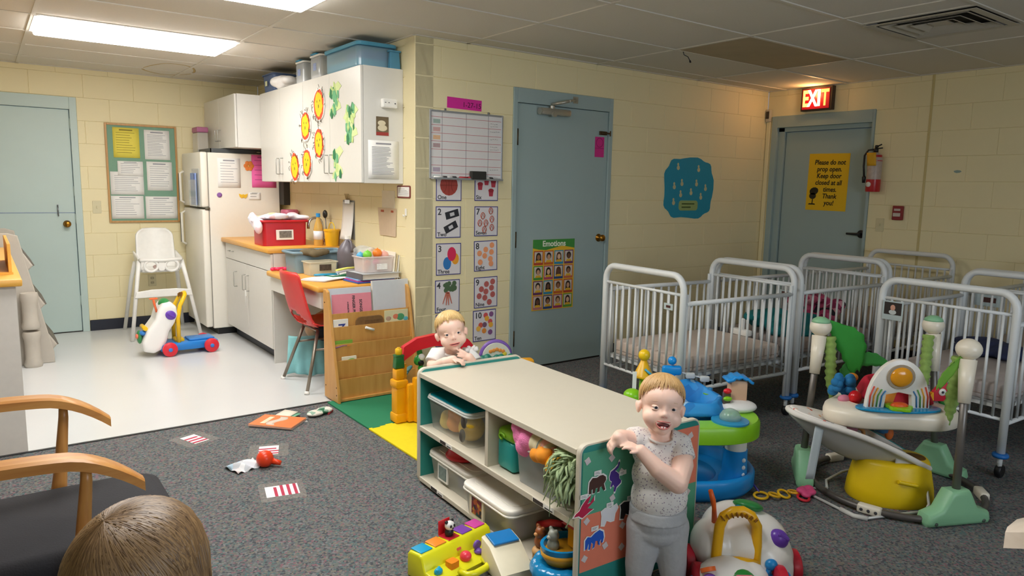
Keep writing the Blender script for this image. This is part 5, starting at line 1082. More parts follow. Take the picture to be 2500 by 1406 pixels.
def figure(label,u,v,z,col,snout=None,ears=True):
    o=plush(label,[((0,0,.022),(.024,.022,.026)),((0,0,.058),(.022,.021,.02))]+([((-.016,0,.078),(.009,.007,.009)),((.016,0,.078),(.009,.007,.009))] if ears else []),u,v,z,mat(col,.35,noise_amt=.08),None,.0035,0,'toy_animal')
    if snout: G().ball((0,-.02,.055),(.009,.008,.007)).obj('snout',mat(snout,.4),o)
    return o
figure('grey elephant figure sitting in the toy boat',1.055,.01,.125,'#8f948a','#a2a69c')
figure('brown bear figure beside the toy boat',.965,.02,.095,'#8a4a1c','#c89058')
figure('second brown bear figure further inside the shelf',1.03,.22,.0365,'#6a3c1a','#a87848')
plush('tan toy ball cup under the brown bear',[((0,0,.02),(.03,.03,.022)),((0,0,.045),(.032,.032,.018))],.965,.02,.0366,mat('#c89a60',.5))
g=G(); g.tube([(-.09,.0,.05),(-.02,.0,.09),(.05,.01,.11)],[.016,.014,.012],10); o=g.obj('red_toy_phone',red_pl); o.location=sl(.90,.13,.0366); o.rotation_euler=(0,0,TH); tag(o,'red toy handset lying in the lower shelf','toy')
g=G(); g.tube([(-.0,.0,.03),(.05,.02,.1),(.09,.05,.13)],[.01,.01,.012],8); o=g.obj('yellow_toy_spoon',mat('#e8a81c',.4)); o.location=sl(.93,.17,.04); o.rotation_euler=(0,0,TH); tag(o,'yellow toy handle above the red handset','toy')
o=plush('teal toy ring in the lower shelf',[((0,0,.02),(.035,.035,.02)),((0,0,.04),(.025,.025,.02))],.945,.085,.0366,mat('#2a9a9c',.4))
# ---------------------------------------------------------------- pop-up toy on the carpet
PZ=thing('popup_toy','yellow pop-up toy with coloured lids and buttons on the carpet','toy',(-1.02,-2.19,0),(0,0,.20)); yl=mat('#e2e01e',.28,noise_amt=.02)
G().prism([(-.075,0),(.085,0),(.085,.085),(.075,.097),(.025,.10),(.005,.092),(-.012,.045),(-.065,.035),(-.078,.025)],-.175,.175,'yz',bev=.008).obj('toy_body',yl,PZ,auto=50)
g=G(); g.tube([(-.06,-.07,.028),(-.055,-.105,.026),(-.03,-.118,.026),(.03,-.118,.026),(.055,-.105,.026),(.06,-.07,.028)],.013,10); g.obj('carry_handle',yl,PZ)
for i,(c,n) in enumerate((('#18a0d0','blue_lid'),('#f09030','orange_lid'),(None,'open_lid'),('#7a44a8','purple_lid'),('#c8449c','pink_lid'))):
    x=-.135+.0675*i
    if c: G().box((x,.05,.1005),(.056,.058,.006),.0028).obj(n,mat(c,.3),PZ,auto=40)
    else:
        G().box((x,.05,.0995),(.056,.058,.004),.0015).obj('lid_well',mat('#c02430',.35),PZ); L=G().box((x-.0,.079,.128),(.056,.006,.056),.0028).obj(n,mat('#d0202c',.3),PZ,auto=40)
        pf=G(); pf.ball((x,.05,.115),(.018,.016,.02)); pf.obj('figure_body',mat('#222222',.4),PZ,smooth=True); hd=G(); hd.ball((x,.047,.142),(.019,.018,.018)); hd=hd.obj('figure_head',mat('#eceae6',.4),PZ,smooth=True)
        for s in (-1,1): G().ball((x+s*.014,.05,.157),(.007,.006,.007)).obj('ear',mat('#1c1c1c',.4),hd); G().ball((x+s*.008,.031,.145),(.005,.003,.006)).obj('eye_patch',mat('#1c1c1c',.4),hd)
        G().ball((x,.029,.137),(.004,.003,.003)).obj('nose',mat('#1c1c1c',.4),hd)
g=G(); g.ball((-.135,-.04,.047),(.018,.013,.014)); g.box((-.135,-.04,.055),(.032,.012,.012),.005,rot=(0,0,.6)); g.obj('blue_switch',mat('#1aa8d4',.3),PZ)
G().prism([(.02*math.cos(a)*(1+.3*(k%2)),.018*math.sin(a)*(1+.3*(k%2))) for k,a in [(k,2*PI*k/8) for k in range(8)]],.03,.062,c=(-.0675,-.04,0)).obj('orange_knob',mat('#f28a24',.3),PZ); G().ball((0,-.04,.052),(.022,.022,.02)).obj('red_button',mat('#e83c50',.3),PZ,smooth=True)
g=G(); g.lathe([(0,0),(.016,0),(.018,.008),(.008,.016),(0,.018)],(.0675,-.04,.04)); g.lathe([(.008,-.004),(.018,-.004),(.018,.004),(.008,.004)],(.0675,-.032,.068),rot=(PI/2,0,0)); g.obj('purple_dial',mat('#7a56b8',.35),PZ); G().box((.135,-.035,.045),(.034,.034,.012),.004).obj('pink_button',mat('#d060b8',.3),PZ)
G().prism(rpoly(.022,.01,.004),0,.0012,rot=(PI/2-.4,0,0),c=(.0,-.0035,.068)).obj('maker_badge',mat('#d8604c',.4),PZ)
# ================================================================ cribs
crib_m = mat('#dfe3e4',.35,noise_amt=.02); CH=.935; CW=.67; CL=.95
def crib(label,cx,cy,rz,sheet_col='#cfc2b8'):
    t=thing('metal_crib',label,'crib',(cx,cy,0),(0,0,rz),'white metal cribs'); hx,hy=CL/2,CW/2; R=.0195
    for s in (-1,1):
        x=s*hx; pts=[(x,-hy,.13)]+[(x,-hy,CH-.09)]+[(x,-hy+.08-.08*math.cos(a),CH-.09+.09*math.sin(a)) for a in [PI/2*i/6 for i in range(1,7)]]+[(x,hy-.08+.08*math.sin(a),CH-.09+.09*math.cos(a)) for a in [PI/2*i/6 for i in range(0,7)]]+[(x,hy,.13)]
        e=G().tube(pts,R,12).obj('end_frame',crib_m,t); G().tube([(x,-hy,CH-.105),(x,hy,CH-.105)],.009,8).obj('end_rail',crib_m,e); G().tube([(x,-hy,.30),(x,hy,.30)],.009,8).obj('end_rail',crib_m,e)
        for y in (-hy,hy): G().tube([(x-s*.026,y,.13),(x-s*.026,y,CH-.10)],.011,8).obj('inner_post',crib_m,t)
        for i in range(11): y=-hy+CW*(i+1)/12; o=bpy.data.objects.new('spindle',spm); C.objects.link(o); o.parent=t; o.location=(x,y,.30); o.scale=(1,1,(CH-.405))
    for s in (-1,1):
        y=s*hy; G().tube([(-hx+.02,y,CH-.155),(hx-.02,y,CH-.155)],.0135,10).obj('side_rail',crib_m,t); G().tube([(-hx+.02,y,.28),(hx-.02,y,.28)],.0115,10).obj('side_rail',crib_m,t)
        for i in range(13): x=-hx+CL*(i+1)/14; o=bpy.data.objects.new('spindle',spm); C.objects.link(o); o.parent=t; o.location=(x,y,.28); o.scale=(1,1,CH-.155-.28)
    g=G(); g.bb(-hx+.03,hx-.03,-hy+.02,-hy+.04,.345,.37); g.bb(-hx+.03,hx-.03,hy-.04,hy-.02,.345,.37); g.bb(-hx+.03,-hx+.05,-hy+.02,hy-.02,.345,.37); g.bb(hx-.05,hx-.03,-hy+.02,hy-.02,.345,.37); g.bb(-hx+.03,hx-.03,-hy+.02,hy-.02,.362,.37); g.obj('mattress_frame',crib_m,t)
    for sx in (-1,1):
        for sy in (-1,1):
            c=thing('caster',None,None); c.parent=t; c.location=(sx*hx,sy*hy,0); 
            G().lathe([(.0,.128),(.034,.128),(.038,.118),(.034,.108),(0,.108)],n=18).obj('blue_ring',mat('#1f6fc0',.4),c); G().cyl((0,0,.05),(0,0,.13),.012).obj('stem',crib_m,c); G().lathe([(0,-.014),(.03,-.014),(.035,-.008),(.035,.008),(.03,.014),(0,.014)],(.01,0,.035),n=18,rot=(PI/2,0,0)).obj('wheel',black_pl,c,auto=50)
    return t
_g=G().tube([(0,0,0),(0,0,1)],.0075,6); spm=bpy.data.meshes.new('spindle'); _g.b.to_mesh(spm); _g.b.free(); spm.materials.append(crib_m)
def mattress(label,cx,cy,rz,col):
    m=thing('crib_mattress',label,'mattress',(cx,cy,.3705),(0,0,rz),'crib mattresses'); G().box((0,0,.045),(CL-.09,CW-.07,.09),.02,3).obj('pad',mat(col,.85,noise_amt=.05,scale=10,bump=.2,bscale=30),m,auto=60); G().tube([(x,y,.03) for x,y in rpoly(CL-.088,CW-.068,.03)],.003,5,closed=True).obj('piping',mat('#a8988e',.8),m)
CR=[(1.225,-1.44,-.08),(2.25,-1.50,-.06),(3.28,-1.53,-.03),(2.165,-2.70,-.05),(3.2,-2.72,-.03)]
for (x,y,r),l,ml,mc in zip(CR,('empty white metal crib nearest the blue middle door','white metal crib with teal bedding behind the nearest one','white metal crib against the exit wall','white metal crib with a baby photo tag behind the jumper','white metal crib at the right edge, farther back'),
    ('bare beige mattress in the crib nearest the blue door','mattress under the teal bedding','mattress in the crib by the exit wall','grey mattress in the crib with the photo tag','mattress in the far right crib'),('#d6c6ba','#b8a8a0','#b0a49c','#bdb4b2','#b4acaa')):
    crib(l,x,y,r); mattress(ml,x,y,r,mc)
# bedding in the second crib
def sheetfold(label,cx,cy,w,d,h,m,seed,name='blanket'):
    g=G(); rr=random.Random(seed)
    for i in range(22): g.ball((rr.uniform(-w/2,w/2),rr.uniform(-d/2,d/2),rr.uniform(.02,h)),(rr.uniform(.06,.14),rr.uniform(.05,.1),rr.uniform(.02,.05)),(0,0,rr.uniform(-1,1)))
    o=solid(g,name,m,None,.012,5); o.location=(cx,cy,.455); tag(o,label,'blanket')
sheetfold('teal blanket heaped in the second crib',2.05,-1.52,.35,.3,.13,mat('#1f7f84',.95,noise_amt=.15,scale=8),1); sheetfold('pink patterned quilt at the far end of the second crib',2.52,-1.47,.18,.25,.2,speckle(['#b8406c','#c85a7c','#2c2430','#d898a8','#8a2c50'],26,.95,0),2,'quilt')
sheetfold('dark blue blanket in the photo tag crib',2.5,-2.62,.2,.3,.05,mat('#2c3458',.95,noise_amt=.2),3)
# tags on the cribs
def hang_tag(label,x,y,z,rz,w,h,pic=True):
    t=thing('crib_tag',label,'tag',(x,y,z),(PI/2,0,rz)); G().bb(-w/2,w/2,-h/2,h/2,0,.002).obj('card',mat('#b9c9cc',.6),t)
    if pic:
        G().bb(-w*.42,w*.42,-h*.22,h*.44,.002,.0025).obj('photo',mat('#2a211e',.6),t); g=G(); disc(g,.0,h*.16,h*.13,.0026,h*.16,12); g.obj('photo_face',mat('#d8a088',.6),t); g=G(); disc(g,.0,-h*.08,h*.2,.0026,h*.13,12); g.obj('photo_shirt',mat('#c8d0d0',.6),t)
    else: G().bb(-w*.25,w*.25,-h*.2,h*.2,.002,.0026).obj('print',mat('#4a2420',.6),t)
    return t
c4x,c4y,c4r=CR[3]; ex=Vector((math.cos(c4r),math.sin(c4r),0)); ey=Vector((-math.sin(c4r),math.cos(c4r),0)); q=Vector((c4x,c4y,0))-ex*(CL/2+.02)+ey*(CW/2-.075); hang_tag('blue card with a baby photo on the crib end',q.x,q.y,.765,c4r-PI/2,.115,.105)
c1x,c1y,c1r=CR[0]; ex=Vector((math.cos(c1r),math.sin(c1r),0)); ey=Vector((-math.sin(c1r),math.cos(c1r),0)); q=Vector((c1x,c1y,0))-ex*(CL/2+.012)-ey*(CW/2-.10); o=hang_tag('small pink label on the nearest crib end',q.x,q.y,.755,c1r-PI/2,.07,.036,False)
c5x,c5y,c5r=CR[4]; hang_tag('dark card with pink edge on the far right crib end',c5x-CL/2-.02,c5y+.2,.76,-PI/2,.16,.08,False)
q=Vector((CR[1][0],CR[1][1],0)); hang_tag('pale green name card on the second crib end',q.x-CL/2-.02,q.y-.2,.77,-PI/2,.09,.035,False)
# crib monitor clip (white) at the far end of the first crib
t=thing('bed_rail_latch','white plastic latch on the first crib far end','latch',(1.66,-1.46,.4605),(0,0,-.1)); G().box((0,0,.02),(.05,.14,.04),.008).obj('latch_base',white_pl,t,auto=40); G().box((0,.0,.075),(.03,.035,.075),.008).obj('latch_tab',white_pl,t,auto=40)
# ================================================================ activity saucer (green tray, blue base)
blu=mat('#1490e0',.28,noise_amt=.02); lime=mat('#86c81c',.3,noise_amt=.02)
def blob(n,r0,lobes,amp,ph=0,sx=1,sy=1): return [((r0*(1+amp*math.cos(lobes*a+ph)))*math.cos(a)*sx,(r0*(1+amp*math.cos(lobes*a+ph)))*math.sin(a)*sy) for a in [2*PI*i/n for i in range(n)]]
t=thing('activity_saucer','blue and lime green baby activity saucer behind the toy shelf','activity centre',(.33,-2.10,0),(0,0,-YAW))
base=blob(48,.33,3,.06,PI/2)
g=G(); N=len(base); L=[[g.b.verts.new((x*k,y*k,z)) for x,y in base] for k,z in ((.93,0),(1,.03),(1,.09),(.96,.105),(.9,.09),(.86,.04))]
for A,B in zip(L,L[1:]):
    for k in range(N): g.b.faces.new((A[k],A[(k+1)%N],B[(k+1)%N],B[k])).smooth=True
g.b.faces.new(L[0][::-1]); g.b.faces.new(L[-1]); g.obj('base_dish',blu,t)
g=G(); g.lathe([(.17,.04),(.16,.05),(.05,.07),(0,.07)],n=30); g.obj('base_hub',blu,t,auto=60)
tray=blob(60,.33,3,.09,PI/2)
N=len(tray); g=G(); L=[[g.b.verts.new((x*k,y*k,z)) for x,y in tray] for k,z in ((.93,.265),(1,.275),(1.0,.335),(.97,.352),(.62,.352),(.6,.34),(.6,.27))]
for A,B in zip(L,L[1:]+L[:1]):
    for k in range(N): g.b.faces.new((A[k],A[(k+1)%N],B[(k+1)%N],B[k])).smooth=True
g.obj('tray',lime,t,auto=50)
for i,a in enumerate((-.62,PI/2+.9,PI*1.5-1.25)):
    px,py=.265*math.cos(a),.265*math.sin(a); l=G().lathe([(.072,.04),(.07,.07),(.058,.1),(.055,.2),(.055,.21)],(px,py,0),n=22).obj('leg',blu,t,auto=60); G().lathe([(.05,.205),(.05,.27),(0,.27)],(px,py,0),n=22).obj('leg_sleeve',white_pl,l,auto=60)
    for z in (.1,.135,.17): G().ball((px+.054*math.cos(-1.1),py+.054*math.sin(-1.1),z),(.011,.008,.011)).obj('peg_hole',mat('#e6ecf2',.5),l)
def sf(u,v):
    a=2*PI*u; r=.17-.03*v+.012*math.sin(a*5+v*3); zz=.355+.055*math.sin(min(1,v*1.3)*PI)+(.09 if 0 else 0)*v-.12*max(0,v-.75)*4
    back=max(0,math.sin(a))**2; return Vector((r*(1-.5*v)*math.cos(a)+.045,r*(1-.5*v)*math.sin(a)+.02,zz+.07*back*(1-v)))
G().sheet(sf,48,14,.006).obj('fabric_seat',speckle(['#1c86d0','#2a94dc','#1c86d0','#9cc8e8','#2390d8','#1a7cc8'],16,.6,0),t,smooth=True)
h=thing('toy_house',None,None); h.parent=t; h.location=(.255,.0,.365)
G().ball((0,-.0,.005),(.1,.08,.03)).obj('house_base',mat('#e8e8e6',.35),h,smooth=True); G().box((.01,.03,.075),(.085,.07,.11),.012).obj('house_wall',mat('#d8b090',.5),h,auto=40)
G().sheet(lambda u,v: Vector((-.055+.13*u,-.02+.095*v,.128+.026*math.sin(PI*u)+.004*math.sin(u*25))),14,4,.012).obj('house_roof',blu,h,smooth=True); G().box((-.055,-.02,.045),(.035,.03,.07),.006).obj('mailbox',mat('#5a4a3c',.5),h); G().ball((-.055,-.03,.085),(.02,.015,.014)).obj('red_ball',red_pl,h,smooth=True); G().ball((-.055,-.04,.05),(.022,.012,.012)).obj('green_leaf',lime,h,smooth=True)
d=thing('clear_dome',None,None); d.parent=t; d.location=(.17,-.19,.352); G().lathe([(.0,0),(.085,0),(.085,.008),(.05,.012),(0,.012)],n=26).obj('dome_base',mat('#2a90c0',.35),d,auto=60); G().lathe([(.05,.01),(.048,.03),(.035,.05),(.015,.06),(0,.061)],n=26).obj('dome_cover',mat('#a8c8b8',.08,.0,noise_amt=0,alpha=.55),d,smooth=True)
g=G(); [g.ball((.02*math.cos(i*2.1),.02*math.sin(i*2.1),.025+.005*i),.009) for i in range(5)]; g.obj('glitter_balls',mat('#7ac8a0',.15,.7),d,smooth=True)
d=thing('clear_dome',None,None); d.parent=t; d.location=(-.235,.1,.352); G().lathe([(.0,0),(.075,0),(.075,.008),(0,.012)],n=24).obj('dome_base',mat('#cfe0c8',.35),d); G().ball((0,0,.03),(.045,.045,.035)).obj('green_ball',lime,d,smooth=True)
# spinner girl post and blue man post
d=thing('spinner_post',None,None); d.parent=t; d.location=(-.165,.20,.352); G().cyl((0,0,0),(0,0,.1),.02).obj('post',lime,d); G().lathe([(.055,.1),(.05,.11),(.015,.19),(.0,.2)],n=7).obj('yellow_skirt',mat('#e8b41c',.35),d); G().ball((0,0,.215),.03).obj('yellow_head',mat('#f0c81c',.3),d,smooth=True); G().box((-.05,-.03,.08),(.02,.003,.11)).obj('cloth_label',paper_m,d); G().tube([(.0,-.04,.15),(.06,-.05,.1)],.006).obj('blue_rod',mat('#3aa0c8',.4),d)
d=thing('figure_post',None,None); d.parent=t; d.location=(-.03,.16,.40); G().cyl((0,0,-.05),(0,0,.08),.018).obj('post',blu,d); G().box((0,0,.10),(.1,.03,.05),.012).obj('arms',blu,d,auto=50); G().ball((.0,0,.15),.022).obj('head',blu,d,smooth=True); G().tube([(.05,0,.09),(.2,-.04,.06)],.004,6).obj('bar',mat('#d8dce0',.4),d); [G().box((.09+.07*i,-.02-.015*i,.08-.012*i),(.045,.028,.028),.006).obj('bead_block',mat('#c3cacc',.4),d,auto=40) for i in range(2)]
d=thing('flower_post',None,None); d.parent=t; d.location=(.15,.10,.352); d.scale=(.7,.7,.7); G().lathe([(.05,0),(.045,.05),(.05,.075),(.03,.08),(0,.08)],n=18).obj('cup',lime,d,auto=60); g=G(); [g.ball((.012*math.cos(i*1.26),.012*math.sin(i*1.26),.1),(.012,.012,.012)) for i in range(5)]; g.obj('flower',mat('#2a7fb8',.4),d,smooth=True); G().ball((0,0,.09),(.022,.022,.012)).obj('orange_ring',mat('#e8844c',.4),d,smooth=True)
# ================================================================ jungle jumper
cr=mat('#ece4d2',.3,noise_amt=.02); sage=mat('#8cc49a',.4,noise_amt=.03); grey=mat('#77736f',.4,.5); jc=Vector((1.085,-2.775,0))
J=thing('baby_jumper','cream and green baby jumper seat with three posts and leaves','baby jumper',jc); 
feet=[Vector((.937,-3.099,0))-jc,Vector((.838,-2.445,0))-jc,Vector((1.481,-2.78,0))-jc]; tops=[Vector((1.045,-3.05,0))-jc,Vector((.96,-2.41,0))-jc,Vector((1.53,-2.70,0))-jc]
for i,(f,tp) in enumerate(zip(feet,tops)):
    out=Vector((f.x,f.y,0)).normalized(); ang=math.atan2(out.y,out.x)+PI/2
    ft=thing('foot',None,None); ft.parent=J; ft.location=f; ft.rotation_euler=(0,0,ang)
    G().prism([(-.15,0),(.15,0),(.16,.02),(.15,.055),(.09,.075),(.06,.13),(.045,.155),(-.045,.155),(-.06,.13),(-.09,.075),(-.15,.055),(-.16,.02)],-.04,.04,'xz',bev=.018).obj('foot_shell',sage,ft,auto=50)
    for sx in (-.12,.12): G().lathe([(0,0),(.008,0),(.008,.002),(0,.002)],(sx,-.04,.018),rot=(PI/2,0,0),n=10).obj('screw_hole',mat('#4a5a50',.6),ft)
    b0=f+Vector((0,0,.14)); a0=tp+Vector((0,0,.70)); dr=(a0-b0).normalized(); G().tube([b0,a0],.0165,12).obj('post',grey,J)
    s=a0-dr*.19; G().tube([s,a0+dr*.0],[.024,.036],16).obj('post_sleeve',cr,J); k=thing('post_knob',None,None); k.parent=J; k.location=a0+dr*.045; G().ball((0,0,0),(.052,.052,.047)).obj('knob_ball',cr,k,smooth=True)
    if i: G().lathe([(.046,0),(.04,.016),(.02,.028),(0,.03)],(0,0,.021),n=20).obj('green_cap',sage,k,smooth=True)
    # fabric spring sleeve from knob to tray corner
    e=tp*.80+Vector((0,0,.38)); p=a0+Vector((-out.x*.05,-out.y*.05,0)); g=G(); n=26; pts=[]; rs=[]
    for j in range(n+1):
        w=j/n; pts.append(p.lerp(e,w)); rs.append((.026 if w<.7 else .026-.02*(w-.7)/.3)*(1+.18*math.sin(j*2.3)))
    g.tube(pts,rs,9); g.obj('spring_cover',mat('#8fae5c',.9,noise_amt=.25,scale=60),J)
rp=[]
for i in range(60):
    a=2*PI*i/60; rp.append((.385*math.cos(a)+.0,.37*math.sin(a),.022))
G().tube(rp,.0155,10,closed=True).obj('base_ring',mat('#5f5b58',.4,.4),J)
for a in (3.35,-.9,1.3): 
    q=(.385*math.cos(a),.37*math.sin(a)); c=thing('ring_connector',None,None); c.parent=J; c.location=(q[0],q[1],.022); c.rotation_euler=(0,0,a+PI/2); G().box((0,0,0),(.10,.042,.042),.01).obj('connector_sleeve',mat('#ded8c8',.4),c,auto=50); [G().lathe([(0,0),(.007,0),(.007,.002),(0,.002)],(sx,-.021,0),rot=(PI/2,0,0),n=10).obj('connector_hole',ink,c) for sx in (-.03,0,.03)]
# tray: three-lobed cream ring
tr=thing('tray',None,None); tr.parent=J; tr.location=(-.075,.045,.375); tr.rotation_euler=(0,0,-YAW)
pl=blob(60,.245,3,.17,PI/2+.25,1.12,.92); g=G(); N=len(pl)
L=[[g.b.verts.new((x*k,y*k,z)) for x,y in pl] for k,z in ((.94,-.02),(1,-.01),(1.01,.03),(.98,.055),(.9,.062),(.6,.07),(.58,.05),(.58,-.01))]
for A,B in zip(L,L[1:]+L[:1]):
    for k in range(N): g.b.faces.new((A[k],A[(k+1)%N],B[(k+1)%N],B[k])).smooth=True
g.obj('tray_shell',cr,tr,auto=60)
def js(u,v):
    a=2*PI*u; r=.15-.09*v+.008*math.sin(a*6); return Vector((r*math.cos(a)*1.1+.06,r*math.sin(a)+.03,.075+.06*math.sin(min(1,v*1.2)*PI)-.10*max(0,v-.7)*3+.03*max(0,math.sin(a))))
G().sheet(js,40,12,.006).obj('red_seat',speckle(['#c8203c','#d02a44','#c8203c','#d88a2c','#c42038','#cc2440'],14,.8,0),tr,smooth=True)
G().prism(blob(30,.14,2,.1,0,1.25,.55),.066,.076,bev=.003,c=(-.01,-.14,0)).obj('blue_pond',mat('#1490c4',.2),tr)
ar=thing('rainbow_arch',None,None); ar.parent=tr; ar.location=(-.02,-.14,.075)
ar.scale=(1.25,1.2,1.12)
def archp(w,h,x0): return [(x0+w*math.cos(a),h*math.sin(a)) for a in [PI*i/16 for i in range(17)]]
outer=archp(.115,.20,0); inner=[(.05,.0),(.045,.055),(0,.065),(-.045,.055),(-.05,0)]
G().prism(outer+inner[::-1],-.012,.012,'xz',bev=.004).obj('arch_panel',mat('#ece9e2',.3),ar,auto=40)
for s in (-1,1):
    for q,c in enumerate(('#c8402c','#e0a02c','#5aa04a','#3a7fc0')): G().tube([(s*(.105-.013*q),-.013,.005),(s*(.104-.014*q),-.013,.05),(s*(.092-.014*q),-.013,.09-.006*q)],.006,6,flat=.35).obj('rainbow_stripe',mat(c,.4),ar)
G().lathe([(0,0),(.05,0),(.05,.006),(0,.006)],(0,-.012,.13),rot=(PI/2,0,0),n=26).obj('sun_ring',mat('#a89a84',.3),ar,auto=50); G().ball((0,-.018,.13),(.04,.016,.04)).obj('sun_dome',mat('#e89c20',.15),ar,smooth=True)
f=thing('melon_toy',None,None); f.parent=tr; f.location=(-.02,-.165,.076); G().prism(blob(20,.055,5,.12),0,.014,bev=.003).obj('green_leaf',lime,f); G().ball((0,0,.015),(.04,.022,.016)).obj('melon',mat('#e05a20',.4,noise_amt=.3,scale=90),f,smooth=True)
b=thing('parrot',None,None); b.parent=tr; b.location=(.235,-.02,.075); G().prism([(-.02,0),(.03,.0),(.045,.05),(.035,.09),(.0,.075),(-.025,.045)],-.012,.012,'xz',bev=.004).obj('parrot_head',mat('#c81c34',.5),b,auto=40); G().prism([(-.06,-.005),(-.01,.005),(-.012,.045),(-.03,.04)],-.01,.01,'xz').obj('beak',mat('#f0b020',.4),b); G().lathe([(0,0),(.017,0),(.017,.003),(0,.003)],(.014,-.013,.045),rot=(PI/2,0,0)).obj('eye_white',white_pl,b); G().lathe([(0,0),(.006,0),(.006,.002),(0,.002)],(.014,-.0165,.045),rot=(PI/2,0,0)).obj('pupil',ink,b); G().ball((.05,.02,-.01),(.03,.02,.02)).obj('green_wing',mat('#2f8a3c',.5),b,smooth=True); G().ball((.09,.02,-.01),(.015,.015,.05)).obj('red_tail',mat('#c81c34',.5),b,smooth=True)
g=G(); [g.ball((random.uniform(-.05,.05),random.uniform(-.03,.03),random.uniform(0,.08)),.02) for i in range(22)]; g.obj('blue_monkey_fringe',mat('#1f74ac',.8,noise_amt=.2),tr,loc=(-.19,.03,.09)); G().ball((-.155,-.03,.085),(.03,.03,.034)).obj('red_apple',mat('#d01c24',.2),tr,smooth=True); G().ball((-.2,-.02,.075),(.03,.02,.02)).obj('pink_flower',mat('#d8849c',.6),tr,smooth=True); G().ball((-.13,.06,.16),(.025,.025,.02)).obj('orange_fruit',mat('#e0902c',.5),tr,smooth=True)
g=G(); [g.tube([(-.06+.03*i,0,0),(-.06+.03*i,-.01,-.04),(-.05+.03*i,0,-.075)],.012,8) for i in range(4)]; 
def hang(nm,x,y,parts):
    e=thing(nm,None,None); e.parent=tr; e.location=(x,y,-.02)
    for n_,gg,m_ in parts: gg.obj(n_,m_,e,smooth=True)
g.b.free()
hang('hanging_monkey',-.19,-.06,[('body',G().ball((0,0,-.035),(.045,.03,.03)),mat('#b8788c',.8)),('arm',G().tube(arc((-.045,0,-.06),.03,PI/2,PI*1.4,8),.009,8),mat('#c0a040',.8)),('arm',G().tube(arc((.045,0,-.06),.03,PI/2,-.6,8),.009,8),mat('#c08a50',.8))])
hang('hanging_toy',-.03,-.05,[('blue_cap',G().lathe([(.03,-.05),(.035,-.02),(.02,0),(0,0)]),mat('#2f6fa8',.5)),('orange_tail',G().ball((.04,0,-.06),(.02,.015,.03)),mat('#d87030',.6))]); hang('hanging_ring',.12,-.02,[('red_ball',G().ball((0,0,-.02),(.03,.02,.012)),mat('#c0304c',.6))])
# leaves on the left and front posts
def leaf(base,tip,w,m,bend=(0,0,.03),side=None,wav=.25):
    b,e=Vector(base),Vector(tip); d=e-b; sd=(side or Vector((d.y,-d.x,0))).normalized(); bd=Vector(bend)
    return G().sheet(lambda u,v: b+d*u+bd*math.sin(PI*u)+sd*((v-.5)*w*(max(.12,math.sin(PI*min(.97,u*.95+.02)))**.7)*(1+wav*.3*math.sin(u*30)))-Vector((0,0,.15*w*(2*v-1)**2)),24,6,.003)
gr=mat('#2f9a34',.7,noise_amt=.06); lt=tops[1]+Vector((0,0,.76)); rr=Vector((math.cos(YAW),-math.sin(YAW),0))
leaf(lt+rr*.05+Vector((0,0,.02)),lt+rr*.20+Vector((0,0,-.23)),.14,gr,(.03,-.02,.03),rr+Vector((0,0,.6))).obj('palm_leaf',gr,J,smooth=True)
leaf(lt+rr*.17+Vector((0,.02,-.20)),lt+rr*.36+Vector((0,0,-.19)),.07,mat('#379640',.7),(0,0,.03),Vector((0,0,1))).obj('palm_leaf',mat('#379640',.7),J,smooth=True); leaf(lt+rr*.19+Vector((0,.02,-.17)),lt+rr*.14+Vector((0,0,-.28)),.08,mat('#3f9a48',.7),(0,0,0),rr).obj('palm_leaf',mat('#3f9a48',.7),J,smooth=True)
ft_=tops[0]+Vector((0,0,.72)); leaf(ft_-rr*.03,ft_-rr*.115+Vector((0,0,-.15)),.07,mat('#6fa832',.7),(0,0,.01),rr+Vector((0,0,.4))).obj('palm_leaf',mat('#6fa832',.7),J,smooth=True)
# ================================================================ yellow baby seat (upside stool)
t=thing('yellow_step_stool','yellow moulded plastic stool behind the bouncer','stool',(.985,-2.80,0),(0,0,-YAW)); ym=mat('#e8c60c',.4,noise_amt=.02)
g=G(); g.lathe([(.0,0),(.19,0),(.195,.01),(.19,.06),(.165,.18),(.155,.195),(.13,.2),(0,.2)],n=40,sx=1,sy=.82); g.obj('stool_body',ym,t,auto=50); g=G(); g.tube([(-.045+.01*i,-.152-.0*i,.13-.002*i) for i in range(10)],.009,8); g.obj('grip_lip',ym,t); G().ball((.09,-.02,.2),(.05,.05,.006)).obj('top_hole',mat('#6a4a08',.7),t)
# ================================================================ baby bouncer
Bc=Vector((.80,-2.72,0)); t=thing('baby_bouncer','white wire-frame baby bouncer seat in front of the jumper','bouncer',Bc,(0,0,-YAW)); wm=mat('#d4d6d4',.35,.3); fab=mat('#c9cbc9',.85,noise_amt=.08,scale=12)
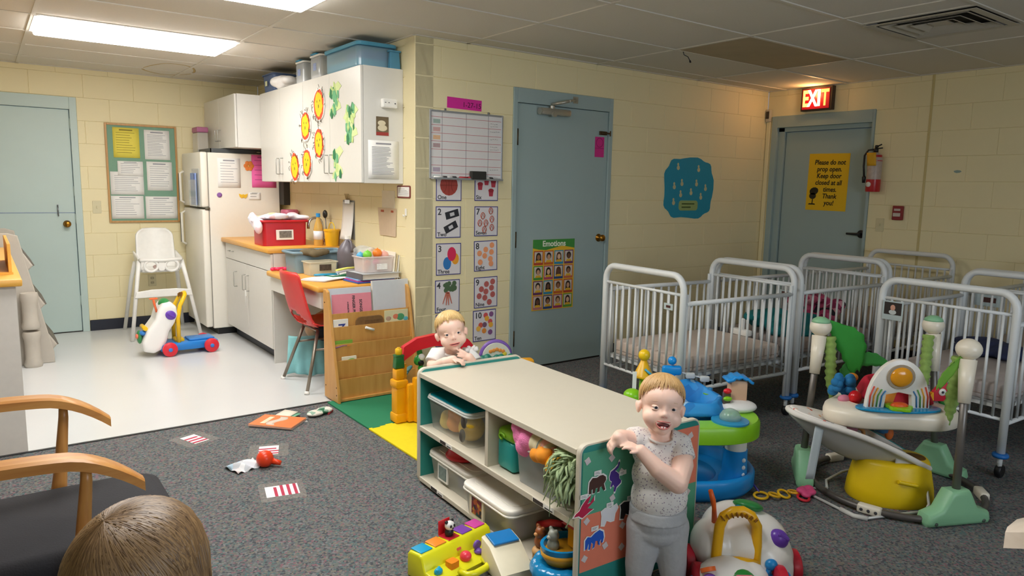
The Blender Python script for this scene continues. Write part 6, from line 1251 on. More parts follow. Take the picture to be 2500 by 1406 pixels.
# base wire
def xyl(x,y,z=.009):    # world -> local
    d=Vector((x,y,0))-Bc; return (d.x*math.cos(YAW)-d.y*math.sin(YAW), d.x*math.sin(YAW)+d.y*math.cos(YAW), z)
base=[xyl(.80,-2.60),xyl(.745,-2.565),xyl(.70,-2.557),xyl(.66,-2.62),xyl(.632,-2.75),xyl(.618,-2.83),xyl(.64,-2.875),xyl(.72,-2.905),xyl(.86,-2.96),xyl(.93,-2.99)]
G().tube(base,.0065,8).obj('base_wire',wm,t); G().tube([xyl(.632,-2.76),xyl(.616,-2.83),xyl(.64,-2.88)],.0105,10).obj('rubber_foot',mat('#c8c8c4',.6),t)
rise=[xyl(.93,-2.99),xyl(.97,-2.985,.03),xyl(1.0,-2.96,.075),xyl(.99,-2.91,.12),xyl(.95,-2.84,.17),xyl(.90,-2.78,.2)]
G().tube(rise,.0065,8).obj('spring_wire',wm,t); G().tube([xyl(.80,-2.60),xyl(.88,-2.55,.012),xyl(1.0,-2.56,.03),xyl(1.06,-2.63,.07),xyl(1.05,-2.72,.12),xyl(.98,-2.77,.18)],.0065,8).obj('spring_wire',wm,t)
# seat rim: long ellipse sloping from head (left, high) to foot (right, low)
H=Vector(xyl(.60,-2.50,.40)); Fo=Vector(xyl(1.10,-2.90,.155))
def rim(u):
    a=2*PI*u; w=.5-.5*math.cos(a); p=H.lerp(Fo,w); k=math.sin(a); sag=-.0+.035*math.sin(PI*w); wd=.135*(abs(k)**.75)*math.copysign(1,k); return p+Vector((0,wd,sag+(.02 if 0 else 0)))
def seatf(u,v):
    a=2*PI*u; r=rim(u); w=.5-.5*math.cos(a); c=H.lerp(Fo,w)+Vector((0,0,.0)); dep=.15*max(0,math.sin(PI*min(1,max(0,w))))**.8*(1-.55*w); return r.lerp(c+Vector((0,0,-dep)),v)-Vector((0,0,.02*math.sin(PI*v)))
G().sheet(seatf,48,8,.004).obj('fabric_seat',fab,t,smooth=True)
G().tube([rim(i/48) for i in range(48)],.014,8,closed=True).obj('padded_rim',mat('#e6e2dc',.85,noise_amt=.03),t)
def hpad(u,v): 
    w=.02+.32*u; p=H.lerp(Fo,w); return p+Vector((0,(v-.5)*.2*math.sqrt(max(0,1-(1-u)**4*.9)),.03*math.sin(PI*w)+.018-.03*(2*v-1)**2*0-.05*u*u*(1-(2*v-1)**2)))
G().sheet(hpad,12,8,.012).obj('head_pad',dots('#ece8e2',['#e8946a','#c8c4c0','#d86a5a','#e8b48a'],34,.9,.26),t,smooth=True)
G().tube([rim(.30+.0125*i)+Vector((0,0,.012)) for i in range(18)],.006,6).obj('teal_binding',mat('#3a9a98',.8),t); G().sheet(lambda u,v: H.lerp(Fo,.16)+Vector((-.02+.04*u-.03*v,-.09-.01*v,.0-.25*v)),4,8,.003).obj('strap',mat('#c2cdd2',.8,noise_amt=.1),t); G().sheet(lambda u,v: H.lerp(Fo,.70+.14*u)+Vector((0,-.10,.02-.10*v)),6,6,.004).obj('side_flap',mat('#d8dade',.85),t); 
G().sheet(lambda u,v: H.lerp(Fo,.78+.2*u)+Vector((0,-.07+.15*v,.018+.0*u)),8,6,.006).obj('foot_panel',dots('#dfe3e2',['#3a9a9c','#e89a6a','#7ab8b8'],36,.9,.3),t,smooth=True)
# ================================================================ ring links toy on the carpet
def ringtoy(label,x,y,z,r,col,rx,ry,tubew=.006): 
    o=G().tube([(r*math.cos(a),r*math.sin(a)*.75,0) for a in [2*PI*i/18 for i in range(18)]],tubew,7,closed=True).obj('link_ring',mat(col,.35)); o.location=(x,y,z); o.rotation_euler=(rx,ry,.4); tag(o,label,'toy ring','linked toy rings'); return o
for i,(x,y,c,l) in enumerate(((.455,-2.475,'#e8b818','yellow link ring nearest the blue saucer base'),(.50,-2.515,'#e0ac14','yellow link ring second in the chain'),(.56,-2.525,'#e8b818','yellow link ring third in the chain'),(.605,-2.545,'#e4a820','yellow link ring next to the red tag'),(.60,-2.60,'#d82838','red link ring at the chain end'),(.685,-2.56,'#e8c040','small yellow ring beside the bouncer wire'))): ringtoy(l,x,y,.012+.006*(i%2),(.04,.032,.036,.03,.034,.024)[i],c,.15*(i%3),.2*(i%2))
o=G().tube([(.56,-2.335,.05),(.50,-2.40,.03),(.475,-2.45,.015)],.005,6).obj('purple_strap',mat('#5a4aa8',.5)); tag(o,'purple strap tying the rings to the blue saucer','strap')
g=G(); [g.ball((.02*math.cos(i*1.3)*1.4,.02*math.sin(i*1.3),.02+.006*(i%3)),(.026,.022,.014)) for i in range(6)]; o=solid(g,'teether',mat('#d84a80',.6,noise_amt=.25,scale=40),None,.004,3); o.location=(.645,-2.585,.0); tag(o,'pink and lilac teether at the end of the rings','teether')
# ================================================================ second ride-on walker toy in the foreground
t=thing('activity_walker','white toddler activity walker with yellow handle in the foreground','toy',(-.279,-2.90,0),(0,0,-YAW)); wp=mat('#f3f2ef',.25,noise_amt=.01); yp=mat('#f2b814',.3)
g=G(); g.ball((.03,.10,.13),(.165,.13,.125)); g.ball((.0,.13,.17),(.12,.1,.1)); g.ball((.09,.07,.10),(.11,.11,.1)); g.ball((-.08,.08,.13),(.09,.1,.1)); g.box((.03,.09,.07),(.31,.22,.1),.03); solid(g,'rear_body',wp,t,.007,8)
g=G(); g.ball((-.07,-.06,.065),(.115,.09,.085)); g.ball((-.14,-.07,.075),(.05,.06,.06)); g.ball((.0,-.05,.055),(.08,.07,.08)); g.box((-.06,.0,.03),(.2,.12,.06),.02); solid(g,'front_cowl',wp,t,.006,8)
hp=[(-.105,-.02,.08),(-.098,-.005,.16),(-.09,.005,.235),(-.075,.01,.27),(-.045,.012,.288),(-.01,.012,.29),(.02,.01,.275),(.04,.003,.24),(.04,-.01,.16),(.035,-.025,.08)]
h=G().tube(hp,[.0185]*10,12).obj('handle',yp,t)
for i in range(8):
    w=i/7; x=-.085+.115*w; G().box((x,-.004,.262+.024*math.sin(PI*(w*.8+.12))),(.005,.03,.014),.001,rot=(0,(w-.5)*1.6,0)).obj('grip_rib',mat('#8a5a10',.5),h)
G().tube([(-.1,-.03,.125),(-.03,-.045,.135),(.035,-.035,.118)],.014,10).obj('handle_base',yp,t)
G().ball((-.045,-.118,.085),(.06,.035,.055),rot=(-.5,0,0)).obj('green_panel',mat('#2a8f3c',.3),t,smooth=True); b=G().prism(rpoly(.058,.022,.006),0,.004,rot=(.55,0,0),c=(-.04,-.139,.122)).obj('maker_badge',mat('#e07a8c',.4),t); text('playskool',.0125,paper_m,t,(-.04,-.1415,.1245),(.55,0,0))
g=G(); g.lathe([(0,0),(.026,0),(.026,.014),(0,.016)],(-.152,-.105,.125),rot=(-.6,-.2,0)); g.obj('orange_flap',mat('#f0702c',.35),t,auto=50); G().ball((-.152,-.122,.108),(.024,.014,.02)).obj('purple_cup',mat('#7a4ab0',.35),t,smooth=True)
k=G().ball((.125,.02,.185),(.038,.03,.034),rot=(0,.5,0)).obj('purple_knob',mat('#6a3fb4',.3),t,smooth=True); G().box((.135,.005,.2),(.05,.02,.02),.008,rot=(0,.5,0)).obj('knob_grip',mat('#6a3fb4',.3),k)
g=G(); g.tube([(.075,-.03,.05),(.08,-.035,.11)],.011,10); g.ball((.085,-.037,.118),(.022,.018,.02)); g.obj('blue_lever',mat('#1888d0',.3),t,smooth=True)
G().ball((.045,.12,.262),(.055,.05,.02),rot=(-.3,.2,0)).obj('green_dial',mat('#2a8a44',.35),t,smooth=True); G().ball((.02,.09,.262),(.035,.02,.014),rot=(.3,.1,0)).obj('teal_window',mat('#1a7f9c',.2),t,smooth=True)
g=G(); g.tube([(-.092,.06,.225),(-.098,.055,.28),(-.105,.05,.31),(-.118,.045,.35)],[.011,.008,.01,.008],8); g.obj('orange_antenna',mat('#ee6a28',.35),t)
for x,y in ((-.175,.08),(.2,.06),(-.17,-.05),(.11,-.06)): w_=G().lathe([(0,-.02),(.05,-.02),(.06,-.014),(.062,0),(.06,.014),(.05,.02),(0,.02)],n=24).obj('wheel',mat('#c41c34',.35),t,loc=(x,y,.062),rot=(0,PI/2,0),auto=40); G().lathe([(0,-.024),(.016,-.024),(.016,.024),(0,.024)],n=14).obj('hub',mat('#3b7fd0',.3),w_)
G().bb(-.12,.16,-.05,.12,.04,.085,.015).obj('blue_chassis',mat('#1f7fd2',.3),t,auto=40)
# ================================================================ foam mats, play gym
def puzzle(x0,x1,y0,y1,edge):
    pts=[(x0,y0),(x1,y0),(x1,y1),(x0,y1)]; out=[]
    for i in range(4):
        a,b=Vector(pts[i]),Vector(pts[(i+1)%4]); d=(b-a); L=d.length; d.normalize(); nrm=Vector((d.y,-d.x)); out.append(tuple(a))
        if i in edge:
            k=7
            for j in range(k):
                m=(j+.5)/k*L; s=edge[i]*(1 if j%2==0 else -1)*.012
                for q,h in ((-.022,0),(-.026,s),(.026,s),(.022,0)): out.append(tuple(a+d*(m+q)+nrm*h))
    return out
o=G().prism(puzzle(-.647,-.03,-.63,-.02,{0:1}),.0005,.0115,bev=.002).obj('foam_mat',mat('#1f7f58',.8,noise_amt=.05,bump=.3,bscale=300)); tag(o,'green foam puzzle mat in front of the book rack','mat')
o=G().prism(puzzle(-.647,-.03,-1.245,-.6325,{2:-1}),.0005,.0115,bev=.002).obj('foam_mat',mat('#eed912',.8,noise_amt=.05,bump=.3,bscale=300)); tag(o,'yellow foam puzzle mat beside the toy shelf','mat')
yg=mat('#f0a80e',.35,noise_amt=.03); t=thing('play_gym','yellow plastic play gym with red arch behind the shelf','play gym',(-.02,-.72,.012))
g=G(); g.box((-.425,.10,.13),(.07,.075,.26),.012); g.box((-.43,.10,.29),(.055,.06,.07),.012); g.box((-.425,.10,.235),(.085,.09,.05),.014); g.box((-.425,.10,.03),(.085,.09,.06),.014); g.obj('corner_post',yg,t,auto=40)
g=G(); g.box((-.375,.055,.12),(.05,.05,.23),.012); g.box((-.345,.03,.14),(.045,.05,.27),.012); g.obj('hinge_panel',yg,t,auto=40); G().box((-.38,.16,.17),(.06,.05,.33),.012).obj('corner_post',yg,t,auto=40)
ra=[(-.40,.15,.33),(-.385,.15,.40),(-.30,.13,.455),(-.2,.10,.475),(-.1,.07,.47),(0,.04,.43),(.05,.03,.36)]
g=G(); g.sheet(lambda u,v: (lambda f: Vector(ra[min(5,int(f))]).lerp(Vector(ra[min(5,int(f))+1]),f-min(5,int(f))))(u*5.999)+Vector((0,0,(v-.5)*(.10-.03*math.sin(PI*u)))),36,4,.045); g.obj('red_arch',mat('#d41c2c',.3),t,auto=50)
for i in range(4): G().tube([Vector(ra[i+1])+Vector((0,-.026,-.03)),Vector(ra[i+1])+Vector((0,-.026,.03))],.005,6).obj('arch_rib',mat('#c01828',.35),t)
g=G(); g.box((.10,.02,.16),(.07,.08,.32),.015); g.box((.30,-.06,.17),(.07,.08,.34),.015); g.obj('side_post',yg,t,auto=40); g=G(); g.box((.37,-.09,.2),(.10,.08,.24),.015,rot=(0,0,-.4)); g.box((.2,-.01,.12),(.2,.06,.2),.012,rot=(0,0,-.38)); g.obj('side_panel',yg,t,auto=40)
dm=thing('dome_toy',None,None); dm.parent=t; dm.location=(.2,.0,.34); dm.rotation_euler=(0,0,-.4); G().lathe([(.0,-.03),(.085,-.03),(.09,.03),(.0,.03)],(0,0,.0),n=28,rot=(PI/2,0,0)).obj('dome_disc',mat('#d8dcd0',.35),dm,auto=50); G().tube(arc((0,0,0),.095,0,PI,18),.012,10).obj('purple_rim',mat('#7a58b0',.35),dm); g=G(); [g.ball((-.09+.03*i,-.03,-.03+.012*math.sin(i*2.2)),(.03,.03,.045)) for i in range(7)]; g.box((0,0,-.06),(.19,.07,.08),.02); solid(g,'teal_grass',mat('#1f7a66',.4,noise_amt=.1),dm,.006,3); g=G(); [g.ball((-.04+.02*i,-.034,.05-.006*abs(i-2)),(.012,.004,.012)) for i in range(5)]; g.obj('orange_print',mat('#d89040',.5),dm,smooth=True); G().ball((.05,-.034,.02),(.014,.004,.014)).obj('yellow_print',mat('#d8c83c',.5),dm,smooth=True)
G().ball((.44,-.12,.25),(.04,.03,.03)).obj('purple_knob',mat('#6a4a98',.4),t,smooth=True)
t=thing('block_figure','toy figure with green body and yellow head on the gym post','toy figure',(-.448,-.62,.339)); G().box((0,0,.035),(.05,.04,.07),.004,taper=(1.2,1.1)).obj('figure_body',mat('#1f6a34',.35),t,auto=40); G().box((0,0,.074),(.056,.045,.012),.004).obj('figure_shoulders',mat('#1f6a34',.35),t,auto=40); G().lathe([(0,0),(.017,0),(.021,.006),(.021,.03),(.017,.036),(.01,.036),(.01,.042),(0,.042)],(0,0,.08),n=18).obj('figure_head',mat('#f0c020',.35),t,auto=50)
t=thing('toy_frog','green and white toy frog hanging from the red arch','toy',(-.32,-.60,.34),(0,.6,0)); G().ball((0,0,.03),(.03,.026,.035)).obj('frog_body',mat('#2fa040',.35),t,smooth=True); G().ball((.0,-.012,.05),(.022,.02,.022)).obj('white_face',white_pl,t,smooth=True); G().ball((-.02,.0,.07),(.035,.012,.018),rot=(0,.7,0)).obj('frog_leg',mat('#2a9438',.35),t,smooth=True); G().ball((.012,-.02,.02),(.022,.012,.018)).obj('black_patch',black_pl,t,smooth=True); G().ball((.03,-.01,.0),(.014,.012,.022)).obj('frog_foot',mat('#34b048',.35),t,smooth=True)
o=G().box((0,0,.02),(.04,.03,.04),.008).obj('teal_block',mat('#1f8fb0',.4)); o.location=(-.33,-.40,.0125); tag(o,'small teal toy block on the green mat','toy')
o=G().box((0,0,.0),(.025,.015,.03),.004).obj('switch_block',mat('#e8e0cc',.5)); o.location=(-.30,-.19,.45); 
bpy.data.objects.remove(o)
# ================================================================ gliders
def glider(label,loc,rz,w1,w2,cush,sf=.74,aw=.033,ah=.0155,dip=.075,zb=.675):
    t=thing('glider_chair',label,'rocking chair',loc,(0,0,rz)); wd=wood(w1,w2,0,10,.35); wl=wood(w1,w2,2,10,.35)
    for s in (-1,1):
        y=s*.305; n=24
        def armp(u): x=-.36+.66*u; z=zb+.035*math.sin(PI*(u*.9+.05))-dip*max(0,(u-.72)/.28)**2; return x,z
        g=G(); vs=[]
        for i in range(n+1):
            u=i/n; x,z=armp(u); w=aw*(1-.45*max(0,(u-.85)/.15)**2); h=ah
            vs.append([g.b.verts.new((x,y-w,z-h)),g.b.verts.new((x,y+w,z-h)),g.b.verts.new((x,y+w,z+h*.6)),g.b.verts.new((x,y+w*.75,z+h)),g.b.verts.new((x,y-w*.75,z+h)),g.b.verts.new((x,y-w,z+h*.6))])
        for A,B in zip(vs,vs[1:]):
            for k in range(6): g.b.faces.new((A[k],A[(k+1)%6],B[(k+1)%6],B[k]))
        g.b.faces.new(vs[0][::-1]); g.b.faces.new(vs[-1]); g.obj('armrest',wd,t,auto=35)
        for x in (.17,-.03,-.22):
            x2=x-.045; x1,z1=armp((x+.36)/.66); G().tube([(x,y,z1-.012),(x*.98+x2*.02,y,z1-.05),(x*.6+x2*.4,y,.47),(x*.35+x2*.65,y,.38),(x2,y,.2)],[.012,.014,.019,.024,.02],12).obj('spindle',wl,t)
        G().bb(-.36,.22,y-.02,y+.02,.165,.205,.006).obj('side_rail',wd,t); G().bb(-.34,.30,y-.025,y+.025,.0,.04,.008).obj('base_rail',wd,t)
        for x in (-.25,.2): G().bb(x-.02,x+.02,y-.018,y+.018,.04,.165).obj('swing_link',wl,t)
        G().tube([(-.30,y*.86,.19),(-.40,y*.86,.62),(-.48,y*.86,1.05)],.018,10).obj('back_post',wl,t)
    G().bb(-.34,sf-.38,-.265,.265,.3,.34).obj('seat_deck',wd,t); G().tube([(-.48,-.27,1.05),(-.49,0,1.08),(-.48,.27,1.05)],.022,10).obj('crest_rail',wd,t)
    for x in (-.3,.26): G().bb(x-.03,x+.03,-.29,.29,.004,.04).obj('cross_rail',wd,t)
    for i in range(4): y=-.15+.1*i; G().tube([(-.315,y,.34),(-.40,y,.62),(-.48,y,1.05)],.009,8).obj('back_slat',wl,t)
    G().prism(rpoly(sf,.50,.09,6,-.32+sf/2,0),.341,.44,bev=.03).obj('seat_cushion',cush,t,smooth=True)
    g=G(); g.box((0,0,0),(.09,.5,.6),.04,4); g.obj('back_cushion',cush,t,loc=(-.33,0,.73),rot=(0,-.17,0),smooth=True)
    return t
glider('wooden glider chair with dark cushion at the lower left',(-2.365,-1.975,0),0,'#b4763a','#cd9550',mat('#2a2a2e',.9,noise_amt=.1,bump=.3,bscale=200))
glider('pale wooden glider chair cut off by the right edge',(-.02,-3.985,0),PI/2+.04,'#eadccb','#f2e6d8',mat('#c8b8a4',.9,noise_amt=.08),.5,.085,.026,.045,.605)
# ================================================================ things on the carpet
def tape_patch(label,loc,rz,w,h,stripes,clearw=.05):
    t=thing('floor_tape',label,'tape',loc,(0,0,rz),'striped cards taped to the carpet')
    G().prism(rpoly(w+clearw*2,h+clearw*1.2,.012),.0004,.001).obj('clear_tape',mat('#b4b2ac',.2,noise_amt=.1,alpha=.2),t); G().bb(-w/2,w/2,-h/2,h/2,.001,.0016).obj('white_card',paper_m,t)
    n=stripes
    for i in range(n): y=-h/2+h*(i+.5)/n*.8+.0*h; G().bb(-w/2+.0,w/2-w*.12*(i==n-1),y-h*.2/n*.95,y+h*.2/n*.95,.0016,.002).obj('red_stripe',mat('#b82c4c',.7),t)
tape_patch('striped red and white card nearest the carpet edge',(-1.505,-.25,0),.35,.085,.14,3)
tape_patch('striped red and white card beside the red ball',(-1.225,-.64,0),-.35,.10,.13,3)
tape_patch('striped red and white card nearest the camera',(-1.335,-1.175,0),1.35,.12,.145,4,.045)
t=thing('red_card','small red and white card behind the orange book','card',(-.925,-.265,0),(0,0,.1)); G().bb(-.04,.04,-.035,.035,.0005,.0015).obj('card',paper_m,t); G().bb(-.025,.025,-.03,.03,.0015,.002).obj('red_panel',mat('#b8243c',.7),t)
for i,(l,c,x,y,r,w,h) in enumerate((('grey magazine at the bottom of the floor pile','#8a9298',-1.035,-.235,.75,.2,.27),('orange picture book on top of the floor pile','#e8844a',-1.045,-.245,.75,.19,.27))):
    b=thing('floor_book',l,'book',(x,y,.0008+.0095*i),(0,0,r)); G().bb(-w/2,w/2,-h/2,h/2,0,.001).obj('back_cover',mat(c,.5),b); G().bb(-w/2+.003,w/2-.003,-h/2+.003,h/2-.003,.001,.0075).obj('pages',paper_m,b); G().bb(-w/2,w/2,-h/2,h/2,.0075,.0088).obj('front_cover',mat(c,.4,noise_amt=.08,scale=14),b)
    if i: G().sheet(lambda u,v: Vector((-w/2+.02+w*.8*u,-.02+.05*v+.02*math.sin(u*6),.0092)),10,3,.0006).obj('cover_swirl',mat('#d8c8b8',.5),b); G().bb(-.06,.06,.05,.08,.009,.0096).obj('cover_title',mat('#f0d8b8',.5),b)
for i,(x,y,r,c) in enumerate(((-.965,-.165,.4,'#7ab89c'),(-.975,-.15,.55,'#e8e0d0'))): o=G().sheet(lambda u,v: Vector(((u-.5)*.14,(v-.5)*.1,.004+.014*u+.006*i)),5,3,.0015).obj('leaflet',mat(c,.6)); o.location=(x,y,.0); o.rotation_euler=(0,0,r); tag(o,('green leaflet sticking out of the floor pile','white leaflet on top of the green one')[i],'leaflet')
t=thing('cloth_book','small green and white cloth book on the carpet','book',(-.775,-.21,.0),(0,0,.3)); g=G(); g.ball((-.03,0,.018),(.06,.045,.016)); g.ball((.035,.0,.02),(.055,.045,.018)); o=solid(g,'cloth_pages',speckle(['#e8e6dc','#2f6a4c','#dcd8cc','#8fb09c','#e8e4da'],36,.9,0),t,.005,3); G().tube([(.03,-.045,.006),(.09,-.01,.006),(.09,.03,.006)],.006,6).obj('red_edge',mat('#b82c3c',.8),t)
t=thing('crumpled_wrapper','white crumpled paper wrapper on the carpet','paper',(-1.39,-.80,0),(0,0,.3)); G().sheet(lambda u,v: Vector(((u-.5)*.16,(v-.5)*.12,.004+.035*abs(math.sin(u*5+v*2))*math.sin(PI*v)*math.sin(PI*min(1,u+.1))+.008*math.sin(u*17+v*9))),18,14,.001).obj('wrapper_sheet',speckle(['#e8e8ea','#dfe2e8','#c8ccd2','#e8e8ea','#b8d4e8','#e6d8d8'],30,.6,0),t)
t=thing('red_toy_ball','orange red rattle ball on the carpet','toy',(-1.31,-.85,0)); G().ball((0,0,.042),.042).obj('ball',mat('#e8421c',.3),t,smooth=True); G().tube([(.03,-.02,.03),(.065,-.045,.02)],[.016,.011],10).obj('ball_neck',mat('#e8421c',.3),t)
# ================================================================ people
skin=mat('#f6cfbd',.5,noise_amt=.06,scale=14,sss=.12); lipm=mat('#d8847c',.45); 
def limb(g,pts,rad,n=14):
    g.tube(pts,rad,n)
    for p,r in zip(pts,rad): g.ball(p,r,seg=14,ring=10)
def hand(g,wrist,dirv,up,L=.07,spread=.9,curl=.6,thumb=1):
    "palm and five separate bent fingers; dirv = pointing direction, up = back of the hand"
    w=Vector(wrist); d=Vector(dirv).normalized(); u=Vector(up); u=(u-d*u.dot(d)).normalized(); s=d.cross(u)
    pc=w+d*L*.28; 
    for k in (-1,-.33,.33,1): limb(g,[w+d*L*.02+s*k*L*.10,w+d*L*.5+s*k*L*.21],[L*.13,L*.115],10)
    tips=[]
    for i,k in enumerate((-1.08,-.36,.36,1.0)):
        ln=(.40,.50,.53,.46)[i]*L; b=w+d*L*.5+s*k*L*.24; a=d+s*k*.18*spread; a.normalize()
        m1=b+a*ln*.5-u*ln*.10*curl; a2=(a-u*curl*.9).normalized(); m2=m1+a2*ln*.32; a3=(a-u*curl*1.7).normalized(); m3=m2+a3*ln*.26
        limb(g,[b,m1,m2,m3],[L*.085,L*.082,L*.075,L*.066],10)
    b=w+d*L*.12+s*thumb*L*.22; a=(d*.7+s*thumb*.75-u*.2).normalized(); m1=b+a*L*.24; m2=m1+(a+d*.5).normalized()*L*.2; limb(g,[b,m1,m2],[L*.1,L*.085,L*.072],10)
def headshape(g,M):
    def B(c,r): 
        c=M@Vector(c); rr=M.to_3x3().to_euler(); g.ball(c,r,rot=rr,seg=24,ring=16)
    B((0,.014,.030),(.072,.083,.074)); B((0,-.010,-.028),(.063,.064,.060)); B((0,-.020,.028),(.064,.058,.052)); B((0,-.03,-.03),(.055,.047,.048))
    for s in (-1,1):
        B((s*.034,-.036,-.036),(.031,.031,.029)); B((s*.0735,.014,-.014),(.009,.016,.022)); B((s*.079,.02,-.006),(.007,.011,.015)); B((s*.0082,-.077,-.0225),(.0066,.0075,.0062))
    B((0,-.046,-.070),(.026,.026,.022)); B((0,-.0765,-.018),(.0102,.0115,.0098)); B((0,-.0665,-.003),(.0085,.012,.02)); B((0,-.058,-.05),(.03,.018,.02))
def face(parent,M,eye='#4a5a6e',openm=.011,smile=.006,lid=.45):
    E=M.to_3x3().to_euler()
    def add(nm,c,r,m): o=G().ball((0,0,0),r,seg=18,ring=12).obj(nm,m,parent,smooth=True); o.location=M@Vector(c); o.rotation_euler=E; return o
    for s in (-1,1):
        e=add('eye',(s*.0285,-.0585,.001),(.0115,.0105,.0075),mat('#e6e0dc',.2)); G().ball((0,-.0066,-.0004),(.0064,.0046,.0064)).obj('iris',mat(eye,.15),e,smooth=True); G().ball((0,-.0103,-.0004),(.0034,.0015,.0035)).obj('pupil',mat('#101014',.1),e,smooth=True)
        add('eyelid',(s*.0285,-.0578,.0072-.0036*lid),(.0138,.0112,.0062),skin); add('eyelid',(s*.0285,-.0572,-.0082+.0022*lid),(.0135,.0108,.0048),skin)
        b=G().tube([(s*.015,-.0712,.0195),(s*.028,-.0705,.0225),(s*.041,-.064,.0205)],[.0008,.0011,.0006],6).obj('eyebrow',mat('#d8b48c',.8),parent); b.matrix_local=M
        n=add('nostril',(s*.0052,-.0845,-.0265),(.0022,.0018,.0014),mat('#a8605a',.7))
    pass
    mo=add('mouth',(0,-.0665,-.0505-openm*.2),(.0225,.012,openm*.78),mat('#5a1c1c',.5)); G().ball((0,-.005,-openm*.42),(.0135,.0068,openm*.5)).obj('tongue',mat('#d87878',.4),mo,smooth=True)
    pts=[]
    for i in range(22):
        a=2*PI*i/22; x=.0245*math.cos(a); z=-.0505+(openm+.0008)*math.sin(a)*(.55 if math.sin(a)>0 else 1)+smile*(math.cos(a)**4)*.9; pts.append((x,-.0772+.0115*math.cos(a)**2,z))
    l=G().tube(pts,.0026,7,closed=True).obj('lips',lipm,parent,smooth=True); l.matrix_local=M
    if openm>.01:
        for s in (-.0042,.0042): add('tooth',(s,-.0768,-.0505-openm*.7),(.0034,.002,.003),mat('#f2eee6',.3))
def hairpart(parent,M,col1,seed,front=.95,side=1.62,back=2.25,n=520,fr=.0016,scale=1.0,wisps=30,name='hair'):
    rr=random.Random(seed); g=G()
    def lim(ph):   # ph=0 is the face direction
        c=math.cos(ph); return front+(side-front)*(1-max(0,c)**1.5) if c>0 else side+(back-side)*(-c)**.8
    def P(th,ph,k=1.0):
        return Vector((.0775*k*math.sin(th)*math.sin(ph),.014-.0885*k*math.sin(th)*math.cos(ph),.031+.0785*k*math.cos(th)-(.0 if th<1.6 else .02*(th-1.6))))*scale
    nu,nv=64,16
    def cap(u,v):
        ph=2*PI*u-PI; th=v*(lim(ph)-.10+.05*math.sin(ph*11+seed)+.04*math.sin(ph*23)); k=1+.012*noise.noise(Vector((math.sin(ph)*9,math.cos(ph)*9,th*1.5+seed)))-.02*max(0,v-.85)/.15; return P(th,ph,k-.012)
    g.sheet(cap,nu,nv,0)
    for i in range(n):
        ph=rr.uniform(-PI,PI); th0=rr.uniform(0,.5); L=lim(ph)+rr.uniform(-.2,.12)+.22*max(0,math.sin(ph*7+seed))*rr.random(); m=9; dph=rr.uniform(-.22,.22)+.25*(math.sin(ph)); pts=[]
        for j in range(m): 
            w=j/(m-1); th=th0+(L-th0)*w; pts.append(P(th,ph+dph*w*w*.6,1.0+.014*math.sin(w*PI)-.022*w**3+rr.uniform(-.002,.003)))
        g.tube(pts,[fr*(1.15-.75*j/(m-1)) for j in range(m)],4,cap=False)
    o=g.obj(name,col1,parent,smooth=True); o.matrix_local=M; return o
def hairmat(a,b):
    k=('hair',a,b)
    if k in _m: return _m[k]
    m=mat(a,.42,noise_amt=0,key=k,spec=.6); nt=m.node_tree; bs=nt.nodes['Principled BSDF']; ge=nt.nodes.new('ShaderNodeNewGeometry'); cr=nt.nodes.new('ShaderNodeValToRGB')
    cr.color_ramp.elements[0].color=rgb(a)+(1,); cr.color_ramp.elements[1].color=rgb(b)+(1,)
    nt.links.new(ge.outputs['Random Per Island'],cr.inputs['Fac']); nt.links.new(cr.outputs['Color'],bs.inputs['Base Color']); return m
def HM(c,yaw=0,pitch=0,roll=0): return Matrix.Translation(Vector(c)) @ Euler((pitch,roll,yaw),'XYZ').to_matrix().to_4x4()
# ---------------------------------------------------------------- toddler standing at the shelf end
t=thing('person','smiling toddler in spotted white shirt standing at the shelf end','person',(-.529,-2.751,0),(0,0,-YAW))
M=HM((-.036,-.012,.683),-.06,-.16,.09)
g=G(); headshape(g,M); limb(g,[(-.033,.012,.615),(-.033,.012,.575)],[.038,.042])
g.ball((-.034,.006,.52),(.083,.058,.075)); g.ball((-.032,-.006,.44),(.086,.068,.08)); g.ball((-.029,-.012,.37),(.09,.074,.08)); g.ball((-.026,.004,.285),(.088,.072,.07))
for x0,x1 in ((-.072,-.08),(.02,.036)): limb(g,[(x0,.005,.27),(x0*1.02,.0,.16),(x1,.008,.05)],[.056,.046,.033]); limb(g,[(x1,.01,.028),(x1,-.03,.022),(x1+.004*(1 if x1>0 else -1),-.065,.018)],[.027,.027,.02])
# right arm (picture left) resting on the shelf end
SHL=(-.112,.012,.553); ELL=(-.172,-.035,.575); limb(g,[SHL,(-.145,-.012,.562),ELL],[.036,.032,.03]); WL=(-.176,-.0,.582)
limb(g,[ELL,(-.18,-.06,.578),(-.184,-.065,.588)],[.03,.027,.021]); hand(g,(-.186,-.066,.588),(-.30,.05,-.38),(0,-.3,1),.064,1,.9,1)
# left arm bent across the chest
SHR=(.036,.0,.548); ELR=(.008,-.112,.452); limb(g,[SHR,(.034,-.06,.495),ELR],[.038,.036,.033]); limb(g,[ELR,(-.06,-.112,.50),(-.116,-.098,.556)],[.034,.03,.021]); hand(g,(-.118,-.097,.558),(-.7,.12,.28),(.15,-.25,.9),.064,1,.8,-1)
body=solid(g,'body',skin,t,.0033,4,.5,.60,7)
face(t,M,'#39465a',.0145,.008,1.1)
hairpart(t,M,hairmat('#b98d54','#dcb983'),3,1.0,1.72,2.35,760)
sh=dots('#e3e0dd',['#8e86a0','#a89aa8','#9a9098','#b0a0a8'],115,.9,.27)
g=G(); g.ball((-.034,.008,.515),(.092,.066,.072)); g.ball((-.032,-.006,.44),(.094,.077,.085)); g.ball((-.029,-.012,.365),(.098,.082,.085)); g.ball((-.027,-.002,.31),(.095,.078,.04)); g.ball((-.034,.01,.552),(.07,.048,.03))
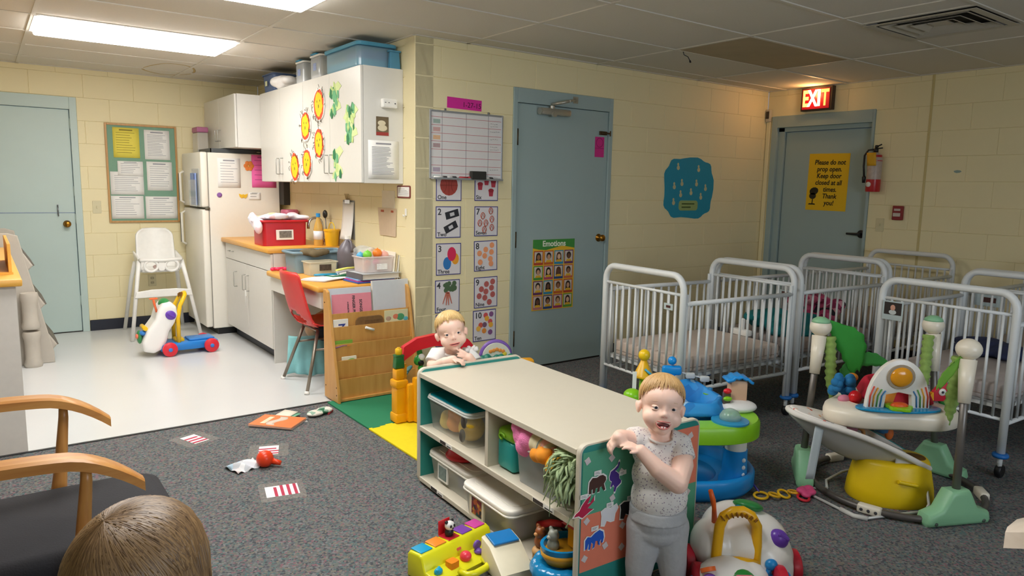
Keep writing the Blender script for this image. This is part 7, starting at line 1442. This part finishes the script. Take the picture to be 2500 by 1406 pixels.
g.tube([(-.075,.012,.548),(-.108,.01,.556),(-.134,-.004,.560)],[.045,.045,.042],16); g.tube([(.0,.0,.55),(.032,-.005,.545),(.036,-.04,.508)],[.05,.047,.046],16); g.ball((.02,.0,.545),(.04,.045,.04)); g.ball((-.09,.01,.548),(.035,.042,.038))
solid(g,'shirt',sh,t,.004,5,.5)
G().tube([(-.033+.045*math.cos(a),-.006+.05*math.sin(a),.578+.012*math.sin(a)) for a in [2*PI*i/24 for i in range(24)]],.0045,7,closed=True).obj('collar',mat('#d6d1cc',.9),t)
pm=mat('#b4b7bb',.95,noise_amt=.08,scale=60,bump=.25,bscale=90)
g=G(); g.ball((-.027,.002,.275),(.1,.084,.06)); g.ball((-.027,.008,.24),(.1,.084,.06)); g.tube([(-.028,0,.325),(-.028,0,.285)],[.094,.1],24)
for x0,x1 in ((-.073,-.085),(.022,.04)): g.tube([(x0,.003,.25),(x0*1.04,.0,.17),((x0+x1)/2*1.05,.004,.10),(x1,.008,.045)],[.062,.056,.05,.042],18); g.ball((x0,.003,.25),.062)
solid(g,'pants',pm,t,.0045,4,.5); G().lathe([(.097,.298),(.0985,.303),(.0985,.325),(.097,.33)],(-.028,0,0),n=36,sy=.84).obj('waistband',mat('#a9acb0',.95,bump=.4,bscale=160),t); G().ball((-.088,-.056,.292),(.012,.006,.016)).obj('pink_patch',mat('#c83c64',.8),t,smooth=True)
# ---------------------------------------------------------------- baby in white behind the shelf
t=thing('person','fair-haired baby in a white top leaning on the far shelf end','person',(-.470,-1.322,0),(0,0,-YAW))
M=HM((-.040,-.03,.683),.20,-.08,-.20)
g=G(); headshape(g,M); limb(g,[(-.035,.0,.615),(-.035,.008,.575)],[.037,.042]); g.ball((-.034,.012,.51),(.085,.06,.08)); g.ball((-.03,.01,.42),(.09,.07,.09)); g.ball((-.03,.012,.3),(.088,.075,.08))
for x0,x1 in ((-.075,-.085),(.015,.03)): limb(g,[(x0,.01,.27),(x0,.0,.16),(x1,.01,.05)],[.056,.046,.033]); limb(g,[(x1,.01,.028),(x1,-.06,.02)],[.026,.022])
limb(g,[(-.115,.01,.55),(-.13,-.03,.51),(-.115,-.09,.515)],[.036,.034,.031]); limb(g,[(-.115,-.09,.515),(-.06,-.14,.555),(-.02,-.155,.574)],[.031,.027,.021]); hand(g,(-.018,-.156,.577),(.8,-.28,-.12),(.1,0,1),.062,1,.8,1)
limb(g,[(.048,.01,.55),(.085,-.03,.50),(.075,-.085,.53)],[.036,.033,.03]); limb(g,[(.075,-.085,.53),(.055,-.11,.575)],[.029,.022]); hand(g,(.053,-.112,.58),(-.75,-.12,.35),(.2,-.85,.3),.06,1,.7,-1)
solid(g,'body',skin,t,.0034,4,.5,.60,7); face(t,M,'#4a5668',.006,.002,.2); hairpart(t,M,hairmat('#cfa765','#e6c98e'),9,1.02,1.62,2.2,560)
wm_=mat('#efeeec',.9,noise_amt=.03,bump=.2,bscale=80)
g=G(); g.ball((-.034,.012,.505),(.094,.068,.08)); g.ball((-.03,.01,.42),(.098,.078,.09)); g.ball((-.03,.01,.34),(.102,.084,.06)); g.tube([(-.075,.01,.55),(-.118,.006,.55),(-.132,-.022,.522)],[.048,.05,.045],16); g.tube([(.01,.01,.55),(.05,.008,.55),(.075,-.012,.522)],[.048,.05,.045],16)
solid(g,'shirt',wm_,t,.0045,5,.5); G().tube([(-.034+.045*math.cos(a),.002+.048*math.sin(a),.575+.01*math.sin(a)) for a in [2*PI*i/24 for i in range(24)]],.006,7,closed=True).obj('collar',wm_,t)
g=G(); [g.tube([(.05+.02*math.cos(i),.0+.03*math.sin(i*1.3),.585),(.06+.03*math.cos(i),-.01+.035*math.sin(i*1.3),.60)],.012,6) for i in range(5)]; g.obj('sleeve_ruffle',wm_,t,smooth=True)
g=G(); g.ball((-.03,.01,.26),(.098,.085,.06)); [g.tube([(x0,.008,.25),(x0,.0,.15),(x1,.01,.05)],[.064,.055,.043],16) for x0,x1 in ((-.075,-.085),(.015,.03))]; solid(g,'pants',mat('#c8c4c8',.95),t,.006,4)
# ---------------------------------------------------------------- child in the foreground, seen from behind
t=thing('person','child with long brown hair in the foreground seen from behind','person',(-2.222,-3.235,0),(0,0,-YAW-.35))
hz=.855; M=HM((0,0,hz-.03),PI,.12,.0)
g=G(); headshape(g,M); limb(g,[(0,0,hz-.10),(0,0,hz-.16)],[.045,.05]); g.ball((0,0,.66),(.11,.07,.1)); g.ball((0,0,.55),(.1,.075,.1)); g.ball((0,0,.45),(.1,.08,.08))
for s in (-1,1):
    limb(g,[(s*.05,0,.42),(s*.055,0,.22),(s*.06,0,.06)],[.06,.046,.034]); limb(g,[(s*.06,0,.03),(s*.06,.08,.022)],[.028,.022]); limb(g,[(s*.13,0,.70),(s*.165,.02,.56),(s*.16,.06,.44)],[.036,.032,.022]); hand(g,(s*.16,.062,.435),(0,.25,-1),(s,0,0),.085,1,.5,-s)
solid(g,'body',skin,t,.005,5); face(t,M,'#5a4634',.004,.001,.3)
hb=hairmat('#6a5036','#a08058'); rr=random.Random(5); g=G(); Hc=Vector((0,-.0,hz+.004))
QR=Euler((.42,-.16,0)).to_matrix()
def Q(th,ph,k): return Hc+QR@Vector((.083*k*math.sin(th)*math.sin(ph),-.095*k*math.sin(th)*math.cos(ph),.085*k*math.cos(th)))
def lcap(u,v):
    ph=2*PI*u-PI; fc=max(0,-math.cos(ph)); th=v*(2.0-.95*fc**2); return Q(th,ph,1.0)
g.sheet(lcap,48,14,0)
for i in range(3600):
    ph=rr.uniform(-PI,PI); fc=max(0,-math.cos(ph)); th0=rr.uniform(0,.55)*(1-.4*fc); m=13; pts=[]; k=rr.uniform(1.004,1.05); drop=rr.uniform(.16,.27)*(1-.0*fc); dp=rr.uniform(-.16,.16); swp=.75*fc*math.copysign(1,math.sin(ph))
    for j in range(m):
        w=j/(m-1)
        if w<.55:
            q=w/.55; th=th0+(1.75-th0)*q; pts.append(Q(th,ph+dp*q-swp*q*q,k+.012*math.sin(q*PI)))
        else:
            q=(w-.55)/.45; b=Q(1.75,ph+dp-swp,k); pts.append(b+Vector((b.x*.12*q+.006*math.sin(q*4+i),b.y*.05*q,-drop*q)))
    g.tube(pts,[.0019*(1.1-.7*(j/(m-1))**2) for j in range(m)],4,cap=False)
o=g.obj('hair',hb,t,smooth=True)
g=G(); g.ball((0,0,.665),(.122,.082,.1)); g.ball((0,0,.55),(.115,.086,.1)); g.ball((0,0,.47),(.12,.09,.07)); [g.tube([(s*.08,0,.715),(s*.135,.0,.70),(s*.16,.01,.60)],[.05,.05,.044],16) for s in (-1,1)]; solid(g,'shirt',mat('#6a6472',.9,noise_amt=.08),t,.006,5)
g=G(); g.ball((0,0,.4),(.115,.092,.07)); [g.tube([(s*.05,0,.4),(s*.055,0,.22),(s*.06,0,.04)],[.07,.058,.046],16) for s in (-1,1)]; solid(g,'pants',mat('#3a4256',.9,noise_amt=.08),t,.007,4)
